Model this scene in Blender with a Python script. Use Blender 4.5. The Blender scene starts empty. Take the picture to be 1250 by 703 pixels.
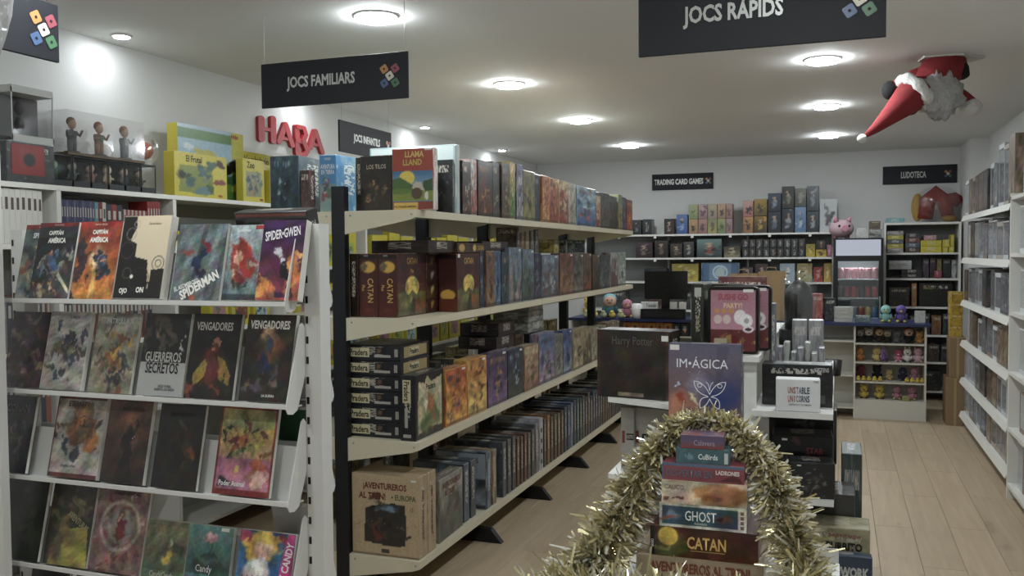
import bpy, bmesh, math, random
import numpy as np
from mathutils import Matrix, Vector

scene = bpy.context.scene
COL = scene.collection
PI = math.pi
# ------------------------------------------------------------------ camera
YAW, PITCH, ROLL, FPX, EYE = 0.3504, -0.0385, -0.0072, 1089.0, 1.55
f0 = Vector((-math.sin(YAW), math.cos(YAW), 0)); r0 = Vector((math.cos(YAW), math.sin(YAW), 0)); u0 = Vector((0, 0, 1))
fw = f0*math.cos(PITCH) + u0*math.sin(PITCH); up = u0*math.cos(PITCH) - f0*math.sin(PITCH)
rt = r0*math.cos(ROLL) + up*math.sin(ROLL); up2 = up*math.cos(ROLL) - r0*math.sin(ROLL)
cam_data = bpy.data.cameras.new('camera'); cam = bpy.data.objects.new('camera', cam_data); COL.objects.link(cam)
cam.matrix_world = Matrix(((rt.x, up2.x, -fw.x, 0), (rt.y, up2.y, -fw.y, 0), (rt.z, up2.z, -fw.z, EYE), (0, 0, 0, 1)))
cam_data.sensor_width = 36.0; cam_data.lens = FPX/1250.0*36.0; cam_data.clip_start = 0.05
scene.camera = cam
# ------------------------------------------------------------------ light and exposure
world = bpy.data.worlds.new('world'); scene.world = world; world.use_nodes = True
world.node_tree.nodes['Background'].inputs[0].default_value = (0.55, 0.6, 0.7, 1)
world.node_tree.nodes['Background'].inputs[1].default_value = 0.03
scene.view_settings.view_transform = 'Standard'; scene.view_settings.look = 'None'
scene.view_settings.gamma = 1.0; scene.view_settings.use_curve_mapping = False
scene.view_settings.exposure = 0.0
LAMP_STRENGTH = 172.0          # ceiling LED discs are the main light of the shop
LAMP_COLOR = (0.9, 0.97, 1.0)
CEIL = 2.64
WL, WR, WB, WF = -3.5, 1.36, 10.5, -1.6

# ------------------------------------------------------------------ helpers
def s2l(c): return c/12.92 if c <= 0.04045 else ((c+0.055)/1.055)**2.4
def hx(h):
    c = [int(h[i:i+2], 16)/255 for i in (0, 2, 4)]; g = 0.3*c[0]+0.59*c[1]+0.11*c[2]
    return tuple(s2l(g+(x-g)*INK_SAT) for x in c)
def hxa(h): return hx(h)+(1.0,)
MATS = {}; INK_SAT = 0.82      # pulls colours towards grey, offsetting the saturation boost of bright light
def mat(name, color, rough=0.5, metal=0.0, emit=0.0, noise=0.0, nscale=30.0, bump=0.0, alpha=None, coat=0.0):
    if name in MATS: return MATS[name]
    m = bpy.data.materials.new(name); m.use_nodes = True; nt = m.node_tree; b = nt.nodes['Principled BSDF']
    c = hxa(color) if isinstance(color, str) else tuple(color)+(1,)
    b.inputs['Base Color'].default_value = c; b.inputs['Roughness'].default_value = rough; b.inputs['Metallic'].default_value = metal
    b.inputs['Coat Weight'].default_value = coat; b.inputs['Coat Roughness'].default_value = 0.15
    if emit: b.inputs['Emission Color'].default_value = c; b.inputs['Emission Strength'].default_value = emit
    if noise or bump:
        tc = nt.nodes.new('ShaderNodeTexCoord'); n = nt.nodes.new('ShaderNodeTexNoise'); n.inputs['Scale'].default_value = nscale; n.inputs['Detail'].default_value = 4
        nt.links.new(tc.outputs['Object'], n.inputs['Vector'])
        if noise:
            mx = nt.nodes.new('ShaderNodeMix'); mx.data_type = 'RGBA'
            mx.inputs[6].default_value = tuple(x*(1-noise) for x in c[:3])+(1,); mx.inputs[7].default_value = tuple(min(1, x*(1+noise)) for x in c[:3])+(1,)
            nt.links.new(n.outputs['Fac'], mx.inputs[0]); nt.links.new(mx.outputs[2], b.inputs['Base Color'])
        if bump:
            bp = nt.nodes.new('ShaderNodeBump'); bp.inputs['Strength'].default_value = bump; bp.inputs['Distance'].default_value = 0.01
            nt.links.new(n.outputs['Fac'], bp.inputs['Height']); nt.links.new(bp.outputs[0], b.inputs['Normal'])
    if alpha is not None: b.inputs['Alpha'].default_value = alpha
    MATS[name] = m; return m

def clear_plastic(name, tint=(1, 1, 1), gloss=0.12, rough=0.08, wrinkle=0.0, body=0.0):
    if name in MATS: return MATS[name]
    m = bpy.data.materials.new(name); m.use_nodes = True; nt = m.node_tree; nt.nodes.clear()
    o = nt.nodes.new('ShaderNodeOutputMaterial'); t = nt.nodes.new('ShaderNodeBsdfTransparent'); g = nt.nodes.new('ShaderNodeBsdfGlossy'); mx = nt.nodes.new('ShaderNodeMixShader')
    t.inputs[0].default_value = tuple(tint)+(1,); g.inputs['Roughness'].default_value = rough; g.inputs[0].default_value = (0.95, 0.97, 1, 1); mx.inputs[0].default_value = gloss
    nt.links.new(t.outputs[0], mx.inputs[1]); nt.links.new(g.outputs[0], mx.inputs[2])
    last = mx
    if body:
        d = nt.nodes.new('ShaderNodeBsdfDiffuse'); d.inputs[0].default_value = (0.8, 0.8, 0.82, 1); m2 = nt.nodes.new('ShaderNodeMixShader'); m2.inputs[0].default_value = body
        nt.links.new(mx.outputs[0], m2.inputs[1]); nt.links.new(d.outputs[0], m2.inputs[2]); last = m2
    if wrinkle:
        tc = nt.nodes.new('ShaderNodeTexCoord'); n = nt.nodes.new('ShaderNodeTexNoise'); n.inputs['Scale'].default_value = 14; n.inputs['Detail'].default_value = 3
        bp = nt.nodes.new('ShaderNodeBump'); bp.inputs['Strength'].default_value = wrinkle; bp.inputs['Distance'].default_value = 0.03
        nt.links.new(tc.outputs['Object'], n.inputs['Vector']); nt.links.new(n.outputs['Fac'], bp.inputs['Height']); nt.links.new(bp.outputs[0], g.inputs['Normal'])
    nt.links.new(last.outputs[0], o.inputs[0]); MATS[name] = m; return m

class N:
    """tiny node-graph helper"""
    def __init__(s, nt): s.nt = nt
    def new(s, t, **kw):
        n = s.nt.nodes.new(t)
        for k, v in kw.items(): setattr(n, k, v)
        return n
    def put(s, sock, v):
        if hasattr(v, 'is_linked') or isinstance(v, bpy.types.NodeSocket): s.nt.links.new(v, sock)
        else: sock.default_value = v
    def math(s, op, a, b=0.0, c=None):
        n = s.new('ShaderNodeMath', operation=op); s.put(n.inputs[0], a); s.put(n.inputs[1], b)
        if c is not None: s.put(n.inputs[2], c)
        return n.outputs[0]
    def mix(s, f, a, b):
        n = s.new('ShaderNodeMix', data_type='RGBA'); s.put(n.inputs[0], f); s.put(n.inputs[6], a); s.put(n.inputs[7], b); return n.outputs[2]

def printed_material(name, spine=False, rough=0.38):
    """printed card: blotchy artwork in the box's own three colours, with a broken line of pale print"""
    m = bpy.data.materials.new(name); m.use_nodes = True; nt = m.node_tree; g = N(nt); b = nt.nodes['Principled BSDF']
    oi = g.new('ShaderNodeObjectInfo'); uv = g.new('ShaderNodeUVMap'); sep = g.new('ShaderNodeSeparateXYZ'); nt.links.new(uv.outputs[0], sep.inputs[0])
    acc = g.new('ShaderNodeAttribute', attribute_type='OBJECT', attribute_name='accent'); tin = g.new('ShaderNodeAttribute', attribute_type='OBJECT', attribute_name='tint')
    w = g.math('MULTIPLY', oi.outputs['Random'], 60.0)
    n1 = g.new('ShaderNodeTexNoise', noise_dimensions='4D'); n1.inputs['Scale'].default_value = 2.6 if spine else 3.2; n1.inputs['Detail'].default_value = 4; n1.inputs['Distortion'].default_value = 0.7
    n2 = g.new('ShaderNodeTexNoise', noise_dimensions='4D'); n2.inputs['Scale'].default_value = 7.0; n2.inputs['Detail'].default_value = 3
    for n in (n1, n2): nt.links.new(uv.outputs[0], n.inputs['Vector']); nt.links.new(w, n.inputs['W'])
    a = g.math('SMOOTH_MIN', g.math('MAXIMUM', g.math('MULTIPLY_ADD', n1.outputs['Fac'], 5.0, -2.2), 0.0), 1.0, 0.1)
    t = g.math('MAXIMUM', g.math('MINIMUM', g.math('MULTIPLY_ADD', n2.outputs['Fac'], 7.0, -4.1), 1.0), 0.0)
    c = g.mix(a, oi.outputs['Color'], acc.outputs['Color']); c = g.mix(g.math('MULTIPLY', t, 0.75), c, tin.outputs['Color'])
    # broken line of print
    n3 = g.new('ShaderNodeTexNoise', noise_dimensions='4D'); n3.inputs['Scale'].default_value = 1.0; n3.inputs['Detail'].default_value = 1
    sc = g.new('ShaderNodeVectorMath', operation='MULTIPLY'); sc.inputs[1].default_value = (26, 9, 1) if not spine else (9, 26, 1)
    nt.links.new(uv.outputs[0], sc.inputs[0]); nt.links.new(sc.outputs[0], n3.inputs['Vector']); nt.links.new(w, n3.inputs['W'])
    u, v = sep.outputs[0], sep.outputs[1]
    if spine:
        band = g.math('MULTIPLY', g.math('COMPARE', u, 0.5, 0.2), g.math('COMPARE', v, 0.6, 0.28))
    else:
        band = g.math('MULTIPLY', g.math('COMPARE', v, 0.83, 0.065), g.math('COMPARE', u, 0.5, 0.37))
    ink = g.math('MULTIPLY', band, g.math('GREATER_THAN', n3.outputs['Fac'], 0.5))
    pale = g.mix(0.6, tin.outputs['Color'], (0.75, 0.7, 0.6, 1))
    c = g.mix(g.math('MULTIPLY', ink, 0.85), c, pale)
    nt.links.new(c, b.inputs['Base Color']); b.inputs['Roughness'].default_value = rough; b.inputs['Coat Weight'].default_value = 0.25; b.inputs['Coat Roughness'].default_value = 0.2
    return m
M_COVER = printed_material('printed_cover'); M_SPINE = printed_material('printed_spine', True)
def plain_object_color(name, rough=0.5):
    m = bpy.data.materials.new(name); m.use_nodes = True; oi = m.node_tree.nodes.new('ShaderNodeObjectInfo'); b = m.node_tree.nodes['Principled BSDF']
    m.node_tree.links.new(oi.outputs['Color'], b.inputs['Base Color']); b.inputs['Roughness'].default_value = rough; return m
M_TINTED = plain_object_color('tinted_card', 0.42)
M_FABRIC = plain_object_color('plush_fabric', 0.95)
def vertex_print(name, rough=0.33):
    m = bpy.data.materials.new(name); m.use_nodes = True; nt = m.node_tree; b = nt.nodes['Principled BSDF']
    a = nt.nodes.new('ShaderNodeVertexColor'); a.layer_name = 'ink'; nt.links.new(a.outputs[0], b.inputs['Base Color'])
    b.inputs['Roughness'].default_value = rough; b.inputs['Coat Weight'].default_value = 0.3; b.inputs['Coat Roughness'].default_value = 0.18; return m
M_ART = vertex_print('printed_art')
WHITE = mat('white_powder_coat', 'dcdad2', 0.42); CREAM = mat('cream_powder_coat', 'd3c9ad', 0.45)
DARKPOST = mat('dark_navy_steel', '10131c', 0.4); PAPER = mat('white_paper', 'd9d6cc', 0.8, noise=0.06, nscale=200)
BLACK = mat('black_plastic', '0b0b0d', 0.35); STICK = mat('sticker_paper', 'd8d6cf', 0.6); INKBLACK = mat('black_ink', '0c0b0b', 0.5)
CARD = mat('brown_cardboard', '8d6f4c', 0.8, noise=0.12, nscale=40); CLEAR = clear_plastic('clear_plastic'); GLASS = clear_plastic('clear_glass', (0.93, 0.96, 0.96), 0.1, 0.02)
CHROME = mat('brushed_steel', 'a9abad', 0.3, 1.0)

def link(o, parent=None):
    COL.objects.link(o)
    if parent is not None: o.parent = parent
    return o
def tag(o, label=None, cat=None, group=None, kind=None):
    if label: o['label'] = label
    if cat: o['category'] = cat
    if group: o['group'] = group
    if kind: o['kind'] = kind
    return o
def empty(name, loc, rz=0.0, label=None, cat=None, group=None):
    o = bpy.data.objects.new(name, None); o.empty_display_size = 0.05; link(o); o.location = loc; o.rotation_euler = (0, 0, rz); return tag(o, label, cat, group)
def mesh_obj(name, me, mats, parent=None, loc=(0, 0, 0), rot=(0, 0, 0)):
    if me.users == 0 or len(me.materials) == 0:
        for m in (mats if isinstance(mats, (list, tuple)) else [mats]): me.materials.append(m)
    o = bpy.data.objects.new(name, me); link(o, parent); o.location = loc; o.rotation_euler = rot; return o

class MB:
    """collects simple shapes into one mesh"""
    def __init__(s): s.v = []; s.f = []; s.mi = []; s.uv = []; s.sm = []
    def face(s, idx, m=0, uv=None, smooth=False):
        s.f.append(tuple(idx)); s.mi.append(m); s.uv.append(uv or [(0, 0)]*len(idx)); s.sm.append(smooth)
    def box(s, x0, y0, z0, x1, y1, z1, m=0, mcap=None):
        b = len(s.v); s.v += [(x0, y0, z0), (x1, y0, z0), (x1, y1, z0), (x0, y1, z0), (x0, y0, z1), (x1, y0, z1), (x1, y1, z1), (x0, y1, z1)]
        q = [(0, 0), (1, 0), (1, 1), (0, 1)]
        for ix in ((0, 1, 5, 4), (1, 2, 6, 5), (2, 3, 7, 6), (3, 0, 4, 7)): s.face([b+i for i in ix], m, q)
        for ix in ((4, 5, 6, 7), (3, 2, 1, 0)): s.face([b+i for i in ix], m if mcap is None else mcap, q)
        return s
    def prism(s, pts, axis, a, b_, m=0):
        """polygon pts in the two other axes (order kept), extruded along axis from a to b_"""
        n = len(pts); base = len(s.v)
        def P(p, t): return (t, p[0], p[1]) if axis == 0 else ((p[0], t, p[1]) if axis == 1 else (p[0], p[1], t))
        s.v += [P(p, a) for p in pts]+[P(p, b_) for p in pts]
        s.face([base+i for i in range(n)][::-1], m); s.face([base+n+i for i in range(n)], m)
        for i in range(n): j = (i+1) % n; s.face([base+i, base+j, base+n+j, base+n+i], m)
        return s
    def ell(s, c, r, seg=12, rings=8, m=0, rot=None):
        b = len(s.v); R = rot.to_matrix() if rot is not None else None
        for i in range(rings+1):
            th = PI*i/rings
            for j in range(seg):
                ph = 2*PI*j/seg; p = Vector((r[0]*math.sin(th)*math.cos(ph), r[1]*math.sin(th)*math.sin(ph), r[2]*math.cos(th)))
                if R: p = R @ p
                s.v.append((c[0]+p.x, c[1]+p.y, c[2]+p.z))
        for i in range(rings):
            for j in range(seg):
                k = (j+1) % seg; s.face([b+i*seg+j, b+(i+1)*seg+j, b+(i+1)*seg+k, b+i*seg+k], m, None, True)
        return s
    def tube(s, path, radii, seg=10, m=0, cap=True):
        b = len(s.v); P = [Vector(p) for p in path]; n = len(P)
        if not isinstance(radii, (list, tuple)): radii = [radii]*n
        prev = None
        for i in range(n):
            d = (P[min(i+1, n-1)]-P[max(i-1, 0)]).normalized()
            if prev is None:
                x = d.orthogonal().normalized()
            else:
                x = (prev - d*prev.dot(d)).normalized()
            prev = x; y = d.cross(x)
            for j in range(seg):
                a = 2*PI*j/seg; q = P[i]+(x*math.cos(a)+y*math.sin(a))*radii[i]; s.v.append(tuple(q))
        for i in range(n-1):
            for j in range(seg):
                k = (j+1) % seg; s.face([b+i*seg+j, b+i*seg+k, b+(i+1)*seg+k, b+(i+1)*seg+j], m, None, True)
        if cap:
            s.face([b+j for j in range(seg)][::-1], m); s.face([b+(n-1)*seg+j for j in range(seg)], m)
        return s
    def lathe(s, prof, seg=20, m=0, c=(0, 0, 0)):
        b = len(s.v)
        for r, z in prof:
            for j in range(seg): a = 2*PI*j/seg; s.v.append((c[0]+r*math.cos(a), c[1]+r*math.sin(a), c[2]+z))
        for i in range(len(prof)-1):
            for j in range(seg):
                k = (j+1) % seg; s.face([b+i*seg+j, b+i*seg+k, b+(i+1)*seg+k, b+(i+1)*seg+j], m, None, True)
        return s
    def mesh(s, name='mesh'):
        me = bpy.data.meshes.new(name); me.from_pydata(s.v, [], s.f); me.polygons.foreach_set('material_index', s.mi); me.polygons.foreach_set('use_smooth', s.sm)
        ul = me.uv_layers.new(name='UVMap'); flat = [c for u in s.uv for p in u for c in p]; ul.data.foreach_set('uv', flat); me.update(); return me
    def build(s, name, mats, parent=None, loc=(0, 0, 0), rot=(0, 0, 0)): return mesh_obj(name, s.mesh(name), mats, parent, loc, rot)

def chamfer_box(w, d, h, cover='y', bev=0.0025):
    """box with origin at the bottom centre, chamfered edges; material 0 on the two faces normal to `cover`, 1 on the rest"""
    bm = bmesh.new(); bmesh.ops.create_cube(bm, size=1.0)
    for v in bm.verts: v.co = Vector((v.co.x*w, v.co.y*d, (v.co.z+0.5)*h))
    bev = min(bev, w*0.2, d*0.2, h*0.2)
    bmesh.ops.bevel(bm, geom=list(bm.edges), offset=bev, segments=1, affect='EDGES')
    ul = bm.loops.layers.uv.new('UVMap'); ax = 'xyz'.index(cover)
    for f in bm.faces:
        n = f.normal; a = max(range(3), key=lambda i: abs(n[i])); f.material_index = 0 if (a == ax and abs(n[a]) > 0.9) else 1
        for l in f.loops:
            p = l.vert.co
            if a == 0: l[ul].uv = ((p.y/d+0.5) if n.x > 0 else (0.5-p.y/d), p.z/h)
            elif a == 1: l[ul].uv = ((p.x/w+0.5) if n.y < 0 else (0.5-p.x/w), p.z/h)
            else: l[ul].uv = (p.x/w+0.5, p.y/d+0.5)
    me = bpy.data.meshes.new('box'); bm.to_mesh(me); bm.free(); return me

def set_colors(o, c1, c2=None, c3=None):
    o.color = hxa(c1); o['accent'] = list(hx(c2 or c1)); o['tint'] = list(hx(c3 or c2 or c1)); return o

# ---- painted covers: artwork stored as ink colour on a fine grid
class Paint:
    def __init__(s, w, h, base):
        s.w, s.h = w, h; s.a = np.empty((h, w, 3)); s.a[:] = s.c(base)
        s.U, s.V = np.meshgrid((np.arange(w)+0.0)/(w-1), (np.arange(h)+0.0)/(h-1)); s.asp = h/w
        s.WU, s.WV = s.field(w*7+h, 4)*0.05, s.field(w*5+h+3, 4)*0.04
    def field(s, seed, octaves=3):
        """smooth pseudo-noise in -1..1 over the cover"""
        rg = np.random.RandomState(seed % 100000); f = np.zeros((s.h, s.w)); a = 1.0; k = 2.5
        for _ in range(octaves):
            for _ in range(4): an = rg.rand()*6.283; f += a*np.sin(6.283*k*(s.U*math.cos(an)+s.V*s.asp*math.sin(an))+rg.rand()*6.283)/2.5
            a *= 0.6; k *= 2.1
        return f
    @staticmethod
    def c(h): return np.array([int(h[i:i+2], 16)/255 for i in (0, 2, 4)])
    def put(s, m, c, k=1.0):
        m = (np.clip(m, 0, 1)*k)[..., None]; s.a = s.a*(1-m)+s.c(c)*m; return s
    def grad(s, bot, top, v0=0.0, v1=1.0):
        t = np.clip((s.V-v0)/(v1-v0), 0, 1)[..., None]; mask = ((s.V >= v0) & (s.V <= v1))[..., None]
        s.a = np.where(mask, s.c(bot)*(1-t)+s.c(top)*t, s.a); return s
    def rect(s, u0, v0, u1, v1, c, k=1.0): return s.put(((s.U >= u0) & (s.U <= u1) & (s.V >= v0) & (s.V <= v1)).astype(float), c, k)
    def ell(s, u, v, ru, rv, c, rot=0.0, soft=0.08, k=1.0):
        wp = 1.0 if soft > 0.24 else 0.0
        du = s.U-u+s.WU*wp; dv = (s.V-v+s.WV*wp)*s.asp; rv = rv*s.asp; x = du*math.cos(rot)+dv*math.sin(rot); y = -du*math.sin(rot)+dv*math.cos(rot)
        return s.put((1-np.sqrt((x/ru)**2+(y/rv)**2))/soft, c, k)
    def ring(s, u, v, r, t, c):
        d = np.sqrt((s.U-u)**2+((s.V-v)*s.asp)**2); return s.put(1-np.abs(d-r)/t, c)
    def poly(s, pts, c, k=1.0):
        ins = np.zeros(s.U.shape, bool); n = len(pts)
        for i in range(n):
            (x0, y0), (x1, y1) = pts[i], pts[(i+1) % n]
            cond = ((y0 > s.V) != (y1 > s.V)); den = (y1-y0) if abs(y1-y0) > 1e-9 else 1e-9
            ins ^= cond & (s.U < (x1-x0)*(s.V-y0)/den+x0)
        return s.put(ins.astype(float), c, k)
    def blobs(s, seed, n, cols, u=0.5, v=0.5, su=0.25, sv=0.25, r=(0.03, 0.12), k=0.9):
        rg = random.Random(seed)
        for _ in range(n):
            s.ell(rg.gauss(u, su), rg.gauss(v, sv), rg.uniform(*r), rg.uniform(*r)*rg.uniform(0.5, 1.6), rg.choice(cols), rg.uniform(0, PI), 0.35, k)
        return s
    def grain(s, seed, amp=0.05):
        rg = np.random.RandomState(seed); s.a = np.clip(s.a*(1+amp*rg.randn(s.h, s.w, 1)), 0, 1)
        if amp > 0.035: s.a = np.clip(s.a*(1+0.16*s.field(seed*13+s.w, 5)[..., None])+0.03*np.stack([s.field(seed*17+q, 4) for q in range(3)], -1), 0, 1)
        return s
    def mesh(s, width, height):
        me = bpy.data.meshes.new('art'); w, h = s.w, s.h
        X = (s.U-0.5)*width; Z = s.V*height
        co = np.stack([X, np.zeros_like(X), Z], -1).reshape(-1, 3)
        i = np.arange((h-1)*(w-1)); r, c = i//(w-1), i % (w-1); a = r*w+c
        fs = np.stack([a, a+1, a+w+1, a+w], -1)
        me.from_pydata(co.tolist(), [], fs.tolist())
        gy = (s.a@np.array([0.3, 0.59, 0.11]))[..., None]; s.a = np.clip(gy+(s.a-gy)*INK_SAT, 0, 1)
        l = np.where(s.a <= 0.04045, s.a/12.92, ((s.a+0.055)/1.055)**2.4)
        at = me.color_attributes.new('ink', 'FLOAT_COLOR', 'POINT'); at.data.foreach_set('color', np.concatenate([l, np.ones((h, w, 1))], -1).ravel().astype(np.float32)); me.update(); return me

FROT = {'F': (0, 0, 0), 'R': (0, 0, PI/2), 'T': (-PI/2, 0, 0), 'L': (0, 0, -PI/2)}
def face_point(dims, face, u, v, off):
    w, d, h = dims
    if face == 'F': return (u*w-w/2, -d/2-off, v*h), w, h
    if face == 'R': return (w/2+off, u*d-d/2, v*h), d, h
    if face == 'L': return (-w/2-off, d/2-u*d, v*h), d, h
    return (u*w-w/2, v*d-d/2, h+off), w, d
def art(parent, dims, face, paint, u0=0.02, v0=0.02, u1=0.98, v1=0.98, name='cover_art', off=0.0006):
    p, w, h = face_point(dims, face, (u0+u1)/2, v0, off)
    return mesh_obj(name, paint.mesh((u1-u0)*w, (v1-v0)*h), M_ART, parent, p, FROT[face])
TEXT_CACHE = {}
def text_mesh(s, size_h, max_w, bold=0.0, squeeze=1.0, res=2):
    key = (s, round(size_h, 4), round(max_w, 3), bold, squeeze)
    if key in TEXT_CACHE: return TEXT_CACHE[key]
    cu = bpy.data.curves.new('lettering', 'FONT'); cu.body = s; cu.align_x = 'CENTER'; cu.align_y = 'CENTER'; cu.size = 1.0; cu.resolution_u = res; cu.offset = bold; cu.fill_mode = 'FRONT'
    cu.space_line = 0.85
    ob = bpy.data.objects.new('lettering', cu); me = bpy.data.meshes.new_from_object(ob); bpy.data.objects.remove(ob); bpy.data.curves.remove(cu)
    if len(me.vertices) == 0: return me
    co = np.empty(len(me.vertices)*3, np.float32); me.vertices.foreach_get('co', co); co = co.reshape(-1, 3)
    x0, x1, y0, y1 = co[:, 0].min(), co[:, 0].max(), co[:, 1].min(), co[:, 1].max()
    sy = size_h/max(y1-y0, 1e-6); sx = min(sy*squeeze, max_w/max(x1-x0, 1e-6))
    n = np.stack([(co[:, 0]-(x0+x1)/2)*sx, co[:, 2]*0, (co[:, 1]-(y0+y1)/2)*sy], -1)
    me.vertices.foreach_set('co', n.astype(np.float32).ravel()); me.materials.clear(); me.update(); TEXT_CACHE[key] = me; return me
def title(parent, dims, face, s, u, v, hh, ww, m, roll=0.0, bold=0.012, squeeze=0.8, off=0.0016, name='title', label=None):
    """lettering on a face; u, v centre, hh, ww fractions of the face; roll turns it in its plane"""
    p, w, h = face_point(dims, face, u, v, off)
    vert = abs(abs(roll)-PI/2) < 0.3
    me = text_mesh(s, hh*(w if vert else h), ww*(h if vert else w), bold, squeeze)
    me = me.copy(); me.materials.clear(); o = mesh_obj(name, me, m, parent, p)
    base = Matrix.Rotation(PI/2, 4, 'Z') if face == 'R' else (Matrix.Rotation(-PI/2, 4, 'Z') if face == 'L' else (Matrix.Rotation(-PI/2, 4, 'X') if face == 'T' else Matrix()))
    o.rotation_euler = (base @ Matrix.Rotation(roll, 4, 'Y')).to_euler()
    if label: o['label'] = label
    return o
INK = {}
def ink(h):
    if h not in INK: INK[h] = mat('ink_'+h, h, 0.4)
    return INK[h]
def patch(parent, dims, face, u0, v0, u1, v1, m, name='printed_panel', off=0.001):
    p, w, h = face_point(dims, face, (u0+u1)/2, (v0+v1)/2, off); a, b = (u1-u0)*w/2, (v1-v0)*h/2
    mb = MB(); mb.v = [(-a, 0, -b), (a, 0, -b), (a, 0, b), (-a, 0, b)]; mb.face((0, 1, 2, 3), 0, [(0, 0), (1, 0), (1, 1), (0, 1)])
    return mb.build(name, m, parent, p, FROT[face])

def game_box(dims, loc, rz=0.0, cols=('333333', '555555', '999999'), label='', group=None, cover='y', name='game_box', cat='game box', tilt=0.0, mats=None, sticker=None, roll=0.0):
    me = chamfer_box(dims[0], dims[1], dims[2], cover); o = mesh_obj(name, me, mats or [M_COVER, M_SPINE], None, loc, (tilt, roll, rz)); set_colors(o, *cols); tag(o, label, cat, group)
    if sticker: patch(o, dims, sticker[0], sticker[1]-0.045, sticker[2]-0.02, sticker[1]+0.045, sticker[2]+0.02, STICK, 'price_sticker', 0.0022)
    return o
ORD = ['first', 'second', 'third', 'fourth', 'fifth', 'sixth', 'seventh', 'eighth', 'ninth', 'tenth', 'eleventh', 'twelfth', 'thirteenth', 'fourteenth', 'fifteenth', 'sixteenth', 'seventeenth', 'eighteenth', 'nineteenth', 'twentieth',
       'twenty-first', 'twenty-second', 'twenty-third', 'twenty-fourth', 'twenty-fifth', 'twenty-sixth', 'twenty-seventh', 'twenty-eighth', 'twenty-ninth', 'thirtieth']
def compose(seed, c1, c2, c3, w=26, h=34, title_c=None):
    """a generic printed cover: sky and ground, a heap of coloured shapes, a title strip"""
    rg = random.Random(seed); P = Paint(w, h, c1); P.grad(c2, c1, 0.0, rg.uniform(0.7, 1.0))
    P.blobs(seed, 9, [c1, c2], 0.5, 0.6, 0.35, 0.3, (0.08, 0.25), 0.6)
    dark = '%02x%02x%02x' % tuple(int(int(c1[i:i+2], 16)*0.45) for i in (0, 2, 4))
    P.blobs(seed+1, 12, [c2, c3, dark], 0.5, 0.32, 0.25, 0.17, (0.03, 0.11), 0.85)
    P.blobs(seed+2, 6, [c3, dark], rg.uniform(0.35, 0.65), 0.4, 0.1, 0.12, (0.03, 0.09), 0.9)
    P.rect(0.0, 0.0, 1.0, 0.05, dark, 0.6)
    tc = title_c or c3
    for k in range(rg.randint(5, 8)):
        u = 0.14+k*0.1
        if u < 0.86 and rg.random() < 0.9: P.rect(u, 0.82+rg.uniform(-0.01, 0.01), u+0.055, 0.91, tc, 0.7)
    return P.grain(seed, 0.05)
TOP_ROW = [
    (4.105, 0.111, 0.269, 'dark brown', '2a1f1c', '5b3a2a', 'c9b9a0'),
    (4.222, 0.089, 0.288, 'white and coral', 'b9b2a6', 'a4493c', 'd8d4cc'),
    (4.316, 0.212, 0.294, 'black with an orange fire glow', '1a1412', '6a2f14', 'c07a3a'),
    (4.534, 0.113, 0.305, 'charcoal with a round emblem', '1c1d20', '4c4a44', 'b8a678'),
    (4.654, 0.132, 0.313, 'dark bronze', '2b2119', '6b5435', 'a98d5c'),
    (4.793, 0.097, 0.329, 'yellow and green', 'c79a3c', '3f7d3a', 'e8d39a'),
    (4.897, 0.115, 0.325, 'violet and white', '4c4a7e', 'b9b6b0', '2a2622'),
    (5.02, 0.222, 0.301, 'olive gold', '6f6a3c', '8f8850', '38351f'),
    (5.25, 0.122, 0.296, 'dark navy', '171c28', '3a4658', '9aa3ad'),
    (5.381, 0.145, 0.297, 'orange red', 'b5623c', 'd8a35c', '8c2f22'),
    (5.535, 0.19, 0.294, 'tan and red', 'c7a06c', 'a9372b', '2c2320'),
    (5.734, 0.223, 0.294, 'cream with a red splash', 'cfb98a', '9a2f2a', 'e0d4b0'),
    (5.966, 0.196, 0.293, 'pale cream', 'c9c4b2', 'a6a191', '6f6a5e'),
    (6.173, 0.542, 0.289, 'light blue with red lettering', '9fb9c4', '2f5f9a', 'c04a3c'),
    (6.728, 0.14, 0.249, 'pale tan', 'c3ac8c', '8c3d30', 'd9cfc0'),
    (6.881, 0.574, 0.284, 'dark grey green', '3c4240', '5c625c', '23282a'),
    (7.47, 0.139, 0.3, 'faded green', '6f7c62', 'a58f5a', '39452f'),
    (7.625, 0.177, 0.288, 'navy blue', '20293f', '39517a', '8b97a8'),
    (7.818, 0.237, 0.279, 'deep red', '7c2620', 'b8442f', 'd9a04a'),
]
SECOND_ROW = [
    (4.345, 0.064, 0.302, 'dark blue', '1f2a3a', '3a4c60', '8a96a0'),
    (4.414, 0.127, 0.303, 'brown and tan', '6b4a3a', '9a7a58', '2c2622'),
    (4.547, 0.107, 0.303, 'steel blue', '3d5878', '6f8ba4', '202a36'),
    (4.661, 0.112, 0.293, 'dark teal', '1f3440', '46606a', 'b39a6a'),
    (4.78, 0.446, 0.322, 'silvery blue shrink wrapped', '66798a', '8f7f7a', '3f5648'),
    (5.234, 0.138, 0.288, 'dark indigo', '23283c', '454a66', '8b8f9c'),
    (5.381, 0.363, 0.276, 'misty blue grey', '67798a', '5c5058', '9aa8b0'),
    (5.753, 0.326, 0.286, 'reddish brown', '6b4638', '94705a', '3b2a24'),
    (6.089, 0.271, 0.28, 'smoke grey', '4c4a46', '78746c', '2b2a28'),
    (6.371, 0.445, 0.285, 'mottled brown', '5a4a3c', '8c4a34', '2c2620'),
    (6.829, 0.335, 0.271, 'dark slate', '3f4244', '6c6e6c', '26282a'),
    (7.179, 0.277, 0.29, 'pale grey', '9a9c98', '6a3f38', 'c0c2be'),
    (7.47, 0.298, 0.29, 'pale green', '8f9a8c', 'b4bcb0', '66705f'),
]
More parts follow.
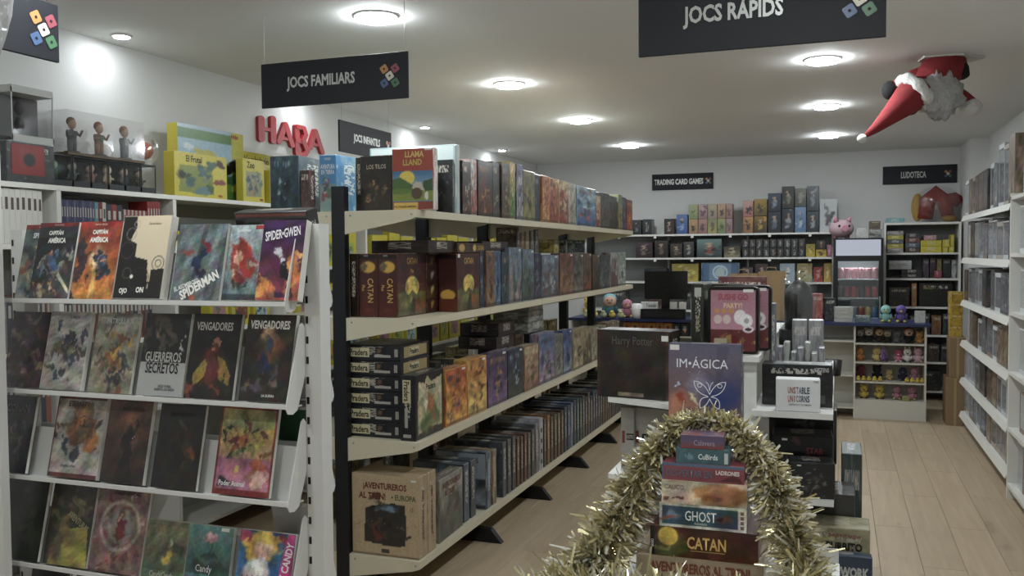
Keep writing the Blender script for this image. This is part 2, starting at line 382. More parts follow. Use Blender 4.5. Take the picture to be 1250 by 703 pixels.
THIRD_ROW = [
    (3.887, 0.265, 0.277, 'orange sunset', 'b4552f', 'e0a03c', '3f4a6a'),
    (4.157, 0.269, 0.295, 'amber and ochre', 'c27a3c', 'e8c060', '6a5a4c'),
    (4.444, 0.303, 0.293, 'purple night', '3c3054', '7a5a8c', 'c08a4c'),
    (4.76, 0.268, 0.28, 'midnight blue', '2c3650', '3a4236', '8c96ac'),
    (5.035, 0.264, 0.272, 'pale tan', 'b7a07a', '8c5a4a', 'd8cba8'),
    (5.315, 0.327, 0.325, 'blue and pink', '5a6c90', 'a98a94', '2f2c34'),
    (5.651, 0.188, 0.291, 'stone grey', '6c6a66', '8f8c84', '3a3a38'),
    (5.848, 0.21, 0.302, 'cobalt blue', '3a5088', '8c98a8', '5a4a3c'),
    (6.068, 0.525, 0.289, 'beige and brown', '8f7f62', 'b8a888', '4c4436'),
    (6.605, 0.435, 0.262, 'faded khaki', '8a8468', 'a8a48c', '5c5846'),
    (7.068, 0.464, 0.265, 'soft brown', '7a6650', 'a08c70', '443a2e'),
]
COMIC_ROWS = [
    [(-2.576, 0.21), (-2.487, 0.195), (-2.296, 0.186), (-2.103, 0.201), (-1.88, 0.193), (-1.725, 0.129), (-1.588, 0.127)],
    [(-2.623, 0.187), (-2.437, 0.2), (-2.231, 0.191), (-2.028, 0.182), (-1.836, 0.189), (-1.635, 0.177)],
    [(-2.688, 0.198), (-2.398, 0.235), (-2.188, 0.18), (-1.978, 0.18), (-1.723, 0.218)],
    [(-2.656, 0.243), (-2.439, 0.206), (-2.228, 0.23), (-2.031, 0.164), (-1.861, 0.17), (-1.654, 0.203)],
]

# ================================================================== the room
def struct(o): o['kind'] = 'structure'; return o
WALLM = mat('white_wall_paint', 'd4d4d2', 0.85, noise=0.02, nscale=6, bump=0.05)
CEILM = mat('white_ceiling_paint', 'e2e2df', 0.8, noise=0.01, nscale=2)
struct(MB().box(WL, WF, -0.06, WR, WB, -0.012).build('floor', mat('dark_subfloor', '3a3128', 0.9)))
struct(MB().box(WL-0.1, WF-0.1, CEIL, WR+0.1, WB+0.1, CEIL+0.1).build('ceiling', CEILM))
struct(MB().box(WL-0.1, WF, 0, WL, WB, CEIL).build('wall_left', WALLM))
struct(MB().box(WR, WF, 0, WR+0.1, WB, CEIL).build('wall_right', WALLM))
struct(MB().box(WL-0.1, WB, 0, WR+0.1, WB+0.1, CEIL).build('wall_back', WALLM))
struct(MB().box(WL-0.1, WF-0.1, 0, WR+0.1, WF, CEIL).build('wall_front', WALLM))
struct(MB().box(1.2, 9.75, 0, WR, WB, CEIL).build('wall_column', WALLM))
# oak laminate planks, each its own piece of the floor
def plank_material():
    m = bpy.data.materials.new('oak_laminate'); m.use_nodes = True; nt = m.node_tree; g = N(nt); b = nt.nodes['Principled BSDF']
    oi = g.new('ShaderNodeObjectInfo'); tc = g.new('ShaderNodeTexCoord'); mp = g.new('ShaderNodeVectorMath', operation='MULTIPLY'); mp.inputs[1].default_value = (26, 1.6, 1)
    nt.links.new(tc.outputs['Object'], mp.inputs[0]); w = g.math('MULTIPLY', oi.outputs['Random'], 40.0)
    n1 = g.new('ShaderNodeTexNoise', noise_dimensions='4D'); n1.inputs['Scale'].default_value = 1.0; n1.inputs['Detail'].default_value = 6; n1.inputs['Distortion'].default_value = 0.6
    nt.links.new(mp.outputs[0], n1.inputs['Vector']); nt.links.new(w, n1.inputs['W'])
    mp2 = g.new('ShaderNodeVectorMath', operation='MULTIPLY'); mp2.inputs[1].default_value = (7, 2.6, 1); nt.links.new(tc.outputs['Object'], mp2.inputs[0])
    n2 = g.new('ShaderNodeTexNoise', noise_dimensions='4D'); n2.inputs['Scale'].default_value = 1.0; n2.inputs['Detail'].default_value = 3; nt.links.new(mp2.outputs[0], n2.inputs['Vector']); nt.links.new(w, n2.inputs['W'])
    c = g.mix(n1.outputs['Fac'], hxa('9c8566'), hxa('cdb594')); dk = g.math('MAXIMUM', g.math('MULTIPLY_ADD', n2.outputs['Fac'], 6.0, -3.9), 0.0)
    c = g.mix(g.math('MINIMUM', g.math('MULTIPLY', dk, 0.55), 0.6), c, hxa('6e5940'))
    v = g.math('MULTIPLY_ADD', oi.outputs['Random'], 0.16, 0.92); hs = g.new('ShaderNodeHueSaturation'); nt.links.new(v, hs.inputs['Value']); nt.links.new(c, hs.inputs['Color'])
    nt.links.new(hs.outputs[0], b.inputs['Base Color']); b.inputs['Roughness'].default_value = 0.42
    bp = g.new('ShaderNodeBump'); bp.inputs['Strength'].default_value = 0.08; bp.inputs['Distance'].default_value = 0.003; nt.links.new(n1.outputs['Fac'], bp.inputs['Height']); nt.links.new(bp.outputs[0], b.inputs['Normal'])
    return m
FLOOR = bpy.data.objects['floor']; PLANK = chamfer_box(0.1935, 1.379, 0.012, 'z', 0.0012); OAK = plank_material(); PLANK.materials.append(OAK); PLANK.materials.append(OAK)
ncol = int((WR-WL)/0.195)+1
for i in range(ncol):
    x = WL+0.0975+i*0.195
    if x > WR-0.04: continue
    off = ((i*0.53) % 1.0)*1.38
    y = WF-1.38+off+0.69
    while y-0.69 < WB:
        if y+0.69 > WF+0.2 and y-0.69 > WF-0.3 and y-0.69 < WB-0.05 and y > -0.8:
            o = bpy.data.objects.new('plank', PLANK); link(o, FLOOR); y1 = min(y+0.69, WB); o.location = (x, (y-0.69+y1)/2, -0.012); o.scale = (1, (y1-y+0.69)/1.38, 1)
        y += 1.38
# ================================================================== ceiling lights
def emitter(name, color, strength):
    m = bpy.data.materials.new(name); m.use_nodes = True; nt = m.node_tree; nt.nodes.clear()
    o = nt.nodes.new('ShaderNodeOutputMaterial'); e = nt.nodes.new('ShaderNodeEmission'); e.inputs[0].default_value = tuple(color)+(1,); e.inputs[1].default_value = strength; nt.links.new(e.outputs[0], o.inputs[0]); return m
LED = emitter('led_diffuser', LAMP_COLOR, LAMP_STRENGTH)
def ring_mesh(r):
    return MB().lathe([(r+0.016, 0.0), (r+0.014, -0.007), (r+0.002, -0.009), (r, -0.004)], 28).mesh('ring')
def disc_mesh(r, drop=0.022):  # diffuser lowered below the ceiling so its sides throw light across it
    mb = MB(); n = 28; mb.v = [(r*math.cos(2*PI*j/n), r*math.sin(2*PI*j/n), -0.002) for j in range(n)]+[(0.93*r*math.cos(2*PI*j/n), 0.93*r*math.sin(2*PI*j/n), -drop) for j in range(n)]
    for j in range(n): k = (j+1) % n; mb.face((j, n+j, n+k, k))
    mb.face([n+j for j in range(n)][::-1]); return mb.mesh('disc')
RINGB, DISCB = ring_mesh(0.088), disc_mesh(0.088); RINGS, DISCS = ring_mesh(0.036), disc_mesh(0.036, 0.012)
LED_SMALL = emitter('small_led_diffuser', LAMP_COLOR, LAMP_STRENGTH*0.8)
RINGM = mat('white_light_trim', 'd8d8d6', 0.4)
def ceiling_light(x, y, small, label, group):
    t = empty('ceiling_light', (x, y, CEIL), 0, label, 'ceiling light', group)
    mesh_obj('trim_ring', RINGS if small else RINGB, RINGM, t); mesh_obj('diffuser', DISCS if small else DISCB, LED_SMALL if small else LED, t)
for i, y in enumerate((0.25, 1.95, 3.66, 5.42, 7.1, 8.95)):
    where = ['behind the viewer', 'above the viewer', 'nearest over the long gondola, at the top of the picture', 'second along the line over the long gondola', 'third along the line over the long gondola', 'farthest of the line over the long gondola'][i]
    ceiling_light(-1.99, y, False, 'round LED ceiling light '+where, 'large round ceiling lights')
for i, y in enumerate((0.25, 1.95, 3.66, 5.4, 7.12, 8.92)):
    where = ['behind the viewer on the right', 'above the viewer on the right', 'hidden behind the big hanging sign', 'nearest of the three below the big hanging sign', 'middle of the three left of the hanging doll', 'farthest of the three left of the hanging doll'][i]
    ceiling_light(-0.09, y, False, 'round LED ceiling light '+where, 'large round ceiling lights')
for i, y in enumerate((1.75, 3.52, 5.25, 6.97, 8.83)):
    where = ['before the picture edge', 'above the bright spot at upper left', 'over the red letters', 'right of the hanging children sign', 'farthest along the left wall'][i]
    ceiling_light(-3.33, y, True, 'small ceiling spotlight close to left wall, '+where, 'small wall spotlights')

# ================================================================== hanging signs
SIGN = mat('navy_sign_board', '11131d', 0.65); SILVER = mat('silver_lettering', 'bdbdb8', 0.35, 0.2); STRING = mat('nylon_string', 'b0b0ac', 0.4)
LOGO = [('c07f44', -1, 1), ('9a4450', 1, 1), ('cfc8b4', 0, 0), ('445e8c', -1, -1), ('43754e', 1, -1)]
def sign_board(name, w, h, loc, rz, words, tu, tw, th, logo_u, label, strings=None, logo_s=0.2, logo=True):
    o = mesh_obj(name, chamfer_box(w, 0.012, h, 'y', 0.0015), [SIGN, SIGN], None, loc, (0, 0, rz)); tag(o, label, 'sign')
    d = (w, 0.012, h)
    if words: title(o, d, 'F', words, tu, 0.5, th, tw, SILVER, 0, 0.03, 0.72, name='lettering')
    if logo:
        cs = h*logo_s
        em = empty('logo', (0, 0, 0)); em.parent = o
        for c, a, b in LOGO:
            mb = MB(); s = cs*0.62; pts = []
            for q in range(4):
                for e in (-0.12, 0.12):
                    an = PI/4+q*PI/2+e+0.6; pts.append((math.cos(an)*s, math.sin(an)*s))
            mb.prism(pts, 1, -0.0015, 0.0); p, _, _ = face_point(d, 'F', logo_u, 0.5, 0.0005)
            k = mb.build('logo_tile', ink(c), em, (p[0]+a*cs*0.78, p[1], p[2]+b*cs*0.9), (0, 0.05, 0))
            mb2 = MB().prism([(math.cos(x*PI/3)*s*0.24, math.sin(x*PI/3)*s*0.24) for x in range(6)], 1, -0.0022, -0.0014); mb2.build('pip', SIGN, em, (p[0]+a*cs*0.78, p[1], p[2]+b*cs*0.9))
    for su in strings or []:
        MB().tube([((su-0.5)*w, 0, h-0.004), ((su-0.5)*w, 0, CEIL-loc[2])], 0.0012, 5).build('string', STRING, o)
    return o
sign_board('hanging_sign', 0.745, 0.2, (-2.112, 3.48, 2.222), 0.0, 'JOCS FAMILIARS', 0.42, 0.58, 0.33, 0.885, 'dark hanging sign reading JOCS FAMILIARS above the red wall letters', (0.02, 0.98), 0.17)
sign_board('hanging_sign', 0.79, 0.25, (-0.257, 3.08, 2.225), 0.0, 'JOCS RÀPIDS', 0.4, 0.47, 0.36, 0.9, 'largest dark hanging sign reading JOCS RÀPIDS at the top', (0.03, 0.97), 0.15)
sign_board('hanging_sign', 0.68, 0.195, (-2.9, 5.18, 2.19), PI/2, 'JOCS INFANTILS', 0.5, 0.72, 0.33, 0.93, 'dark hanging sign reading JOCS INFANTILS right of the red letters', (0.05, 0.95), 0.12)
sign_board('hanging_sign', 0.7, 0.17, (-2.2, 1.72, 2.131), PI/2, None, 0.5, 0.5, 0.3, 0.92, 'dark hanging sign with coloured dice emblem at upper left', (0.05, 0.95), 0.2)
sign_board('wall_sign', 0.71, 0.187, (-1.71, 10.49, 2.281), 0, 'TRADING CARD GAMES', 0.44, 0.8, 0.36, 0.92, 'dark wall sign reading TRADING CARD GAMES on the back wall', None, 0.13)
sign_board('wall_sign', 0.725, 0.195, (0.812, 10.49, 2.265), 0, 'LUDOTECA', 0.42, 0.34, 0.36, 0.88, 'dark wall sign reading LUDOTECA on the back wall', None, 0.13)
# red wall letters
RED = mat('red_lacquer', 'b5202a', 0.35)
def stroke(path, r=0.042, t=0.022):
    """a round-ended stroke in local y-z, thick along x"""
    mb = MB(); P = [Vector((p[0], p[1])) for p in path]
    for a, b in zip(P[:-1], P[1:]):
        d = (b-a); an = math.atan2(d.y, d.x); pts = []
        for k in range(9): t_ = an+PI/2+PI*k/8; pts.append((a.x+r*math.cos(t_), a.y+r*math.sin(t_)))
        for k in range(9): t_ = an-PI/2+PI*k/8; pts.append((b.x+r*math.cos(t_), b.y+r*math.sin(t_)))
        mb.prism(pts, 0, 0.0, t); t += 0.0009
    return mb
lt = empty('wall_letters', (WL+0.001, 4.86, 2.275), 0, 'four raised red capital letters fixed to the left wall', 'letters')
stroke([(0.0, 0.33), (0.0, 0.05)]).build('letter_h', RED, lt); stroke([(0.16, 0.37), (0.16, 0.05)], 0.038, 0.022).build('letter_h_bar', RED, lt); stroke([(0.0, 0.2), (0.16, 0.2)], 0.026, 0.02).build('letter_h_crossbar', RED, lt)
a_ = stroke([(0.24, 0.06), (0.335, 0.33), (0.43, 0.04)], 0.033, 0.022); a_.build('letter_a', RED, lt); stroke([(0.27, 0.12), (0.41, 0.12)], 0.024, 0.02).build('letter_a_crossbar', RED, lt)
b_ = stroke([(0.5, 0.33), (0.5, -0.06), (0.6, -0.08), (0.65, 0.0), (0.6, 0.12), (0.5, 0.13)], 0.034, 0.024); b_.build('letter_b', RED, lt); stroke([(0.5, 0.33), (0.59, 0.33), (0.62, 0.24), (0.58, 0.14)], 0.03, 0.031).build('letter_b_bowl', RED, lt)
stroke([(0.7, 0.05), (0.79, 0.33), (0.9, 0.02)], 0.033, 0.022).build('letter_a', RED, lt); stroke([(0.73, 0.12), (0.86, 0.12)], 0.024, 0.02).build('letter_a_crossbar', RED, lt)
for ch in lt.children: ch.scale = (1, 0.8, 0.46)

# ================================================================== long gondola
GF, GB, GY0, GP = -1.74, -2.12, 3.54, 0.882        # front edge, spine, near end, bay pitch
GSH = [0.18, 0.714, 1.264, 1.747]
gd = empty('gondola_shelving', (-2.14, 5.75, 0), 0, 'long double-sided shop gondola with cream shelves and dark posts', 'shelving')
def rel(b, o): return (b[0]-o.location.x, b[1]-o.location.y, b[2]-o.location.z)
def gbox(name, x0, y0, z0, x1, y1, z1, m, parent=gd):
    L = parent.location; return MB().box(x0-L.x, y0-L.y, z0-L.z, x1-L.x, y1-L.y, z1-L.z).build(name, m, parent)
for k in range(6):
    y = GY0+k*GP
    gbox('upright', -2.163, y-0.03 if k else y-0.005, 0.0, -2.097, y+0.03 if k else y+0.035, 1.86 if k == 0 else 1.79, DARKPOST)
    for s in (1, -1):
        L = gd.location; yy = y+(0.02 if k == 0 else 0.0)
        pts = [(0.0, 0.0), (0.43, 0.0), (0.37, 0.07), (0.0, 0.1)]
        MB().prism([(0.03*s+q[0]*s, q[1]) for q in (pts if s > 0 else pts)], 1, yy-0.02-L.y, yy+0.02-L.y).build('foot', DARKPOST, gd)
for z in GSH:
    for k in range(5):
        y0, y1 = GY0+k*GP, GY0+(k+1)*GP
        L = gd.location
        for s in (1, -1):
            xa, xb = (GB+0.02, GF) if s > 0 else (-2.16, -2.54)
            mb = MB(); lo, hi = min(xa, xb)-L.x, max(xa, xb)-L.x
            mb.box(lo, y0-L.y+0.002, z-0.008, hi, y1-L.y-0.002, z)
            ex = (hi-0.012, hi) if s > 0 else (lo, lo+0.012)
            mb.box(ex[0], y0-L.y+0.002, z-0.034, ex[1], y1-L.y-0.002, z-0.008)
            mb.build('shelf_board', CREAM, gd)
    for k in range(6):
        y = GY0+k*GP; L = gd.location
        for s in (1, -1):
            xa, xb = (-2.098, GF-0.001) if s > 0 else (-2.162, -2.538)
            pts = [(xa-L.x, z-0.001), (xb-L.x, z-0.001), (xb-L.x, z-0.034), (xb-L.x-0.03*s, z-0.045), (xa-L.x, z-0.105)]
            yy = y-L.y+(0.0 if k < 5 else -0.004)
            MB().prism(pts, 1, yy-0.001, yy+0.0015).build('shelf_bracket', CREAM, gd)
            if k == 0:
                for bx in (xa+0.03*s, xb-0.02*s): MB().lathe([(0.0, 0.0), (0.005, 0.0), (0.006, -0.002)], 10).build('screw', CHROME, gd, (bx-L.x, yy-0.0015, z-0.02), (PI/2, 0, 0))
def gy(): return 0
TOPN, SECN, THIN, BOTN = 'top gondola shelf', 'second gondola shelf', 'third gondola shelf', 'bottom gondola shelf'
def gondola_row(rows, z, where, group, seed, xfront=-1.757):
    n = 0; rg = random.Random(seed)
    items = []
    for (y0, w, h, desc, c1, c2, c3) in rows:
        if w > 0.42 and 'lettering' not in desc: items += [(y0, w/2-0.004, h, desc, c1, c2, c3), (y0+w/2+0.002, w/2-0.004, h*0.97, desc, c1, c3, c2)]
        else: items.append((y0, w, h, desc, c1, c2, c3))
    for (y0, w, h, desc, c1, c2, c3) in items:
        deep = 0.29 if w < 0.16 else rg.uniform(0.06, 0.09); face_x = w >= 0.16
        dims = (deep, w-0.004, h); xo = rg.uniform(0, 0.012)
        o = game_box(dims, (xfront-xo-deep/2, y0+w/2, z+0.0005), 0, (c1, c2, c3), '%s game box, %s along the %s' % (desc, ORD[n], where), group, 'x' if face_x else 'y')
        art(o, dims, 'R', compose(seed*100+n, c1, c2, c3, 22 if face_x else 12, 30))
        if rg.random() < 0.6 and face_x: patch(o, dims, 'R', 0.74, 0.93, 0.9, 0.97, STICK, 'price_sticker', 0.0022)
        n += 1
gondola_row(TOP_ROW, GSH[3], TOPN, 'games along the top gondola shelf', 1)
gondola_row(SECOND_ROW, GSH[2], SECN, 'games along the second gondola shelf', 2)
gondola_row(THIRD_ROW, GSH[1], THIN, 'games along the third gondola shelf', 3)

# --- near end of the top shelf
Z = GSH[3]+0.0005
d = (0.034, 0.2, 0.25); game_box(d, (-2.079, 3.74, Z), 0, ('1a1615', '3a2c22', '8a7350'), 'thin dark box standing spine out at near end of the top gondola shelf', None, 'x')
d = (0.165, 0.06, 0.252); o = game_box(d, (-1.975, 3.645, Z), -0.05, ('1d1613', '3c2a1c', '8a6a48'), 'near-black game box with small gold figures left of the red titled box', None)
P = Paint(44, 60, '1a1412'); P.grad('2c2114', '1a1512'); P.blobs(5, 26, ['4c3626', '6b5034', '2c211a', '3a3f2a', '8c6a48'], 0.5, 0.42, 0.22, 0.16, (0.03, 0.08)); P.blobs(6, 5, ['b08a62', 'c8a888'], 0.5, 0.5, 0.25, 0.1, (0.02, 0.04)); art(o, d, 'F', P.grain(3)); title(o, d, 'F', 'LOS TILOS', 0.52, 0.8, 0.08, 0.75, ink('b3a488'))
d = (0.2, 0.05, 0.274); o = game_box(d, (-1.777, 3.61, Z), 0.03, ('d8d3c8', 'b8452f', 'd8d3c8'), 'red topped game box with green hills and yellow sun facing out', None)
P = Paint(56, 76, '4f7fa8'); P.rect(0, 0.64, 1, 1, 'a8402f'); P.grad('7fa0b8', '3d6f9c', 0.4, 0.63); P.ell(0.36, 0.52, 0.2, 0.12, 'e0c44a'); P.poly([(0, 0.14), (0, 0.5), (0.2, 0.53), (0.5, 0.4), (0.56, 0.14)], '4a6a34'); P.poly([(0.7, 0.14), (0.76, 0.46), (1, 0.5), (1, 0.14)], '33502c'); P.poly([(0.48, 0.35), (0.56, 0.46), (0.7, 0.44), (0.8, 0.3)], 'b8b09c'); P.rect(0, 0.14, 1, 0.3, '7c8a34'); P.ell(0.2, 0.3, 0.3, 0.05, '5c7a32'); P.ell(0.6, 0.26, 0.14, 0.1, '5a4632'); P.ell(0.84, 0.22, 0.05, 0.07, 'd8d0c0'); P.rect(0, 0, 1, 0.13, '8c3a2c'); P.rect(0.02, 0.0, 0.62, 0.11, 'd0aa4c'); art(o, d, 'F', P.grain(8, 0.03), 0.01, 0.01, 0.99, 0.99)
title(o, d, 'F', 'LLAMA', 0.55, 0.9, 0.1, 0.66, ink('d9b45c'), 0, 0.03); title(o, d, 'F', 'LLAND', 0.5, 0.77, 0.1, 0.66, ink('c8a84c'), 0, 0.03); title(o, d, 'F', 'PHIL WALKER-HARDING', 0.31, 0.055, 0.035, 0.54, ink('3a2a1c')); patch(o, d, 'F', 0.8, 0.955, 0.97, 0.985, STICK, 'price_sticker', 0.0022)
d = (0.07, 0.28, 0.26); game_box(d, (-1.86, 3.8, Z), 0, ('c8c8c4', '8a8c8c', '5a5a58'), 'pale grey game box just behind the box with green hills', None, 'x')
d = (0.16, 0.02, 0.262); o = game_box(d, (-1.84, 3.995, Z), 0, ('191a1c', '2e2f30', '70706a'), 'black game box peeking out behind the pale grey box', None)
d = (0.47, 0.055, 0.338); o = game_box(d, (-1.992, 4.04, Z), 0, ('b8c4c2', '7fa4a6', '2f6a70'), 'wide pale teal box standing at back of the top gondola shelf', None)
P = Paint(40, 28, 'b4c2c0'); P.grad('8fb0b0', 'c0cac8'); P.blobs(9, 12, ['3f7a80', '2f6068', '8a4a3a'], 0.8, 0.35, 0.2, 0.15, (0.02, 0.06)); art(o, d, 'F', P); 
# left side of the gondola, near end
d = (0.15, 0.28, 0.268); o = game_box(d, (-2.455, 3.72, Z), 0.1, ('46555a', '22404c', '7c8c90'), 'shrink wrapped blue grey box at gondola end behind the comic rack', None); art(o, d, 'F', compose(77, '34505c', '1f3440', '8fa0a4'))
d = (0.05, 0.05, 0.2); game_box(d, (-2.34, 3.62, Z), 0, ('3a302c', '6a3a34', 'b0a090'), 'small upright brown box between the blue boxes at gondola end', None)
d = (0.09, 0.24, 0.27); o = game_box(d, (-2.243, 3.76, Z), 0.0, ('3f7fb4', '6f98a8', 'c0d0d8'), 'bright blue topped game box beside the dark gondola post', None)
P = Paint(22, 50, '3f82b8'); P.rect(0, 0, 1, 0.5, '6f8a8a'); P.blobs(4, 10, ['8a3a44', '4a6a48', 'b8b0a0', '2f4a5a'], 0.5, 0.25, 0.3, 0.12, (0.06, 0.2)); art(o, d, 'F', P); title(o, d, 'F', 'WOLF', 0.5, 0.93, 0.04, 0.6, ink('d8dcdc')); title(o, d, 'F', 'AVENTURA\nEN TIERRA', 0.5, 0.75, 0.17, 0.85, ink('d8dcdc'))
d = (0.3, 0.03, 0.25); game_box(d, (-2.33, 4.02, Z), 0.0, ('c8c4b8', 'b0aca0', '707068'), 'white edged box on far side of the gondola top', None)

# --- second shelf: settlers games in maroon boxes
Z = GSH[2]+0.0005
MAROON = ('4a1f1a', '6b2c1e', 'c89a3c')
def sun_art(w, h, style=0):
    P = Paint(w, h, '4a221e'); P.grad('5a3a24', '451d1c', 0.0, 0.75); P.grad('451d1c', '3c1a1c', 0.75, 1.0)
    P.ell(0.5, 0.46, 0.27, 0.19, 'd9bc55', 0, 0.12); P.rect(0.1, 0.49, 0.9, 0.505, '8a6a3a', 0.35); P.poly([(0, 0.36), (0.18, 0.4), (0.36, 0.33), (0.5, 0.41), (0.66, 0.33), (0.84, 0.39), (1, 0.34), (1, 0), (0, 0)], '5c5a34'); P.ell(0.3, 0.2, 0.25, 0.12, '7a7a44', 0.2, 0.5); P.ell(0.75, 0.15, 0.3, 0.15, '8a4f28', 0, 0.6); P.poly([(0.4, 0.0), (0.5, 0.25), (0.56, 0.3), (0.62, 0.26), (0.6, 0.0)], '3f3c24'); return P.grain(2, 0.06)
def spine_sun(w, h):
    P = Paint(w, h, '4f1f1b'); P.grad('5a2018', '3f1a1a'); P.rect(0, 0.93, 1, 1, '120c0c'); P.ell(0.5, 0.8, 0.42, 0.1, 'd8a53c', 0, 0.12); P.ell(0.25, 0.8, 0.25, 0.1, '6a5a3c', 0, 0.5); P.ell(0.5, 0.09, 0.4, 0.06, '8a2f24', 0, 0.8, 0.6); return P
GOLD = ink('d1a24a'); d = (0.098, 0.295, 0.29)
game_box((0.045, 0.3, 0.29), (-2.09, 3.75, Z), 0, ('20140f', '3a2018', '6b4a30'), 'dark brown box wedged against the dark post beside the maroon spines', None, 'x')
for i, (x, y, lab) in enumerate(((-2.016, 3.75, 'left of two maroon boxes with gold spine lettering facing out'), (-1.916, 3.75, 'right of two maroon boxes with gold spine lettering, near gondola end'))):
    o = game_box(d, (x, y, Z), 0, MAROON, lab, 'maroon game boxes', 'x'); art(o, d, 'F', spine_sun(20, 56)); title(o, d, 'F', 'CATAN', 0.62, 0.42, 0.3, 0.38, GOLD, PI/2, 0.015, 0.9); title(o, d, 'F', 'Plus', 0.25, 0.46, 0.16, 0.2, GOLD, PI/2); title(o, d, 'F', 'DEVIR', 0.4, 0.965, 0.025, 0.4, SILVER)
    if i:
        art(o, d, 'R', sun_art(52, 56)); title(o, d, 'R', 'CATAN', 0.5, 0.88, 0.1, 0.5, GOLD); title(o, d, 'R', 'Plus', 0.5, 0.72, 0.06, 0.25, GOLD)
for i in range(4):
    dd = (0.22, 0.2, 0.071); o = game_box(dd, (-1.976, 4.005, Z+i*0.0715), 0, ('3a1c18', '7a4a24', 'b8823c'), '%s of four flat maroon boxes stacked beside the maroon sun cover' % (['lowest', 'second lowest', 'second highest', 'highest'][i]), 'maroon game boxes', 'z')
    P = Paint(26, 10, '3a1e1a'); P.ell(0.3, 0.55, 0.14, 0.35, ['b88a3c', 'c0b060', 'a89078', '8a6a3a'][i], 0, 0.5); P.ell(0.75, 0.5, 0.2, 0.4, '6a2c22', 0, 0.5); art(o, dd, 'R', P)
d2 = (0.1, 0.295, 0.288); o = game_box(d2, (-1.81, 4.175, Z), 0, MAROON, 'maroon box standing forward, low sun on its narrow end', 'maroon game boxes', 'x')
P = spine_sun(18, 50); P.rect(0, 0, 1, 0.92, '4a1d1a'); P.ell(0.5, 0.28, 0.45, 0.1, 'd8a03c', 0, 0.12); P.rect(0, 0.0, 1, 0.22, '6a2c1c'); art(o, d2, 'F', P); art(o, d2, 'R', sun_art(46, 52)); title(o, d2, 'R', 'CATAN', 0.5, 0.87, 0.11, 0.55, GOLD); patch(o, d2, 'R', 0.03, 0.93, 0.12, 0.99, STICK, 'price_sticker', 0.0022)
dd = (0.3, 0.3, 0.06); o = game_box(dd, (-1.935, 3.86+0.05, Z+0.2915), 0, ('1e120e', '3a2018', '6a4a2c'), 'dark flat box lying on top of the maroon stack', None, 'z')
dd = (0.26, 0.36, 0.05); o = game_box(dd, (-1.9, 4.24, Z+0.2915), 0, ('3a1e18', '5a3a24', 'c09a50'), 'flat brown box lying across the forward maroon box', None, 'z')
P = Paint(40, 10, '3c2019'); P.ell(0.14, 0.5, 0.12, 0.45, 'c8a04a', 0, 0.2); P.rect(0.3, 0, 0.45, 1, '4c3020'); P.ell(0.62, 0.5, 0.07, 0.42, 'd0b050', 0, 0.2); art(o, dd, 'R', P); title(o, dd, 'R', 'CATAN', 0.83, 0.5, 0.5, 0.25, GOLD)
dd = (0.26, 0.4, 0.05); game_box(dd, (-1.92, 4.64, Z+0.3035), 0, ('1c1412', '34241c', '5a4a3c'), 'long dark flat box lying over the brown and blue spines', None, 'z')
rg = random.Random(7)
for i, (yy, hh, c) in enumerate(((5.02, 0.16, ('3a2c24', '6a5a48', '8a7a60')), (5.1, 0.17, ('6a4a30', '9a7a50', 'c0a070')), (5.19, 0.165, ('8a7250', 'b0945c', 'd8c088')), (5.29, 0.17, ('5a544a', '7a746a', '9a968c')), (5.38, 0.165, ('4a4844', '6a6862', '8a8880')))):
    game_box((0.14, 0.07, hh), (-1.96, yy+0.28, Z+0.3235 if yy < 4.9 else Z+0.29), 0, c, 'small upright box atop the silvery games, %s of five' % ORD[i], 'small boxes on top of the second shelf games')
for i, (yy, c) in enumerate(((6.2, ('b09a3a', '3a3a2c', 'd0c060')), (6.45, ('3c3c3a', '7a7a76', 'c0c0bc')), (6.65, ('2a3a2c', '5a6a58', '90a090')), (6.9, ('1c1c1e', '3c3c3c', 'a0a0a0')))):
    game_box((0.12, 0.13, 0.1), (-1.98, yy, Z+0.2875), 0.2*i, c, 'small cube box lying over the brown games, %s of four' % ORD[i], 'small boxes on top of the second shelf games')

# --- third shelf: six stacked dark boxes with cream name plates, one standing
Z = GSH[1]+0.0005
NAVY = ('15161f', '20222c', '4a4030'); PLATE = ink('c9bf94'); PINK = mat('plate_ink', '1c1814', 0.5)
for i in range(6):
    dd = (0.285, 0.3, 0.0705); rz = [0.0, 0.012, -0.008, 0.006, -0.01, 0.004][i]
    o = game_box(dd, (-1.992, 3.74, Z+i*0.0708), rz, NAVY, 'dark navy box with cream name plates, %s in the stack of six' % ['bottom one', 'second from the bottom', 'third from the bottom', 'third from the top', 'second from the top', 'top one'][i], 'dark navy boxes with cream plates', 'z')
    patch(o, dd, 'F', 0.06, 0.2, 0.44, 0.8, PLATE, 'name_plate'); title(o, dd, 'F', 'Pradera', 0.25, 0.5, 0.42, 0.33, PINK, 0, 0.02)
    patch(o, dd, 'F', 0.53, 0.2, 0.82, 0.36, ink('a8a49a'), 'printed_panel'); P = Paint(12, 8, '15161f'); P.ell(0.4, 0.5, 0.35, 0.4, '6a4a34', 0.5, 0.4); art(o, dd, 'F', P, 0.55, 0.4, 0.72, 0.85, 'printed_bird'); patch(o, dd, 'F', 0.89, 0.25, 0.95, 0.75, ink('9a968a'), 'printed_panel')
    if i >= 4:
        patch(o, dd, 'R', 0.1, 0.15, 0.9, 0.85, ink('a8925c'), 'name_plate'); patch(o, dd, 'R', 0.28, 0.25, 0.62, 0.75, PLATE, 'name_plate', 0.0014); title(o, dd, 'R', 'Pradera', 0.45, 0.5, 0.4, 0.3, PINK, 0, 0.02, off=0.0022)
dd = (0.077, 0.3, 0.295); o = game_box(dd, (-1.802, 3.712, Z), 0, NAVY, 'dark navy box with meadow cover standing beside the stack of six', 'dark navy boxes with cream plates', 'x')
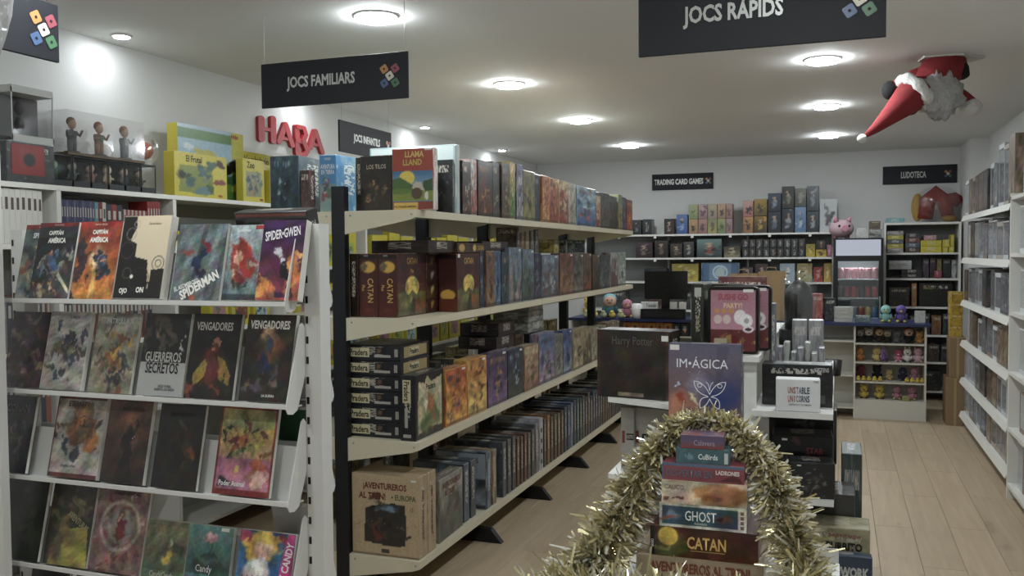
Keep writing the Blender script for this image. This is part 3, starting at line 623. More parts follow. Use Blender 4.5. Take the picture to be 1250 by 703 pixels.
patch(o, dd, 'F', 0.18, 0.58, 0.7, 0.93, PLATE, 'name_plate'); title(o, dd, 'F', 'Pradera', 0.44, 0.755, 0.36, 0.3, PINK, PI/2, 0.02); patch(o, dd, 'F', 0.3, 0.2, 0.5, 0.5, ink('a8a49a')); patch(o, dd, 'F', 0.2, 0.05, 0.7, 0.1, ink('a8a49a'))
P = Paint(44, 46, '171821'); P.poly([(0.05, 0.06), (0.08, 0.9), (0.3, 0.86), (0.4, 0.97), (0.55, 0.86), (0.95, 0.92), (0.93, 0.1), (0.5, 0.14)], 'b9b08a'); P.ell(0.5, 0.35, 0.38, 0.28, '7a8450', 0, 0.4); P.ell(0.55, 0.45, 0.12, 0.3, '9a5a30', 0.3, 0.4); P.ell(0.35, 0.5, 0.1, 0.12, 'd0c8a8', 0, 0.4); P.ell(0.3, 0.2, 0.25, 0.15, '4f6a34', 0, 0.5); P.ell(0.75, 0.3, 0.15, 0.2, '5a6a40', 0, 0.5); art(o, dd, 'R', P.grain(4)); title(o, dd, 'R', 'Pradera', 0.52, 0.78, 0.1, 0.5, PINK)
for k, (yy, ww, txt, c) in enumerate(((3.887, 0.265, 'Dixit', '3a2a1c'), (4.157, 0.269, 'Dixit', '4a3a24'))):
    ob = [q for q in bpy.data.objects if q.name.startswith('game_box') and q.get('label', '').startswith(('orange sunset', 'amber and ochre')[k])][0]
    title(ob, (0.075, ww, 0.28), 'R', txt, 0.5, 0.78, 0.11, 0.5, ink(c), 0, 0.0, 0.8, 0.008)
game_box((0.24, 0.3, 0.075), (-1.965, 4.93, Z+0.2805), 0, ('1a1414', '3a2424', '6a5048'), 'lower of two dark flat boxes lying over the purple game', None, 'z'); game_box((0.24, 0.3, 0.075), (-1.965, 4.95, Z+0.356), 0.03, ('161214', '3a2026', '5a4850'), 'upper of two dark flat boxes lying over the purple game', None, 'z')
for i in range(3): game_box((0.24, 0.32, 0.07), (-1.965, 5.5, Z+0.326+i*0.0705), 0.02*i, (['5a5a54', '6a6a62', '7a7a72'][i], 'a0a098', 'c0c0b8'), '%s grey flat box of the pile over the blue and pink game' % ['lowest', 'middle', 'highest'][i], 'grey boxes piled on the third shelf', 'z')
for i, (yy, h) in enumerate(((3.95, 0.33), (4.3, 0.3), (4.62, 0.28))): game_box((0.2, 0.06, h*0.9), (-1.975, yy+0.1, Z), 0, ('2c2a26', '4a463c', '7a7262'), 'dim box standing behind the orange games, %s from the near end' % ORD[i], 'boxes behind the third shelf games')

# --- bottom shelf: games with covers facing the near end
Z = GSH[0]+0.0005
TTR = ('b59c78', 'a58c68', '7a5c44'); REDINK = ink('6a2418')
dd = (0.34, 0.088, 0.372)
for i, y in enumerate((3.604, 3.697)):
    o = game_box(dd, (-1.922, y, Z), 0, TTR, ['tan anniversary train game box facing out on the bottom gondola shelf', 'second tan train game box right behind the facing one'][i], 'tan train game boxes')
    title(o, dd, 'R', '¡AVENTUREROS AL TREN!', 0.52, 0.52, 0.3, 0.85, REDINK, -PI/2, 0.02, 0.7)
    if i == 0:
        P = Paint(64, 68, 'b89f7a'); P.poly([(0.18, 0.16), (0.2, 0.58), (0.34, 0.62), (0.6, 0.66), (0.8, 0.65), (0.82, 0.4), (0.8, 0.14), (0.6, 0.12)], '2c2a2a'); P.ell(0.52, 0.6, 0.2, 0.06, '6f8aa4', 0, 0.6); P.blobs(11, 16, ['1f1c1c', '3a302a', '4a3a30', '23282c'], 0.5, 0.35, 0.16, 0.1, (0.03, 0.07)); P.ell(0.37, 0.32, 0.05, 0.12, '6a2c26', 0, 0.4); P.blobs(12, 8, ['8a6a50', '7a6450'], 0.5, 0.42, 0.18, 0.05, (0.012, 0.022)); P.rect(0, 0, 1, 0.015, '8a7456'); art(o, dd, 'F', P.grain(9, 0.03), 0.005, 0.005, 0.995, 0.995)
        title(o, dd, 'F', '¡AVENTUREROS', 0.5, 0.85, 0.1, 0.86, REDINK, 0, 0.03, 0.8); title(o, dd, 'F', 'AL TREN!', 0.31, 0.735, 0.085, 0.44, REDINK, 0, 0.03, 0.8); title(o, dd, 'F', '• EUROPA', 0.78, 0.735, 0.07, 0.36, ink('4a5a2c'), 0, 0.02, 0.8); title(o, dd, 'F', '15', 0.9, 0.6, 0.05, 0.1, ink('5a4a34')); patch(o, dd, 'F', 0.44, 0.04, 0.56, 0.09, ink('4a4038')); patch(o, dd, 'F', 0.89, 0.94, 0.97, 0.965, STICK, 'price_sticker', 0.0022)
dd = (0.07, 0.3, 0.3); o = game_box(dd, (-1.80, 3.945, Z), 0.03, ('8a8478', '4a4c44', 'a8a294'), 'grey train game box turned with its cover to the aisle', None, 'x')
P = Paint(40, 40, '6a6a5c'); P.grad('3a3a32', '8a8c84'); P.blobs(13, 18, ['2a2a26', '4c4a40', '5a5c54', '33302c'], 0.5, 0.35, 0.25, 0.15, (0.04, 0.1)); P.rect(0, 0.72, 1, 1, '8c867a'); art(o, dd, 'R', P.grain(5)); title(o, dd, 'R', 'AVENTUREROS', 0.5, 0.87, 0.1, 0.85, REDINK); title(o, dd, 'R', 'AL TREN!', 0.42, 0.74, 0.09, 0.5, REDINK)
BOT = [(0.07, 0.30, 'blue grey', '4c5a68', '2c343c', '8a98a0'), (0.07, 0.30, 'slate blue', '3c4856', '1f262c', '7a8890'), (0.072, 0.305, 'dark with a pale sky', '2a2c30', '8a98a8', '4a8a84'), (0.06, 0.3, 'tan train themed', 'a08a6a', '5a4030', '8a3a2a'), (0.06, 0.31, 'grey blue', '4c5660', '2c3236', '90989c'), (0.06, 0.31, 'dim steel', '4a4e50', '26282a', '8a8c8c'), (0.06, 0.312, 'dark steel', '3a4046', '23282c', 'a0a6aa'),
       (0.05, 0.29, 'rust', '6a4030', '3a2a24', 'a89a88'), (0.045, 0.285, 'dark brown', '3a2c26', '6a4a38', 'b0a290'), (0.05, 0.285, 'brick red', '6a3428', '3a2420', 'b8a894'), (0.05, 0.28, 'grey', '5c5a56', '3a3836', '9a9892'), (0.06, 0.29, 'smoke grey', '4a4846', '2c2a2a', '8a8884'), (0.06, 0.31, 'silver grey', '7c7e84', '4a4c52', 'a8aab0'), (0.07, 0.33, 'white', 'b9b9c0', '8a8a94', '2c2c30'),
       (0.05, 0.31, 'charcoal', '2c2a28', '4a4640', '8a8478'), (0.06, 0.32, 'orange edged', '8a5c30', '4a3420', 'c09050'), (0.06, 0.3, 'brown', '4c3c2c', '2c241c', '8a7a60'), (0.06, 0.3, 'dark umber', '3a2e24', '5a4632', '8a7a64'), (0.06, 0.295, 'olive', '3c3c2a', '5a5a40', '8a8a6a'), (0.06, 0.3, 'mahogany', '4a2a20', '2c1c18', '8a6a50'), (0.06, 0.31, 'deep blue', '26344c', '1a2230', '6a84a8'), (0.06, 0.31, 'night blue', '1f2c44', '3a4c6a', '8a98b0'), (0.06, 0.315, 'blue and white', '2c4468', '8a9ab0', '1c2840'), (0.06, 0.32, 'ink blue', '1c2636', '34485c', '7a8a9a'), (0.06, 0.32, 'teal blue', '24404c', '3a5a64', '8aa0a4'), (0.06, 0.31, 'dark teal', '1c3034', '2e4a4c', '7a9090')]
y = 4.13
for i, (t, h, desc, c1, c2, c3) in enumerate(BOT):
    w = 0.3 if i > 1 else 0.29; xr = -1.757-(0.0 if i not in (0, 1) else 0.02); dd = (w, t-0.003, h)
    o = game_box(dd, (xr-w/2, y+t/2, Z), 0, (c1, c2, c3), '%s game box, %s behind the turned train game, bottom gondola shelf' % (desc, ORD[i]), 'games filed along the bottom gondola shelf')
    if i in (0, 2, 3, 6, 13, 15): 
        P = compose(300+i, c1, c2, c3, 26, 28); 
        if i == 2: P.rect(0, 0.55, 1, 1, '9aa8b4'); P.ell(0.7, 0.3, 0.08, 0.18, '4f8a84', 0, 0.4)
        if i == 3: P.rect(0, 0.6, 1, 1, 'a8906c')
        art(o, dd, 'F', P)
    if i in (0, 2, 3): title(o, dd, 'F', 'AVENTUREROS', 0.5, 0.86, 0.09, 0.86, ink('5a2c22') if i else ink('8a8c88'))
    if i == 13:
        for k in range(4): patch(o, dd, 'R', 0.3, 0.12+k*0.2, 0.7, 0.2+k*0.2, INKBLACK)
    y += t+(0.1 if i in (1, 3) else 0.018)
k = 0
while y < 7.85:
    r = random.Random(900+k); h = r.uniform(0.28, 0.32); c = r.choice([('2a3036', '4a5258', '8a9298'), ('3a3630', '5a544a', '8a8474'), ('28303c', '44506a', '8a94a8'), ('34302c', '5c4c3c', '8a7a64')])
    game_box((0.3, 0.058, h), (-1.908, y+0.03, Z), 0, c, 'dim game box, %s of the group at far end of bottom gondola shelf' % ORD[k], 'games filed along the bottom gondola shelf'); y += 0.075; k += 1
# boxes on the far side of the gondola, glimpsed between the shelves
LEFTC = [('6a5a3a', 'b0a050', 'd0c890'), ('3a3c40', '6a6c70', '9a9ca0'), ('5a3a34', '8a5a4c', 'c0a090'), ('4c5a4a', '7a8a70', 'b0b8a0')]
for zi in (0, 1, 2, 3):
    y = 3.95 if zi != 3 else 4.3; k = 0
    while y < 7.7:
        r = random.Random(zi*77+k); w = r.uniform(0.2, 0.3); hh = r.uniform(0.16, 0.24) if zi else 0.26
        if zi == 2 and y < 5.3: hh = 0.1
        game_box((0.07, w, hh), (-2.48, y+w/2, GSH[zi]+0.0005), 0, LEFTC[(k+zi) % 4], 'box on far side of the gondola, %s shelf, %s from near end' % (['bottom', 'third', 'second', 'top'][zi], ORD[k]), 'games on the far side of the gondola', 'x'); y += w+r.uniform(0.1, 0.5); k += 1

# ================================================================== comic rack (double-sided, sloping trays)
RY = 2.37; RX0, RX1 = -2.70, -1.505
RACKW = mat('white_rack_steel', 'd6d5d0', 0.38)
rk = empty('comic_rack', (-2.1, RY, 0), 0, 'white steel comic rack with sloping trays full of comics', 'display rack')
def rpart(name, mb, m=RACKW): return mb.build(name, m, rk)
for x in (RX1, RX0):
    rpart('post', MB().box(x-0.0275+2.1, -0.028, 0.0, x+0.0275+2.1, 0.028, 1.645))
    for k in range(24):
        z = 1.6-k*0.062
        rpart('slot', MB().box(x-0.024+2.1, -0.0288, z-0.011, x-0.015+2.1, -0.0278, z+0.011), BLACK)
    rpart('foot', MB().prism([(-0.4, 0.0), (0.4, 0.0), (0.4, 0.03), (0.05, 0.08), (-0.05, 0.08), (-0.4, 0.03)], 0, x-0.027+2.1, x+0.027+2.1))
for zc in (1.62, 0.3): rpart('crossbar', MB().box(RX0+0.028+2.1, -0.012, zc-0.02, RX1-0.028+2.1, 0.012, zc+0.0))
RACKZ = [1.408, 1.102, 0.808, 0.508, 0.208]
X0, X1 = RX0+0.03+2.1, RX1+0.0+2.1
for z in RACKZ:
    for s in (-1, 1):
        # tray: lip, floor and a leaning back plate
        mb = MB(); mb.box(X0, min(s*0.128, s*0.123), z-0.01, X1-0.03, max(s*0.128, s*0.123), z+0.004); mb.box(X0, min(s*0.123, s*0.045), z-0.012, X1-0.03, max(s*0.123, s*0.045), z-0.008)
        mb.prism([(s*0.068, z-0.008), (s*0.071, z-0.008), (s*0.033, z+0.152), (s*0.030, z+0.152)], 0, X0, X1-0.03)
        rpart('tray', mb)
        # end cheek with a rounded toe
        pts = [(s*0.03, z+0.23), (s*0.03, z+0.08), (s*0.075, z-0.02), (s*0.10, z-0.03), (s*0.125, z-0.025), (s*0.134, z-0.008), (s*0.13, z+0.01), (s*0.055, z+0.235), (s*0.042, z+0.242)]
        rpart('tray_cheek', MB().prism(pts if s < 0 else pts[::-1], 0, X1-0.03, X1-0.027))
LEAN = -0.235
def comic(row, x, w, h, thick, paint, label, rz=0.0, dy=0.0, roll=0.0, cols=('d9d6cc',), pages=True, name='comic_book', cat='comic'):
    z = RACKZ[row]
    o = mesh_obj(name, chamfer_box(w, thick, h, 'y', 0.001), [PAPER, PAPER], None, (x, 2.262+dy+thick/2*1.03, z+0.0005+thick*0.12), (LEAN, roll, rz)); tag(o, label, cat, 'comics on the white rack')
    art(o, (w, thick, h), 'F', paint, 0.0, 0.0, 1.0, 1.0, off=0.0004)
    b = MB().box(-w/2-0.0004, thick/2, 0, w/2, thick/2+0.0006, h); b.build('back_cover', mat('dark_back_cover', '2a2828', 0.4), o)
    return o, (w, thick, h)
def T(od, s, u, v, hh, ww, c, roll=0.0, bold=0.02, sq=0.8): return title(od[0], od[1], 'F', s, u, v, hh, ww, ink(c), roll, bold, sq, 0.0014)
W_, H_ = 60, 84
C1, C2, C3, C4 = COMIC_ROWS
IV = 'e4e0d6'
# --- top row
P = Paint(W_, H_, '4a5a54'); P.grad('8a8470', '3a4a48', 0, 0.9); P.blobs(21, 40, ['2a3438', '6a7a78', 'b07a4a', '44585c', 'a89a70', '7a4a34'], 0.5, 0.4, 0.28, 0.22, (0.03, 0.13)); P.ell(0.65, 0.5, 0.12, 0.08, 'c8874a', 0.4, 0.5); P.rect(0, 0.93, 1, 1, '7a221c')
o = comic(0, C1[0][0], 0.17, 0.258, 0.01, P.grain(1), 'murky green superhero comic, leftmost of the top rack row', dy=0.03); T(o, 'MARVEL HÉROES', 0.5, 0.965, 0.028, 0.8, 'c89a90'); T(o, 'SPIDERMAN', 0.55, 0.85, 0.075, 0.85, 'c9cdca', 0.0, 0.03)
P = Paint(W_, H_, '2a2c30'); P.grad('4a4a48', '17191c', 0, 0.8); P.blobs(22, 34, ['34404c', '6a7078', '26303c', '8a8478', '54493c', 'a8a498'], 0.45, 0.36, 0.26, 0.16, (0.03, 0.11)); P.ell(0.5, 0.5, 0.13, 0.13, '3f5f8a', 0, 0.3); P.ell(0.35, 0.56, 0.06, 0.06, 'b8503c', 0, 0.4); P.blobs(23, 12, ['a87a4a', '7a4632', 'c0b090'], 0.3, 0.1, 0.25, 0.07, (0.03, 0.09)); P.poly([(0.62, 0.3), (1, 0.05), (1, 0.1), (0.66, 0.34)], 'c8c0a4'); P.rect(0, 0.945, 1, 1, '6f1d1c')
o = comic(0, C1[1][0], 0.172, 0.262, 0.012, P.grain(2), 'dark comic with blue and grey figures left of the orange one', dy=0.008); T(o, 'MARVEL HÉROES', 0.5, 0.972, 0.025, 0.8, 'c89a90'); T(o, 'CAPITÁN', 0.45, 0.87, 0.07, 0.62, IV, 0, 0.04); T(o, 'AMÉRICA', 0.5, 0.77, 0.085, 0.78, IV, 0, 0.05)
P = Paint(W_, H_, 'a85a30'); P.grad('c0702c', '8a3020', 0, 0.95); P.ell(0.5, 0.5, 0.25, 0.2, 'e8b878', 0, 0.8); P.ell(0.45, 0.55, 0.14, 0.12, 'f0d8b0', 0, 0.9); P.blobs(24, 22, ['1c1a1e', '2a2430', '3a2020'], 0.12, 0.52, 0.08, 0.14, (0.03, 0.1)); P.blobs(25, 18, ['22344a', '34506c', '1a2430'], 0.7, 0.42, 0.1, 0.1, (0.03, 0.1)); P.poly([(0.1, 0.05), (0.25, 0.32), (0.4, 0.1), (0.52, 0.34), (0.62, 0.08), (0.85, 0.3), (0.95, 0.05)], 'e08a34', 0.7); P.poly([(0.42, 0), (0.46, 0.4), (0.52, 0.4), (0.56, 0)], 'f0c060', 0.6); P.rect(0, 0.925, 1, 1, '9c2a1e')
o = comic(0, C1[2][0], 0.178, 0.262, 0.012, P.grain(3), 'orange flame coloured comic on the top rack row', dy=0.0); T(o, 'MARVEL HÉROES', 0.5, 0.965, 0.03, 0.8, 'd8a890'); T(o, 'CAPITÁN', 0.5, 0.87, 0.07, 0.6, IV, 0, 0.04); T(o, 'AMÉRICA', 0.5, 0.77, 0.085, 0.78, IV, 0, 0.05)
P = Paint(W_, H_, 'd0bd9c'); P.poly([(0, 0), (0, 1), (0.27, 1), (0.3, 0.86), (0.2, 0.7), (0.34, 0.66), (0.34, 0.5), (0.62, 0.46), (0.72, 0.0)], '161413'); P.poly([(0.7, 0), (0.72, 0.34), (1, 0.36), (1, 0)], '1c1917'); [P.ring(u, v, r, 0.012, c) for u, v, r, c in ((0.2, 0.78, 0.1, '8a8078'), (0.16, 0.58, 0.14, '5a3a4a'), (0.22, 0.3, 0.09, '6a5a50'), (0.85, 0.42, 0.12, '161413'), (0.85, 0.42, 0.06, '161413'), (0.3, 0.9, 0.06, 'b0a490'), (0.5, 0.22, 0.2, '3a2c38'))]; P.ell(0.33, 0.26, 0.035, 0.025, 'e0d8c8', 0, 0.2)
o = comic(0, C1[3][0], 0.19, 0.272, 0.034, P, 'thick cream and black hardback showing targets on the top rack row', dy=-0.004); T(o, 'Ojo de Halcón', 0.68, 0.9, 0.035, 0.5, '4a4038', 0, 0.0); T(o, 'OJO', 0.2, 0.08, 0.08, 0.3, 'e8e4d8', 0, 0.04); T(o, 'ON', 0.55, 0.1, 0.07, 0.22, 'e8e4d8', 0, 0.04)
P = Paint(W_, H_, '4c5658'); P.grad('5a6264', '5c686a'); [P.poly([(a, 0), (a+0.06, 0), (a+0.3, 1), (a+0.2, 1)], c, 0.6) for a, c in ((-0.2, '3a4446'), (0.1, '6f7a78'), (0.32, '2e3638'), (0.6, '7a8480'), (0.8, '3a4244'))]; P.ell(0.52, 0.58, 0.09, 0.22, '1c2a48', -0.5, 0.3); P.ell(0.6, 0.7, 0.07, 0.1, '7a241e', 0.3, 0.4); P.ell(0.22, 0.62, 0.12, 0.05, '8a4a3a', 0.2, 0.4); P.ell(0.5, 0.4, 0.05, 0.14, '1c2438', 0.4, 0.3); P.ell(0.4, 0.05, 0.12, 0.04, 'a8443a', 0, 0.4)
o = comic(0, C1[4][0], 0.185, 0.245, 0.014, P.grain(4), 'grey city scene comic right of the thick cream hardback', dy=0.0); T(o, 'EL ASOMBROSO', 0.3, 0.2, 0.06, 0.5, IV, -0.35, 0.02); T(o, 'SPIDERMAN', 0.56, 0.2, 0.13, 0.82, IV, -0.5, 0.04)
P = Paint(46, 70, '8a9494'); P.grad('5a6a6a', '9aa4a6'); P.ell(0.42, 0.6, 0.3, 0.24, '8c2a22', 0.3, 0.25); P.ell(0.35, 0.56, 0.12, 0.1, 'c89a7c', 0, 0.3); P.ell(0.62, 0.46, 0.28, 0.18, '9c2a26', -0.4, 0.3); P.ell(0.3, 0.35, 0.1, 0.14, 'b04a34', 0.4, 0.4); P.blobs(27, 14, ['2a2c30', '7a2420', '4a5450', 'a8a08c'], 0.5, 0.28, 0.25, 0.1, (0.03, 0.09)); P.rect(0, 0, 1, 0.08, '3a4244')
o = comic(0, C1[5][0]+0.002, 0.14, 0.238, 0.022, P.grain(5), 'pale comic with a red figure beside the purple comic', dy=0.012); T(o, 'Spiderman', 0.42, 0.92, 0.06, 0.6, 'dfe0de'); patch(o[0], o[1], 'F', 0.72, 0.94, 0.98, 0.99, ink('a83028'), 'corner_panel', 0.0014)
P = Paint(50, 76, '3c1c48'); P.grad('7a3040', '2c1440', 0.1, 0.9); P.blobs(28, 20, ['e0a04a', 'c8743c', 'd88a4a', 'b8503c'], 0.85, 0.3, 0.1, 0.14, (0.05, 0.12)); P.blobs(29, 10, ['d8943f', 'c06a38'], 0.15, 0.15, 0.12, 0.08, (0.05, 0.12)); P.ell(0.45, 0.6, 0.12, 0.06, 'c8b8c0', 0.5, 0.3); P.ell(0.62, 0.36, 0.12, 0.16, '14101a', 0.2, 0.3); P.ell(0.55, 0.5, 0.09, 0.07, 'd8d0d4', 0, 0.3); P.rect(0, 0, 1, 0.035, 'b04a40')
o = comic(0, C1[6][0]+0.012, 0.15, 0.248, 0.03, P.grain(6), 'purple and orange comic at right end of the top rack row', dy=-0.006); T(o, 'SPIDER•GWEN', 0.48, 0.83, 0.12, 0.82, 'e8e2e4', -0.16, 0.02, 0.9)
# --- second row
P = Paint(W_, H_, '3c2c30'); P.grad('4a3c3c', '34242c'); P.blobs(31, 40, ['2c2024', '5a4440', '6a5a50', '4a3444', '8a6a54'], 0.5, 0.45, 0.25, 0.22, (0.03, 0.12)); o = comic(1, C2[0][0], 0.172, 0.262, 0.012, P.grain(1), 'dim purple brown comic, leftmost of the second rack row', dy=0.01)
P = Paint(W_, H_, 'a09a94'); P.grad('8a8478', 'aaa49e'); P.blobs(32, 46, ['2c3448', '3a3844', '6a5a3c', '4a5060', '8a7038', '20242c'], 0.45, 0.5, 0.2, 0.16, (0.03, 0.1)); o = comic(1, C2[1][0], 0.175, 0.264, 0.02, P.grain(2), 'whitish comic crowded with dark blue figures, second rack row'); T(o, 'X-MEN', 0.6, 0.93, 0.05, 0.5, '5a5a5c')
P = Paint(W_, H_, '8f8c78'); P.grad('7a7258', '949284'); P.blobs(33, 40, ['9a7a2c', 'b08a34', '5a4a30', '3a3a40', '8a4a30', '2c2c34'], 0.5, 0.45, 0.2, 0.18, (0.03, 0.1)); P.ell(0.6, 0.16, 0.25, 0.08, '26242a', 0, 0.5); o = comic(1, C2[2][0], 0.176, 0.264, 0.012, P.grain(3), 'yellowish team comic left of the half black, half white comic'); T(o, 'PATRULLA X', 0.55, 0.9, 0.07, 0.8, 'b8b8b4', 0, 0.03)
P = Paint(W_, H_, '1c1c1c'); P.blobs(34, 22, ['3a4038', '2c3444', '4a4034', '5a5048'], 0.4, 0.75, 0.25, 0.1, (0.04, 0.1)); P.ell(0.35, 0.76, 0.07, 0.07, '8a6a50', 0, 0.4); P.rect(0, 0, 1, 0.4, '9d9c98'); P.poly([(0.0, 0.4), (1, 0.4), (1, 0.44), (0, 0.42)], '1c1c1c'); P.ell(0.87, 0.64, 0.04, 0.07, 'b8b8b4', 0.4, 0.3)
o = comic(1, C2[3][0], 0.178, 0.266, 0.014, P, 'half black, half white lettered comic on the second rack row'); T(o, 'GUERREROS', 0.5, 0.47, 0.12, 0.8, 'b8b8b0', 0, 0.02, 0.6); T(o, 'SECRETOS', 0.5, 0.335, 0.13, 0.82, '1c1c1c', 0, 0.02, 0.6); T(o, 'NICK FURIA,\nAGENTE DE NADA', 0.62, 0.1, 0.07, 0.5, '1c1c1c', 0, 0.01)
P = Paint(W_, H_, '17130f'); P.ell(0.5, 0.34, 0.34, 0.34, '5a241c', 0, 0.6); P.poly([(0.12, 0.28), (0.3, 0.44), (0.42, 0.5), (0.36, 0.26), (0.15, 0.12)], 'a88a34', 0.8); P.poly([(0.9, 0.28), (0.74, 0.46), (0.6, 0.5), (0.66, 0.24), (0.88, 0.16)], '9a7c30', 0.8); P.ell(0.5, 0.48, 0.13, 0.18, '6a2820', 0, 0.4); P.ell(0.5, 0.66, 0.06, 0.05, 'a8694c', 0, 0.3); P.blobs(35, 10, ['2a1c14', '7a3424', '1c1814'], 0.5, 0.12, 0.25, 0.06, (0.05, 0.14))
o = comic(1, C2[4][0], 0.182, 0.268, 0.014, P.grain(5), 'dark comic with red and yellow caped figure, second rack row'); T(o, 'VENGADORES', 0.46, 0.85, 0.1, 0.76, 'bcb8ae', 0, 0.02, 0.6)
P = Paint(W_, H_, '2a211c'); P.ell(0.55, 0.6, 0.4, 0.3, '7a4a2c', 0, 0.9); P.ell(0.5, 0.78, 0.2, 0.12, 'c8a070', 0, 0.9); P.ell(0.48, 0.48, 0.1, 0.14, '22304a', 0, 0.3); P.ell(0.4, 0.36, 0.16, 0.08, '1c2434', 0.4, 0.4); P.ell(0.47, 0.66, 0.04, 0.1, '34486a', -0.2, 0.3); P.blobs(36, 16, ['1c1814', '3a2c24', '4a4a50', '6a5a44'], 0.5, 0.16, 0.28, 0.09, (0.03, 0.1))
o = comic(1, C2[5][0], 0.175, 0.268, 0.018, P.grain(6), 'comic with a glowing brown sky, right end of second rack row'); T(o, 'VENGADORES', 0.48, 0.88, 0.1, 0.82, 'd8d4cc', 0, 0.03, 0.7); T(o, 'LA GUERRA', 0.6, 0.07, 0.03, 0.36, 'd8d4cc')
# --- third row
P = Paint(W_, H_, '2e2c30'); P.blobs(41, 30, ['3a3c40', '22242a', '4a463e', '5a5850'], 0.5, 0.4, 0.25, 0.2, (0.04, 0.12)); o = comic(2, C3[0][0], 0.175, 0.262, 0.012, P.grain(1), 'dark grey comic, leftmost of the third rack row'); T(o, 'CONAN', 0.55, 0.84, 0.1, 0.7, '6f6d6c')
P = Paint(W_+6, H_, '9a9188'); P.ell(0.55, 0.6, 0.34, 0.22, '7a4a24', 0, 0.4); P.blobs(42, 40, ['8a5a2c', '5a3a20', 'a06a30', '6a4a34', '3a2c28'], 0.55, 0.58, 0.2, 0.11, (0.03, 0.1)); P.ell(0.28, 0.36, 0.07, 0.15, '2a3440', 0.2, 0.3); P.ell(0.5, 0.3, 0.08, 0.12, '26303c', -0.2, 0.3); P.ell(0.75, 0.4, 0.12, 0.14, 'a8642c', 0, 0.4); P.rect(0, 0.0, 1, 0.06, '5a241f'); P.rect(0, 0.96, 1, 1, '5a241f'); P.rect(0, 0, 0.03, 1, '5a241f')
o = comic(2, C3[1][0], 0.21, 0.272, 0.02, P.grain(2), 'large whitish comic with orange brown creature and red border'); T(o, 'ETERNITY', 0.45, 0.9, 0.07, 0.66, '4c4a4c', 0, 0.03); T(o, 'Graphic novel', 0.4, 0.14, 0.05, 0.5, '5a5654')
P = Paint(W_, H_, '4a2c20'); P.grad('2c1c18', '5a3422'); P.ell(0.55, 0.62, 0.3, 0.35, '8a5434', 0, 0.9); P.ell(0.55, 0.55, 0.16, 0.14, '17110f', 0, 0.3); P.ell(0.5, 0.3, 0.1, 0.24, '1c1411', 0.1, 0.3); P.ell(0.66, 0.7, 0.05, 0.14, '1c1411', -0.4, 0.3); P.poly([(0.3, 0.02), (0.42, 0.3), (0.62, 0.3), (0.75, 0.02)], '140e0c', 0.8); P.ell(0.66, 0.55, 0.02, 0.015, 'd0b8a8', 0, 0.3)
o = comic(2, C3[2][0], 0.178, 0.27, 0.016, P.grain(3), 'brown comic with a dark standing figure, third rack row'); T(o, 'ANIQUILACIÓN', 0.55, 0.9, 0.085, 0.8, '2a1c14', 0, 0.0, 0.55)
P = Paint(W_, H_, '1c1613'); P.ell(0.55, 0.45, 0.3, 0.3, '5a3018', 0, 0.9); P.ell(0.8, 0.4, 0.15, 0.1, '7a4520', 0.3, 0.8); P.ell(0.5, 0.5, 0.16, 0.16, '17110d', 0, 0.4); P.ell(0.48, 0.3, 0.14, 0.2, '14100d', 0, 0.4); P.ell(0.55, 0.74, 0.08, 0.06, '4a3a34', 0, 0.5)
o = comic(2, C3[3][0], 0.178, 0.268, 0.012, P.grain(4), 'near black comic with faint fire glow, third rack row'); T(o, 'ANIQUILACIÓN', 0.48, 0.88, 0.085, 0.75, '3a322c', 0, 0.0, 0.55)
P = Paint(W_+8, H_, '8f8a54'); P.grad('a8687a', 'b0984c', 0.05, 0.75); P.rect(0, 0, 1, 0.42, 'a9647a'); P.blobs(44, 36, ['5a3a24', '3a4a28', '6a2c28', '4a3a2a', '7a7a44', '8a4a2c', '2c2420'], 0.45, 0.68, 0.24, 0.14, (0.03, 0.1)); P.ell(0.7, 0.62, 0.07, 0.14, 'c8b850', 0, 0.3); P.ell(0.76, 0.26, 0.2, 0.2, 'a8543a', 0.3, 0.25); P.ell(0.78, 0.2, 0.15, 0.13, 'd09a90', 0, 0.25); P.ell(0.2, 0.12, 0.2, 0.07, '2c2428', 0, 0.3); P.ell(0.4, 0.32, 0.07, 0.05, 'b8a860', 0, 0.3); P.rect(0, 0, 1, 0.07, '7a241e'); P.rect(0, 0.97, 1, 1, '7a241e'); P.rect(0, 0, 0.04, 1, '7a241e'); P.rect(0.96, 0, 1, 1, '8a3428')
o = comic(2, C3[4][0], 0.21, 0.272, 0.014, P.grain(5), 'pink and olive comic with red border, rightmost in the third row'); T(o, 'Poder Animal', 0.33, 0.13, 0.06, 0.5, 'dad6d0', 0, 0.02)
# --- fourth row
P = Paint(W_, H_, '22271f'); P.blobs(51, 24, ['2c3228', '1c201c', '3a3c30'], 0.5, 0.5, 0.3, 0.3, (0.05, 0.16)); comic(3, C4[0][0], 0.2, 0.27, 0.012, P, 'blackish green comic, leftmost of the fourth rack row')
P = Paint(W_, H_, '2a2720'); P.blobs(52, 20, ['4a4430', '2c2820', '6a6038'], 0.5, 0.7, 0.25, 0.15, (0.04, 0.14)); P.poly([(0.1, 0), (0.2, 0.32), (0.5, 0.45), (0.9, 0.5), (1, 0.0)], '8f8434'); P.ell(0.4, 0.42, 0.22, 0.22, '7a6a38', 0.5, 0.5); P.ell(0.25, 0.2, 0.2, 0.2, '5a4a34', 0, 0.5); o = comic(3, C4[1][0], 0.19, 0.27, 0.014, P.grain(2), 'dark comic with yellow lower half, second in the fourth row'); T(o, 'AVENTURAS', 0.68, 0.55, 0.08, 0.55, '9a9468', 0.5, 0.02)
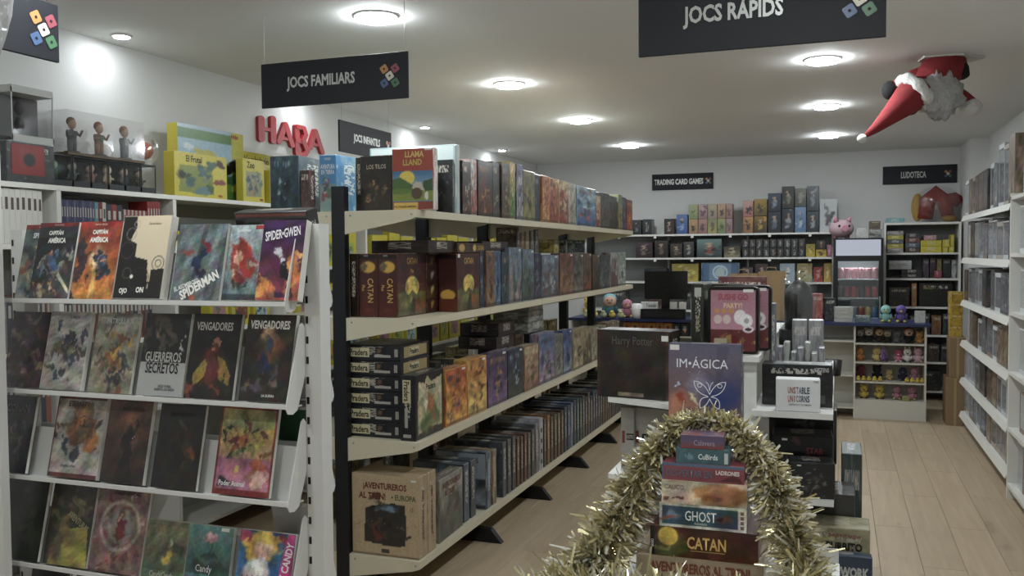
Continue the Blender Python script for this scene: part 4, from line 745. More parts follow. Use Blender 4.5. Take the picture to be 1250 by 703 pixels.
P = Paint(W_+6, H_, '7a5a54'); P.blobs(53, 90, ['6a2c30', '8a4a50', '9a8a80', 'a89a90', '5a3438', '7a3a44', '8a7a50'], 0.5, 0.5, 0.34, 0.34, (0.03, 0.08)); P.ring(0.5, 0.55, 0.36, 0.05, 'a89c8c'); P.ell(0.5, 0.55, 0.3, 0.24, '8a807a', 0, 0.3); P.ell(0.52, 0.52, 0.12, 0.16, '6a2428', 0, 0.3); P.ell(0.52, 0.68, 0.1, 0.07, '7a4a30', 0, 0.3); P.ell(0.52, 0.62, 0.06, 0.05, 'b08a74', 0, 0.3); o = comic(3, C4[2][0], 0.215, 0.275, 0.012, P.grain(3), 'rose coloured comic with flower wreath, third in the fourth row'); T(o, 'HOME SWEET HOME', 0.55, 0.93, 0.04, 0.7, '3a2420')
P = Paint(W_, 60, '6a6c50'); P.grad('3f4a38', '7a7654', 0.1, 0.9); P.ell(0.55, 0.36, 0.17, 0.13, 'b8993c', 0, 0.35); P.ell(0.78, 0.55, 0.15, 0.13, '3c4634', 0, 0.4); P.ell(0.62, 0.6, 0.08, 0.08, 'b0ac98', 0, 0.5); P.rect(0, 0, 1, 0.16, '4f6a4c'); o = comic(3, C4[3][0], 0.165, 0.185, 0.016, P.grain(4), 'olive green paperback left of the teal one with a rose'); T(o, 'CandyCandy', 0.48, 0.08, 0.12, 0.75, 'a8a890')
P = Paint(W_, 60, '4a7a70'); P.grad('32504a', '5f8f88', 0.2, 1.0); P.rect(0, 0.0, 1, 0.14, '6a4a78'); P.ell(0.5, 0.3, 0.6, 0.12, '263a30', 0, 0.5); P.ell(0.52, 0.78, 0.16, 0.1, 'c08a94', 0, 0.3); P.ell(0.5, 0.84, 0.1, 0.06, 'd8a8b0', 0, 0.3); P.ell(0.52, 0.55, 0.03, 0.16, '24382c', 0, 0.3); P.ell(0.42, 0.52, 0.1, 0.06, '2c4434', 0.4, 0.3); P.ell(0.62, 0.48, 0.1, 0.06, '2c4434', -0.4, 0.3); o = comic(3, C4[4][0], 0.168, 0.185, 0.016, P.grain(5), 'teal paperback with a pink rose on its cover'); T(o, 'Candy', 0.42, 0.27, 0.15, 0.55, 'd8cfd4', 0, 0.0); patch(o[0], o[1], 'F', 0.72, 0.93, 0.9, 0.985, STICK, 'price_sticker', 0.0014)
P = Paint(W_+6, 66, '2f5a8c'); P.rect(0, 0, 0.12, 1, '3a6a9c'); P.ell(0.42, 0.76, 0.36, 0.3, 'd8aa48', 0, 0.25); P.ell(0.1, 0.92, 0.12, 0.14, '9c3a4c', 0.3, 0.3); P.ell(0.78, 0.9, 0.08, 0.12, '9c3a4c', -0.3, 0.3); P.ell(0.46, 0.72, 0.2, 0.17, 'e0b698', 0, 0.2); P.ell(0.46, 0.92, 0.24, 0.1, 'dcb04e', 0, 0.3); P.ell(0.36, 0.3, 0.28, 0.3, 'c8c0c0', 0, 0.2); [P.rect(0.1+k*0.09, 0.0, 0.135+k*0.09, 0.3, '8c3040', 0.8) for k in range(6)]; P.ell(0.4, 0.45, 0.2, 0.1, 'd8d4d2', 0, 0.3); P.poly([(0.72, 0), (0.86, 1), (1, 1), (1, 0)], 'b83a78')
o = comic(3, C4[5][0]+0.01, 0.2, 0.19, 0.022, P.grain(6), 'bright manga with blond girl colours and pink edge', dy=-0.012); T(o, 'LADY CANDY', 0.87, 0.45, 0.13, 0.85, 'e8d8e0', -PI/2+0.16, 0.03)
P = Paint(30, 40, '4a1c1c'); P.ell(0.5, 0.7, 0.3, 0.2, '8a1c20', 0, 0.3); comic(4, -2.36, 0.17, 0.262, 0.01, P, 'dark comic with red heart at the bottom picture edge')
for k, (x, c) in enumerate(((-2.56, '2c2c30'), (-2.15, '3a3430'))): comic(4, x, 0.17, 0.26, 0.01, Paint(20, 26, c).blobs(60+k, 14, ['4a4640', '22242a', '5a5048']), 'dim comic at the bottom picture edge, %s the red heart one' % ['left of', 'right of'][k])
# comics on the far side of the rack, seen edge on
for k, (row, x, c, h) in enumerate(((0, -1.66, '3a3a3c', 0.255), (1, -1.66, 'd8d6ce', 0.26), (2, -1.66, '2c5c3c', 0.262), (3, -1.66, 'c8c6c0', 0.25))):
    o = mesh_obj('comic_book', chamfer_box(0.17, 0.022, h, 'y', 0.001), [mat('comic_cover_'+c, c, 0.4), PAPER], None, (x+0.03, RY+0.112-0.005, RACKZ[row]+0.002), (-LEAN, 0, 0)); tag(o, '%s comic seen edge-on, far side of rack, %s tray down' % (['dark grey', 'white', 'green', 'pale'][k], ORD[k]), 'comic', 'comics on the far side of the rack')
# big dark box leaning in the far top tray
d3 = (0.27, 0.06, 0.3); o = game_box(d3, (-1.672, RY+0.098, 1.402), 0.0, ('1a1818', '2a2726', '6a6660'), 'black and grey box leaning in far tray behind the purple comic', None, tilt=-LEAN)
P = Paint(44, 46, '1a1817'); P.ell(0.5, 0.6, 0.5, 0.3, '6a6660', 0.2, 0.6); P.ell(0.3, 0.7, 0.3, 0.2, '8a847c', 0, 0.7); P.rect(0, 0.96, 1, 1, '6a2c20'); art(o, d3, 'F', P); title(o, d3, 'F', 'REVISTA\nIMAGINARIO', 0.32, 0.84, 0.12, 0.5, ink('141212')); title(o, d3, 'R', 'REVISTA ESPACIAL', 0.5, 0.5, 0.3, 0.6, ink('a8a49c'), PI/2); title(o, d3, 'T', 'REVISTA ESPACIAL', 0.5, 0.5, 0.3, 0.5, ink('a8a49c'))
# tall white upright at the picture's left edge
up_ = empty('shelf_upright', (-2.66, 2.19, 0), 0, 'tall white upright panel at the left picture edge', 'upright'); MB().box(-0.06, -0.015, 0, 0.055, 0.015, 2.1).build('panel', RACKW, up_); MB().box(-0.08, -0.04, 0, 0.07, 0.04, 0.012).build('base_plate', RACKW, up_)

# ================================================================== small white island gondola in the middle of the aisle
isl = empty('island_shelving', (-0.41, 3.9, 0), 0, 'small white double-sided island shelf unit in the middle aisle', 'shelving')
IWHITE = mat('white_island_steel', 'dedcd6', 0.4)
def ip(name, mb, m=IWHITE): return mb.build(name, m, isl)
IX, IY = -0.41, 3.9
ip('end_panel', MB().box(-0.255-IX-0.035-0.26+0.24, 3.235-IY, 0.0, -0.255-IX-0.012, 3.26-IY, 1.165))
ip('back_panel', MB().box(-0.43-IX, 3.26-IY, 0.0, -0.40-IX, 4.74-IY, 1.165))
ip('end_panel', MB().box(-0.55-IX, 4.74-IY, 0.0, -0.27-IX, 4.76-IY, 1.165))
ip('top_shelf', MB().box(-0.515-IX, 3.2-IY, 1.165, -0.255-IX, 4.78-IY, 1.185))
ip('plinth', MB().box(-0.75-IX, 3.3-IY, 0.0, 0.07-IX, 4.74-IY, 0.12))
LSH, RSH = [1.03, 0.752, 0.47, 0.17], [0.998, 0.69, 0.40, 0.17]
for z in LSH:
    xl = -0.778
    pts = [(xl-IX, 3.13-IY), (-0.53-IX, 3.035-IY), (-0.43-IX, 3.035-IY), (-0.43-IX, 4.74-IY), (xl-IX, 4.74-IY)]
    ip('side_shelf', MB().prism(pts, 2, z-0.018, z))
for k, z in enumerate(RSH):
    xr = (-0.012, -0.008, -0.2, 0.1)[k]; ip('side_shelf', MB().box(-0.40-IX+0.02 if k else -0.28-IX, (3.19, 3.23, 3.23, 3.15)[k]-IY, z-0.02, xr-IX, 4.74-IY, z))
# front ledge carrying the blue box and the tower
ip('front_ledge', MB().box(-0.5-IX, 2.9-IY, 0.94, -0.27-IX, 3.235-IY, 0.958)); ip('ledge_support', MB().box(-0.45-IX, 3.0-IY, 0.0, -0.42-IX, 3.235-IY, 0.94))
# --- boxes on it
d = (0.235, 0.05, 0.29); o = game_box(d, (-0.41, 2.985, 0.9585), -0.02, ('2a2c44', '3a3c58', '8a8aa0'), 'blue and violet box with a white butterfly outline', None)
P = Paint(70, 84, '3a4068'); P.grad('8a5a4a', '5c5a74', 0.1, 1.0); P.ell(0.75, 0.4, 0.6, 0.35, '2f3e78', 0.3, 0.9); P.ell(0.1, 0.3, 0.4, 0.14, 'c07a5a', 0.3, 0.8); P.ell(0.2, 0.35, 0.1, 0.07, '9c3c30', 0, 0.6); P.ell(0.4, 0.55, 0.2, 0.2, '8a86a0', 0.7, 0.9); P.ell(0.35, 0.42, 0.05, 0.05, 'e0d0a0', 0, 0.7); P.blobs(61, 24, ['9a98b0', 'c8c8d8'], 0.5, 0.55, 0.3, 0.2, (0.004, 0.01)); P.ell(0.1, 0.52, 0.025, 0.02, 'b8d0f0', 0, 0.4); P.poly([(0.68, 1), (0.86, 1), (0.72, 0.55), (0.66, 0.6)], '44445c', 0.5); P.rect(0, 0.97, 1, 1, '5a586c'); art(o, d, 'F', P.grain(2, 0.03), 0, 0, 1, 1)
title(o, d, 'F', 'IM•ÁGICA', 0.47, 0.79, 0.13, 0.8, ink('e6e6ea'), 0, 0.0, 0.9); patch(o, d, 'F', 0.02, 0.925, 0.15, 0.985, STICK, 'price_sticker', 0.002)
def curve_print(o, dd, face, pts, r, m, name='printed_outline'):
    """a printed line: a flat ribbon through face points"""
    mb = MB(); base, w, h = face_point(dd, face, 0.0, 0.0, 0.0016); Q = [Vector((p[0]*w, p[1]*h)) for p in pts]
    for a, b in zip(Q[:-1], Q[1:]):
        t = (b-a).normalized()*r*0.6; n = Vector((-t.y, t.x)).normalized()*r; i = len(mb.v)
        for q in (a-t-n, b+t-n, b+t+n, a-t+n): mb.v.append((q.x, 0, q.y))
        mb.face((i, i+1, i+2, i+3))
    return mb.build(name, m, o, base, FROT[face])
BW = ink('eeeef2')
def bez(p0, p1, p2, p3, n=10): return [((1-t)**3*p0[0]+3*(1-t)**2*t*p1[0]+3*(1-t)*t*t*p2[0]+t**3*p3[0], (1-t)**3*p0[1]+3*(1-t)**2*t*p1[1]+3*(1-t)*t*t*p2[1]+t**3*p3[1]) for t in [i/n for i in range(n+1)]]
for s in (-1, 1):
    cx = 0.575
    def M(p): return (cx+s*p[0], p[1])
    curve_print(o, d, 'F', [M(p) for p in bez((0.0, 0.43), (0.05, 0.52), (0.12, 0.58), (0.22, 0.575))+bez((0.22, 0.575), (0.21, 0.49), (0.15, 0.43), (0.03, 0.41))], 0.0012, BW)
    curve_print(o, d, 'F', [M(p) for p in bez((0.02, 0.4), (0.14, 0.4), (0.15, 0.33), (0.13, 0.27))+bez((0.13, 0.27), (0.06, 0.28), (0.03, 0.33), (0.0, 0.38))], 0.0012, BW)
    curve_print(o, d, 'F', [M((0.14+0.03*math.cos(a*PI/6), 0.53+0.022*math.sin(a*PI/6))) for a in range(13)], 0.001, BW); curve_print(o, d, 'F', [M(p) for p in bez((0.0, 0.47), (0.01, 0.53), (0.02, 0.56), (0.05, 0.57), 5)], 0.001, BW)
d = (0.272, 0.12, 0.243); o = game_box(d, (-0.676, 3.18, 1.0305), -0.16, ('1c1512', '2c2019', '5a4a3c'), 'large dark brown game box on the left shelf of the island', None)
P = Paint(60, 56, '241a15'); P.grad('201713', '2a1f1a'); P.blobs(63, 20, ['2f241d', '33271f', '1c1411'], 0.5, 0.5, 0.3, 0.3, (0.06, 0.18), 0.6); P.rect(0, 0, 0.035, 1, '3a241a'); P.rect(0.965, 0, 1, 1, '4a2c20'); P.rect(0.3, 0.03, 0.65, 0.085, '8a7a66'); art(o, d, 'F', P.grain(3), 0, 0, 1, 1); title(o, d, 'F', 'Harry Potter', 0.5, 0.83, 0.16, 0.6, ink('5f574e'), 0, 0.0, 0.7); patch(o, d, 'F', 0.9, 0.86, 0.99, 0.94, STICK, 'price_sticker', 0.002); title(o, d, 'R', 'Harry Potter', 0.5, 0.45, 0.3, 0.7, ink('4a4a48'), -PI/2, 0.0, 0.8)
# tins on the top shelf
def tin(loc, rz, label):
    w, dp, h, r = 0.178, 0.065, 0.24, 0.018; pts = []
    for cx, cz, a0 in ((w/2-r, h-r, 0), (-w/2+r, h-r, 90), (-w/2+r, r, 180), (w/2-r, r, 270)):
        for k in range(5): a = math.radians(a0+k*22.5); pts.append((cx+r*math.cos(a), cz+r*math.sin(a)))
    o = MB().prism(pts, 1, -dp/2, dp/2).build('game_tin', mat('black_tin', '1a1614', 0.3, 0.3), None, loc, (0, 0, rz)); tag(o, label, 'game tin', 'pink game tins'); dd = (w, dp, h)
    P = Paint(60, 76, 'b0788a'); P.rect(0, 0, 1, 0.36, '6a2c2c'); P.blobs(64, 20, ['8a5a30', 'a8804a', '5a2020', '7a6a3c'], 0.5, 0.18, 0.3, 0.1, (0.04, 0.1)); P.rect(0.08, 0.04, 0.36, 0.2, 'a89a80'); P.rect(0.46, 0.05, 0.6, 0.26, '6a1c22'); P.grad('b87f90', 'a8707e', 0.36, 1.0); [P.ell(u, v, r1, r2, c, 0, 0.15) for u, v, r1, r2, c in ((0.16, 0.52, 0.1, 0.08, 'd0b8b0'), (0.36, 0.52, 0.1, 0.08, 'd0b8b0'), (0.66, 0.56, 0.15, 0.13, 'e4dcdc'), (0.8, 0.5, 0.15, 0.12, 'e8e2e2'), (0.14, 0.66, 0.07, 0.04, 'c88a4a'), (0.3, 0.66, 0.07, 0.04, 'c88a4a'), (0.46, 0.66, 0.07, 0.04, 'c88a4a'), (0.84, 0.36, 0.13, 0.06, 'e0d8d8'), (0.84, 0.36, 0.08, 0.03, '4a2c34'), (0.8, 0.5, 0.06, 0.05, 'a8a0a4'))]
    art(o, dd, 'F', P.grain(2, 0.03), 0.06, 0.04, 0.94, 0.95, 'cover_art', 0.0008); title(o, dd, 'F', 'SUSHI GO', 0.5, 0.85, 0.1, 0.84, ink('a84858'), 0, 0.05); title(o, dd, 'F', 'PARTY!', 0.5, 0.72, 0.085, 0.66, ink('d8b090'), 0, 0.04); patch(o, dd, 'F', 0.7, 0.92, 0.9, 0.965, STICK, 'price_sticker', 0.002)
    return o
tin((-0.352, 3.3, 1.1855), 0.0, 'pink rounded game tin facing out on the island top'); tin((-0.318, 3.43, 1.1855), 0.02, 'second pink rounded tin directly behind the front one')
d = (0.04, 0.22, 0.25); o = game_box(d, (-0.474, 3.36, 1.1855), 0, ('121413', '1c201c', '5a5030'), 'black slim box with gold spine lettering left of the pink tin', None, 'x'); title(o, d, 'F', 'Sobeterre', 0.5, 0.42, 0.32, 0.4, ink('8a7c3c'), PI/2); patch(o, d, 'F', 0.2, 0.82, 0.8, 0.95, ink('a8a8a0'))
for k, (x, y, w, dp, h, c, lab) in enumerate(((-0.45, 3.62, 0.2, 0.06, 0.24, ('23281f', '4a4a3a', '8a8464'), 'dark olive box behind the tins'), (-0.45, 3.8, 0.22, 0.07, 0.2, ('6a5a48', '8a7a60', 'b0a080'), 'tan box behind the dark olive one'), (-0.42, 4.05, 0.22, 0.07, 0.22, ('2c3c4c', '4c5c6c', '8a98a4'), 'blue grey box farther back'), (-0.42, 4.3, 0.22, 0.07, 0.25, ('5a2c2c', '7a4a44', 'b09080'), 'dull red box farthest back'))):
    game_box((w, dp, h), (x, y, 1.1855), 0.03*k, c, lab+' on the island top', 'boxes on the island top')
# right shelf: white unicorn box, black boxes, trays of small card boxes
d = (0.146, 0.062, 0.113); o = game_box(d, (-0.128, 3.235, 0.9985), 0.05, ('d4d4d4', 'cfcfcf', 'b8b8b8'), 'small white box with coloured lettering on the right island shelf', None, mats=[mat('white_card', 'd2d2d2', 0.5), mat('white_card', 'd2d2d2', 0.5)])
for j, (wd, v) in enumerate((('UNSTABLE', 0.66), ('UNICORNS', 0.4))):
    for k, ch in enumerate(wd): title(o, d, 'F', ch, 0.3+k*0.062, v, 0.2, 0.055, ink(['a8503c', 'a8503c', '9a5a48', '6a6a6a', '4a5a6a', '3a4a5a', '2c3c50', '283850'][k]), 0, 0.02, 0.62)
title(o, d, 'F', 'DESTRUYE A TUS AMIGOS', 0.55, 0.22, 0.05, 0.5, ink('4a4a4a')); title(o, d, 'F', 'TCG', 0.9, 0.93, 0.06, 0.12, ink('2a2a2a'))
d = (0.24, 0.09, 0.15); o = game_box(d, (-0.135, 3.37, 0.9985), 0.0, ('0f1011', '17191a', '3a3c3c'), 'wide black box right behind the small white box', None); title(o, d, 'F', 'KITTENS', 0.85, 0.88, 0.1, 0.2, ink('b8b8b8')); patch(o, d, 'F', 0.78, 0.08, 0.9, 0.28, ink('4a4c4c'))
d = (0.022, 0.12, 0.36); o = game_box(d, (-0.228, 3.48, 0.9985), 0.1, ('7a7c84', '5a5c66', 'a8aab0'), 'tall thin grey packet standing behind the black box', None, 'x', tilt=-0.03)
bin_ = empty('acrylic_tray', (-0.12, 3.75, 0.9985), 0, 'white acrylic tray of small card boxes on the right island shelf', 'tray')
for (x0, y0, x1, y1, z0, z1) in ((-0.14, -0.12, 0.105, -0.116, 0, 0.1), (-0.14, 0.156, 0.105, 0.16, 0, 0.1), (-0.14, -0.12, -0.136, 0.16, 0, 0.1), (0.101, -0.12, 0.105, 0.16, 0, 0.1), (-0.14, -0.12, 0.105, 0.16, 0, 0.004)): MB().box(x0, y0, z0, x1, y1, z1).build('tray_wall', mat('frosted_acrylic', 'dcdde0', 0.25), bin_)
for k in range(9):
    r = random.Random(70+k); x = -0.24+0.026*k; h = 0.15+0.02*(k % 3); c = [('b8b8b8', '6a7a6a', '8a8a8a'), ('a8aab0', '7a6a80', '5a5a5a'), ('c0c0bc', '4a6a50', '2a2a2a')][k % 3]
    if k < 8: game_box((0.022, 0.07, h), (x, 3.70+0.02*(k % 2), 1.0035), 0, c, 'small pale card box in the acrylic tray, %s from the left' % ORD[k], 'card boxes in the acrylic tray', 'x', name='card_box', cat='card box')
for k in range(2): game_box((0.058, 0.06, 0.27), (-0.145+k*0.063, 3.83, 1.0035), 0.02, ('9c9a9c', '7a787c', 'b8b6b8'), '%s of two tall silver card boxes at back of the tray' % ['left', 'right'][k], 'card boxes in the acrylic tray', name='card_box', cat='card box')
d = (0.13, 0.05, 0.08); o = game_box(d, (-0.19, 3.57, 0.9985), 0.0, ('3c2c38', '6a5a60', '9a8a90'), 'low plum coloured box between tray and black box', None)
dome = empty('display_dome', (-0.165, 4.22, 0.9985), 0, 'clear dome over a dark figure on the island shelf', 'display dome'); MB().lathe([(0.0, 0.0), (0.085, 0.0), (0.085, 0.2), (0.0, 0.2)], 24).build('stand', BLACK, dome); MB().lathe([(0.082, 0.2), (0.082, 0.36), (0.075, 0.42), (0.045, 0.455), (0.0, 0.465)], 24).build('glass_dome', GLASS, dome); MB().lathe([(0.0, 0.2), (0.06, 0.2), (0.062, 0.34), (0.05, 0.39), (0.02, 0.42), (0, 0.425)], 18).build('figure', mat('dark_figure', '17120f', 0.5), dome)
for k, x in enumerate((-0.055, -0.025+0.02)): tag(mesh_obj('small_cup', MB().lathe([(0, 0), (0.02, 0), (0.026, 0.07), (0.024, 0.07), (0.018, 0.005)], 14).mesh('cup'), mat('black_cup', '141416', 0.4), None, (x, 4.2, 0.9985+0.0), (0, 0, 0)), 'small black cup beside the dome, %s one' % ['left', 'right'][k], 'cup', 'cups by the dome')
# lower right: dark games
Z = RSH[1]+0.0005
for (x, y, w, dp, h, rz, c, lab) in ((-0.085, 3.3, 0.15, 0.11, 0.125, 0.12, ('17191c', '3a3c40', '6a6a68'), 'dark game box at front of the second right island shelf'), (-0.12, 3.46, 0.21, 0.15, 0.19, 0.05, ('12151a', '1f2630', '5a3034'), 'near black game box behind it, with red title'), (-0.13, 3.66, 0.24, 0.1, 0.25, 0.0, ('16181a', '2a2c2c', '4a4844'), 'tall black box in the shade behind the dark games'), (-0.1, 3.9, 0.2, 0.2, 0.22, 0.0, ('3a342c', '5a5244', '8a8270'), 'brown box deep on the second right island shelf')):
    dd = (w, dp, h); o = game_box(dd, (x, y, Z), rz, c, lab, 'dark games on the island', sticker=('F', 0.2, 0.92)); art(o, dd, 'F', Paint(30, 26, c[0]).blobs(int(w*1000), 26, list(c)+['4a4c50'], 0.5, 0.45, 0.25, 0.2, (0.03, 0.09)))
    if 'red title' in lab: title(o, dd, 'F', 'STAR', 0.7, 0.72, 0.12, 0.3, ink('8a2c30'))
Z = RSH[3]+0.0005
d = (0.19, 0.2, 0.1); o = game_box(d, (-0.03, 3.53, Z+0.3955), 0.0, ('3c3a38', '5a5856', '8a8884'), 'grey speckled box low on the right of the island', None); P = Paint(50, 26, '3a3836'); P.blobs(71, 90, ['5c5a56', '1e1c1c', '6a4a48'], 0.55, 0.5, 0.3, 0.3, (0.008, 0.02)); art(o, d, 'F', P); art(o, d, 'R', compose(72, '2c3432', '3c4442', '4a5450', 20, 12))
game_box((0.19, 0.2, 0.395), (-0.03, 3.53, Z), 0.0, ('2a2826', '3a3836', '5a5854'), 'tall dark box beneath the grey speckled box', None, 'z')
game_box((0.075, 0.22, 0.6), (0.055, 3.76, Z), 0.0, ('34403e', '4a5654', '6a7674'), 'tall grey green box at right rear of the speckled box', None)
Z = RSH[3]+0.0005
d = (0.22, 0.15, 0.2); o = game_box(d, (0.0, 3.34, Z+0.2205), 0.0, ('8a8464', 'a49c78', '5a4034'), 'olive cream box with black title at lower right of the island', None); title(o, d, 'F', 'THROW THROW', 0.62, 0.86, 0.07, 0.5, ink('8a4030'), 0, 0.03); title(o, d, 'F', 'BURRITO', 0.62, 0.68, 0.14, 0.6, ink('1c1814'), 0, 0.04)
game_box((0.22, 0.15, 0.22), (0.0, 3.34, Z), 0.0, ('4a4438', '6a6454', '8a8470'), 'dull box carrying the olive cream box', None, 'z')
d = (0.2, 0.05, 0.28); o = game_box(d, (0.015, 3.205, Z+0.07), 0.04, ('2c3e58', '4a5a70', '8a8470'), 'navy box with patch squares before the olive cream box', None, tilt=-0.02); P = Paint(44, 56, '2a3c56'); [P.rect(0.08+0.22*i, 0.1+0.17*j, 0.26+0.22*i, 0.24+0.17*j, random.Random(i*7+j).choice(['6a5a44', '4a6a70', '8a8a80', '34485a', '7a4a40']), 0.8) for i in range(4) for j in range(3)]; art(o, d, 'F', P); title(o, d, 'F', 'PATCHWORK', 0.5, 0.8, 0.13, 0.9, ink('b8bcb8'), 0, 0.05)
game_box((0.2, 0.06, 0.0695), (0.015, 3.205, Z), 0.04, ('23282c', '34383c', '5a5e60'), 'dark flat box beneath the navy box with patch squares', None, 'z')
o = tag(mesh_obj('display_card', chamfer_box(0.17, 0.006, 0.56, 'y'), [mat('white_card', 'd2d2d2', 0.5)]*2, None, (-0.075, 3.1, 0.0005), (-0.04, 0, 0.05)), 'plain white card panel leaning at lower right of the island', 'card panel')
# left side, lower shelves
for k, (x, y, c) in enumerate(((-0.715, 3.24, 'e'), (-0.64, 3.18, 'f'))):
    d = (0.05 if k == 0 else 0.19, 0.2 if k == 0 else 0.07, 0.235); o = game_box(d, (x if k == 0 else -0.6, y+0.03, LSH[1]+0.0005), 0.0 if k == 0 else -0.12, ('8c8880', '9c988e', '6a6258'), ['pale grey marbled box with spine out below the dark brown box', 'pale grey marbled box, wide face out, below the dark brown box'][k], 'marbled boxes', mats=[mat('marbled_paper', '98948a', 0.5, noise=0.14, nscale=45)]*2)
    for v in ((0.62,) if k else (0.62,)):
        patch(o, d, 'F', 0.1 if k == 0 else 0.06, 0.45, 0.3 if k == 0 else 0.12, 0.64, ink('7a2c28')); patch(o, d, 'F', 0.42 if k == 0 else 0.18, 0.5, 0.95 if k == 0 else 0.52, 0.6, INKBLACK, off=0.0008)
        title(o, d, 'F', 'KIOTO', 0.68 if k == 0 else 0.35, 0.55, 0.06, 0.45 if k == 0 else 0.28, ink('b0aca0'))
    patch(o, d, 'F', 0.08, 0.05, 0.3 if k == 0 else 0.14, 0.13, ink('7a3c34'))
Z = LSH[2]+0.0005
for k, (x, y, w, dp, h, c, lab) in enumerate(((-0.64, 3.2, 0.24, 0.16, 0.085, ('7a7870', '8a8880', '5a5850'), 'lowest box of the small pile at left of the island'), (-0.65, 3.21, 0.22, 0.15, 0.06, ('4a3020', '6a4a34', '8a7a64'), 'brown patterned box in the small pile left of the island'), (-0.63, 3.2, 0.22, 0.14, 0.035, ('8a8a84', 'a8a8a2', 'c0c0bc'), 'pale topped flat box crowning the pile left of the island'))):
    game_box((w, dp, h), (x, y, Z+sum((0.0855, 0.0605)[:k])), -0.1+0.06*k, c, lab, None, 'z')
for k in range(3): game_box((0.26, 0.3, 0.07), (-0.61, 3.4, LSH[3]+0.0005+k*0.0705), 0.02*k, (['5a5a58', '6a6a66', '4a4a4c'][k], '8a8a86', 'b0b0ac'), 'flat grey box on the lowest left island shelf, %s from below' % ORD[k], 'grey boxes low on the island', 'z')

# ================================================================== box tower dressed as a tree
ped = empty('display_pedestal', (-0.35, 2.6, 0), 0, 'low white pedestal under the box tower and garland', 'pedestal'); MB().box(-0.32, -0.22, 0.0, 0.32, 0.14, 0.612).build('body', IWHITE, ped); MB().box(-0.36, -0.26, 0.612, 0.36, 0.16, 0.632).build('top', IWHITE, ped); MB().box(-0.34, -0.24, 0.0, 0.34, 0.15, 0.05).build('kick_board', mat('grey_kick', '8a8a88', 0.6), ped)
TW = [ # cx, front y, w, d, h, rz, colours, label
 (-0.36, 2.45, 0.345, 0.3, 0.075, 0.03, TTR, 'tan train game box at the base of the box tower'),
 (-0.345, 2.45, 0.292, 0.26, 0.082, 0.02, ('5a2a1c', '6a3420', 'b08a3c'), 'maroon box with a yellow sun low in the box tower'),
 (-0.346, 2.452, 0.236, 0.2, 0.066, 0.01, ('c0bcae', '2c4c58', '8a9a98'), 'white edged dark teal box in the box tower'),
 (-0.345, 2.452, 0.23, 0.2, 0.064, 0.04, ('c4ae92', 'a87850', '8a5a3c'), 'cream and tawny box in the middle of the box tower'),
 (-0.346, 2.454, 0.222, 0.17, 0.047, 0.02, ('8a4048', '7a3440', '3f6a88'), 'flat red box in the upper box tower'),
 (-0.347, 2.458, 0.145, 0.11, 0.042, 0.03, ('3f6068', '34545c', 'a8b4b4'), 'small teal box, second from the tower top'),
 (-0.349, 2.46, 0.118, 0.1, 0.036, 0.04, ('6a5470', '8a4a40', 'b0a090'), 'small violet and red box crowning the tower')]
z = 0.6325; towers = []
for k, (cx, y, w, dp, h, rz, c, lab) in enumerate(TW):
    dd = (w, dp, h); o = game_box(dd, (cx, y+dp/2, z), rz, c, lab, 'boxes of the tower', 'z'); towers.append((o, dd)); z += h+0.0004
def TT(i, s, u, v, hh, ww, c, **k): return title(towers[i][0], towers[i][1], 'F', s, u, v, hh, ww, ink(c), **k)
P = Paint(80, 18, 'a08a6c'); P.rect(0, 0, 1, 0.2, '8f7a5e'); art(towers[0][0], towers[0][1], 'F', P); TT(0, '¡AVENTUREROS AL TREN!', 0.5, 0.55, 0.5, 0.8, '7a3a22', bold=0.04); title(towers[0][0], towers[0][1], 'T', '¡AVENTUREROS AL TREN!', 0.5, 0.1, 0.1, 0.8, ink('7a3a22'))
P = Paint(84, 26, '4f2418'); P.grad('5a2c1a', '3f1c16'); P.ell(0.17, 0.55, 0.17, 0.75, '5a5a30', 0, 0.6); P.ell(0.17, 0.68, 0.1, 0.34, 'dcb446', 0, 0.12); P.ell(0.2, 0.2, 0.16, 0.25, '4a4a28', 0, 0.4); P.ell(0.12, 0.3, 0.07, 0.12, '8a7a3c', 0.4, 0.5); P.rect(0.0, 0, 0.045, 1, '17110f'); art(towers[1][0], towers[1][1], 'F', P.grain(3), 0.0, 0, 1, 1); TT(1, 'CATAN', 0.53, 0.52, 0.42, 0.36, 'd8aa58', bold=0.02, squeeze=0.95); TT(1, 'DEVIR', 0.022, 0.4, 0.025, 0.5, 'd8d4cc', roll=PI/2); patch(*towers[1], 'F', 0.38, 0.24, 0.7, 0.26, ink('c09850'), 'printed_rule', 0.0014)
P = Paint(80, 24, 'c2beb0'); P.rect(0.03, 0.1, 0.9, 0.9, '2b4c5a'); P.ell(0.14, 0.48, 0.1, 0.25, '5a7a86', 0.2, 0.5); P.ell(0.1, 0.36, 0.12, 0.08, '8a4a34', 0.2, 0.5); P.ell(0.78, 0.5, 0.11, 0.26, '7a4638', 0, 0.5); P.ell(0.74, 0.5, 0.04, 0.12, '3a2420', 0, 0.4); art(towers[2][0], towers[2][1], 'F', P.grain(2, 0.04), 0, 0, 1, 1); TT(2, 'GHOST', 0.48, 0.52, 0.42, 0.36, 'e2e2da', bold=0.01, squeeze=0.9); TT(2, 'Adventure', 0.48, 0.22, 0.11, 0.24, 'c8c8c0')
[patch(*towers[2], 'F', 0.93, 0.12+0.2*q, 0.97, 0.26+0.2*q, ink('7a5a50'), 'printed_icon') for q in range(4)]
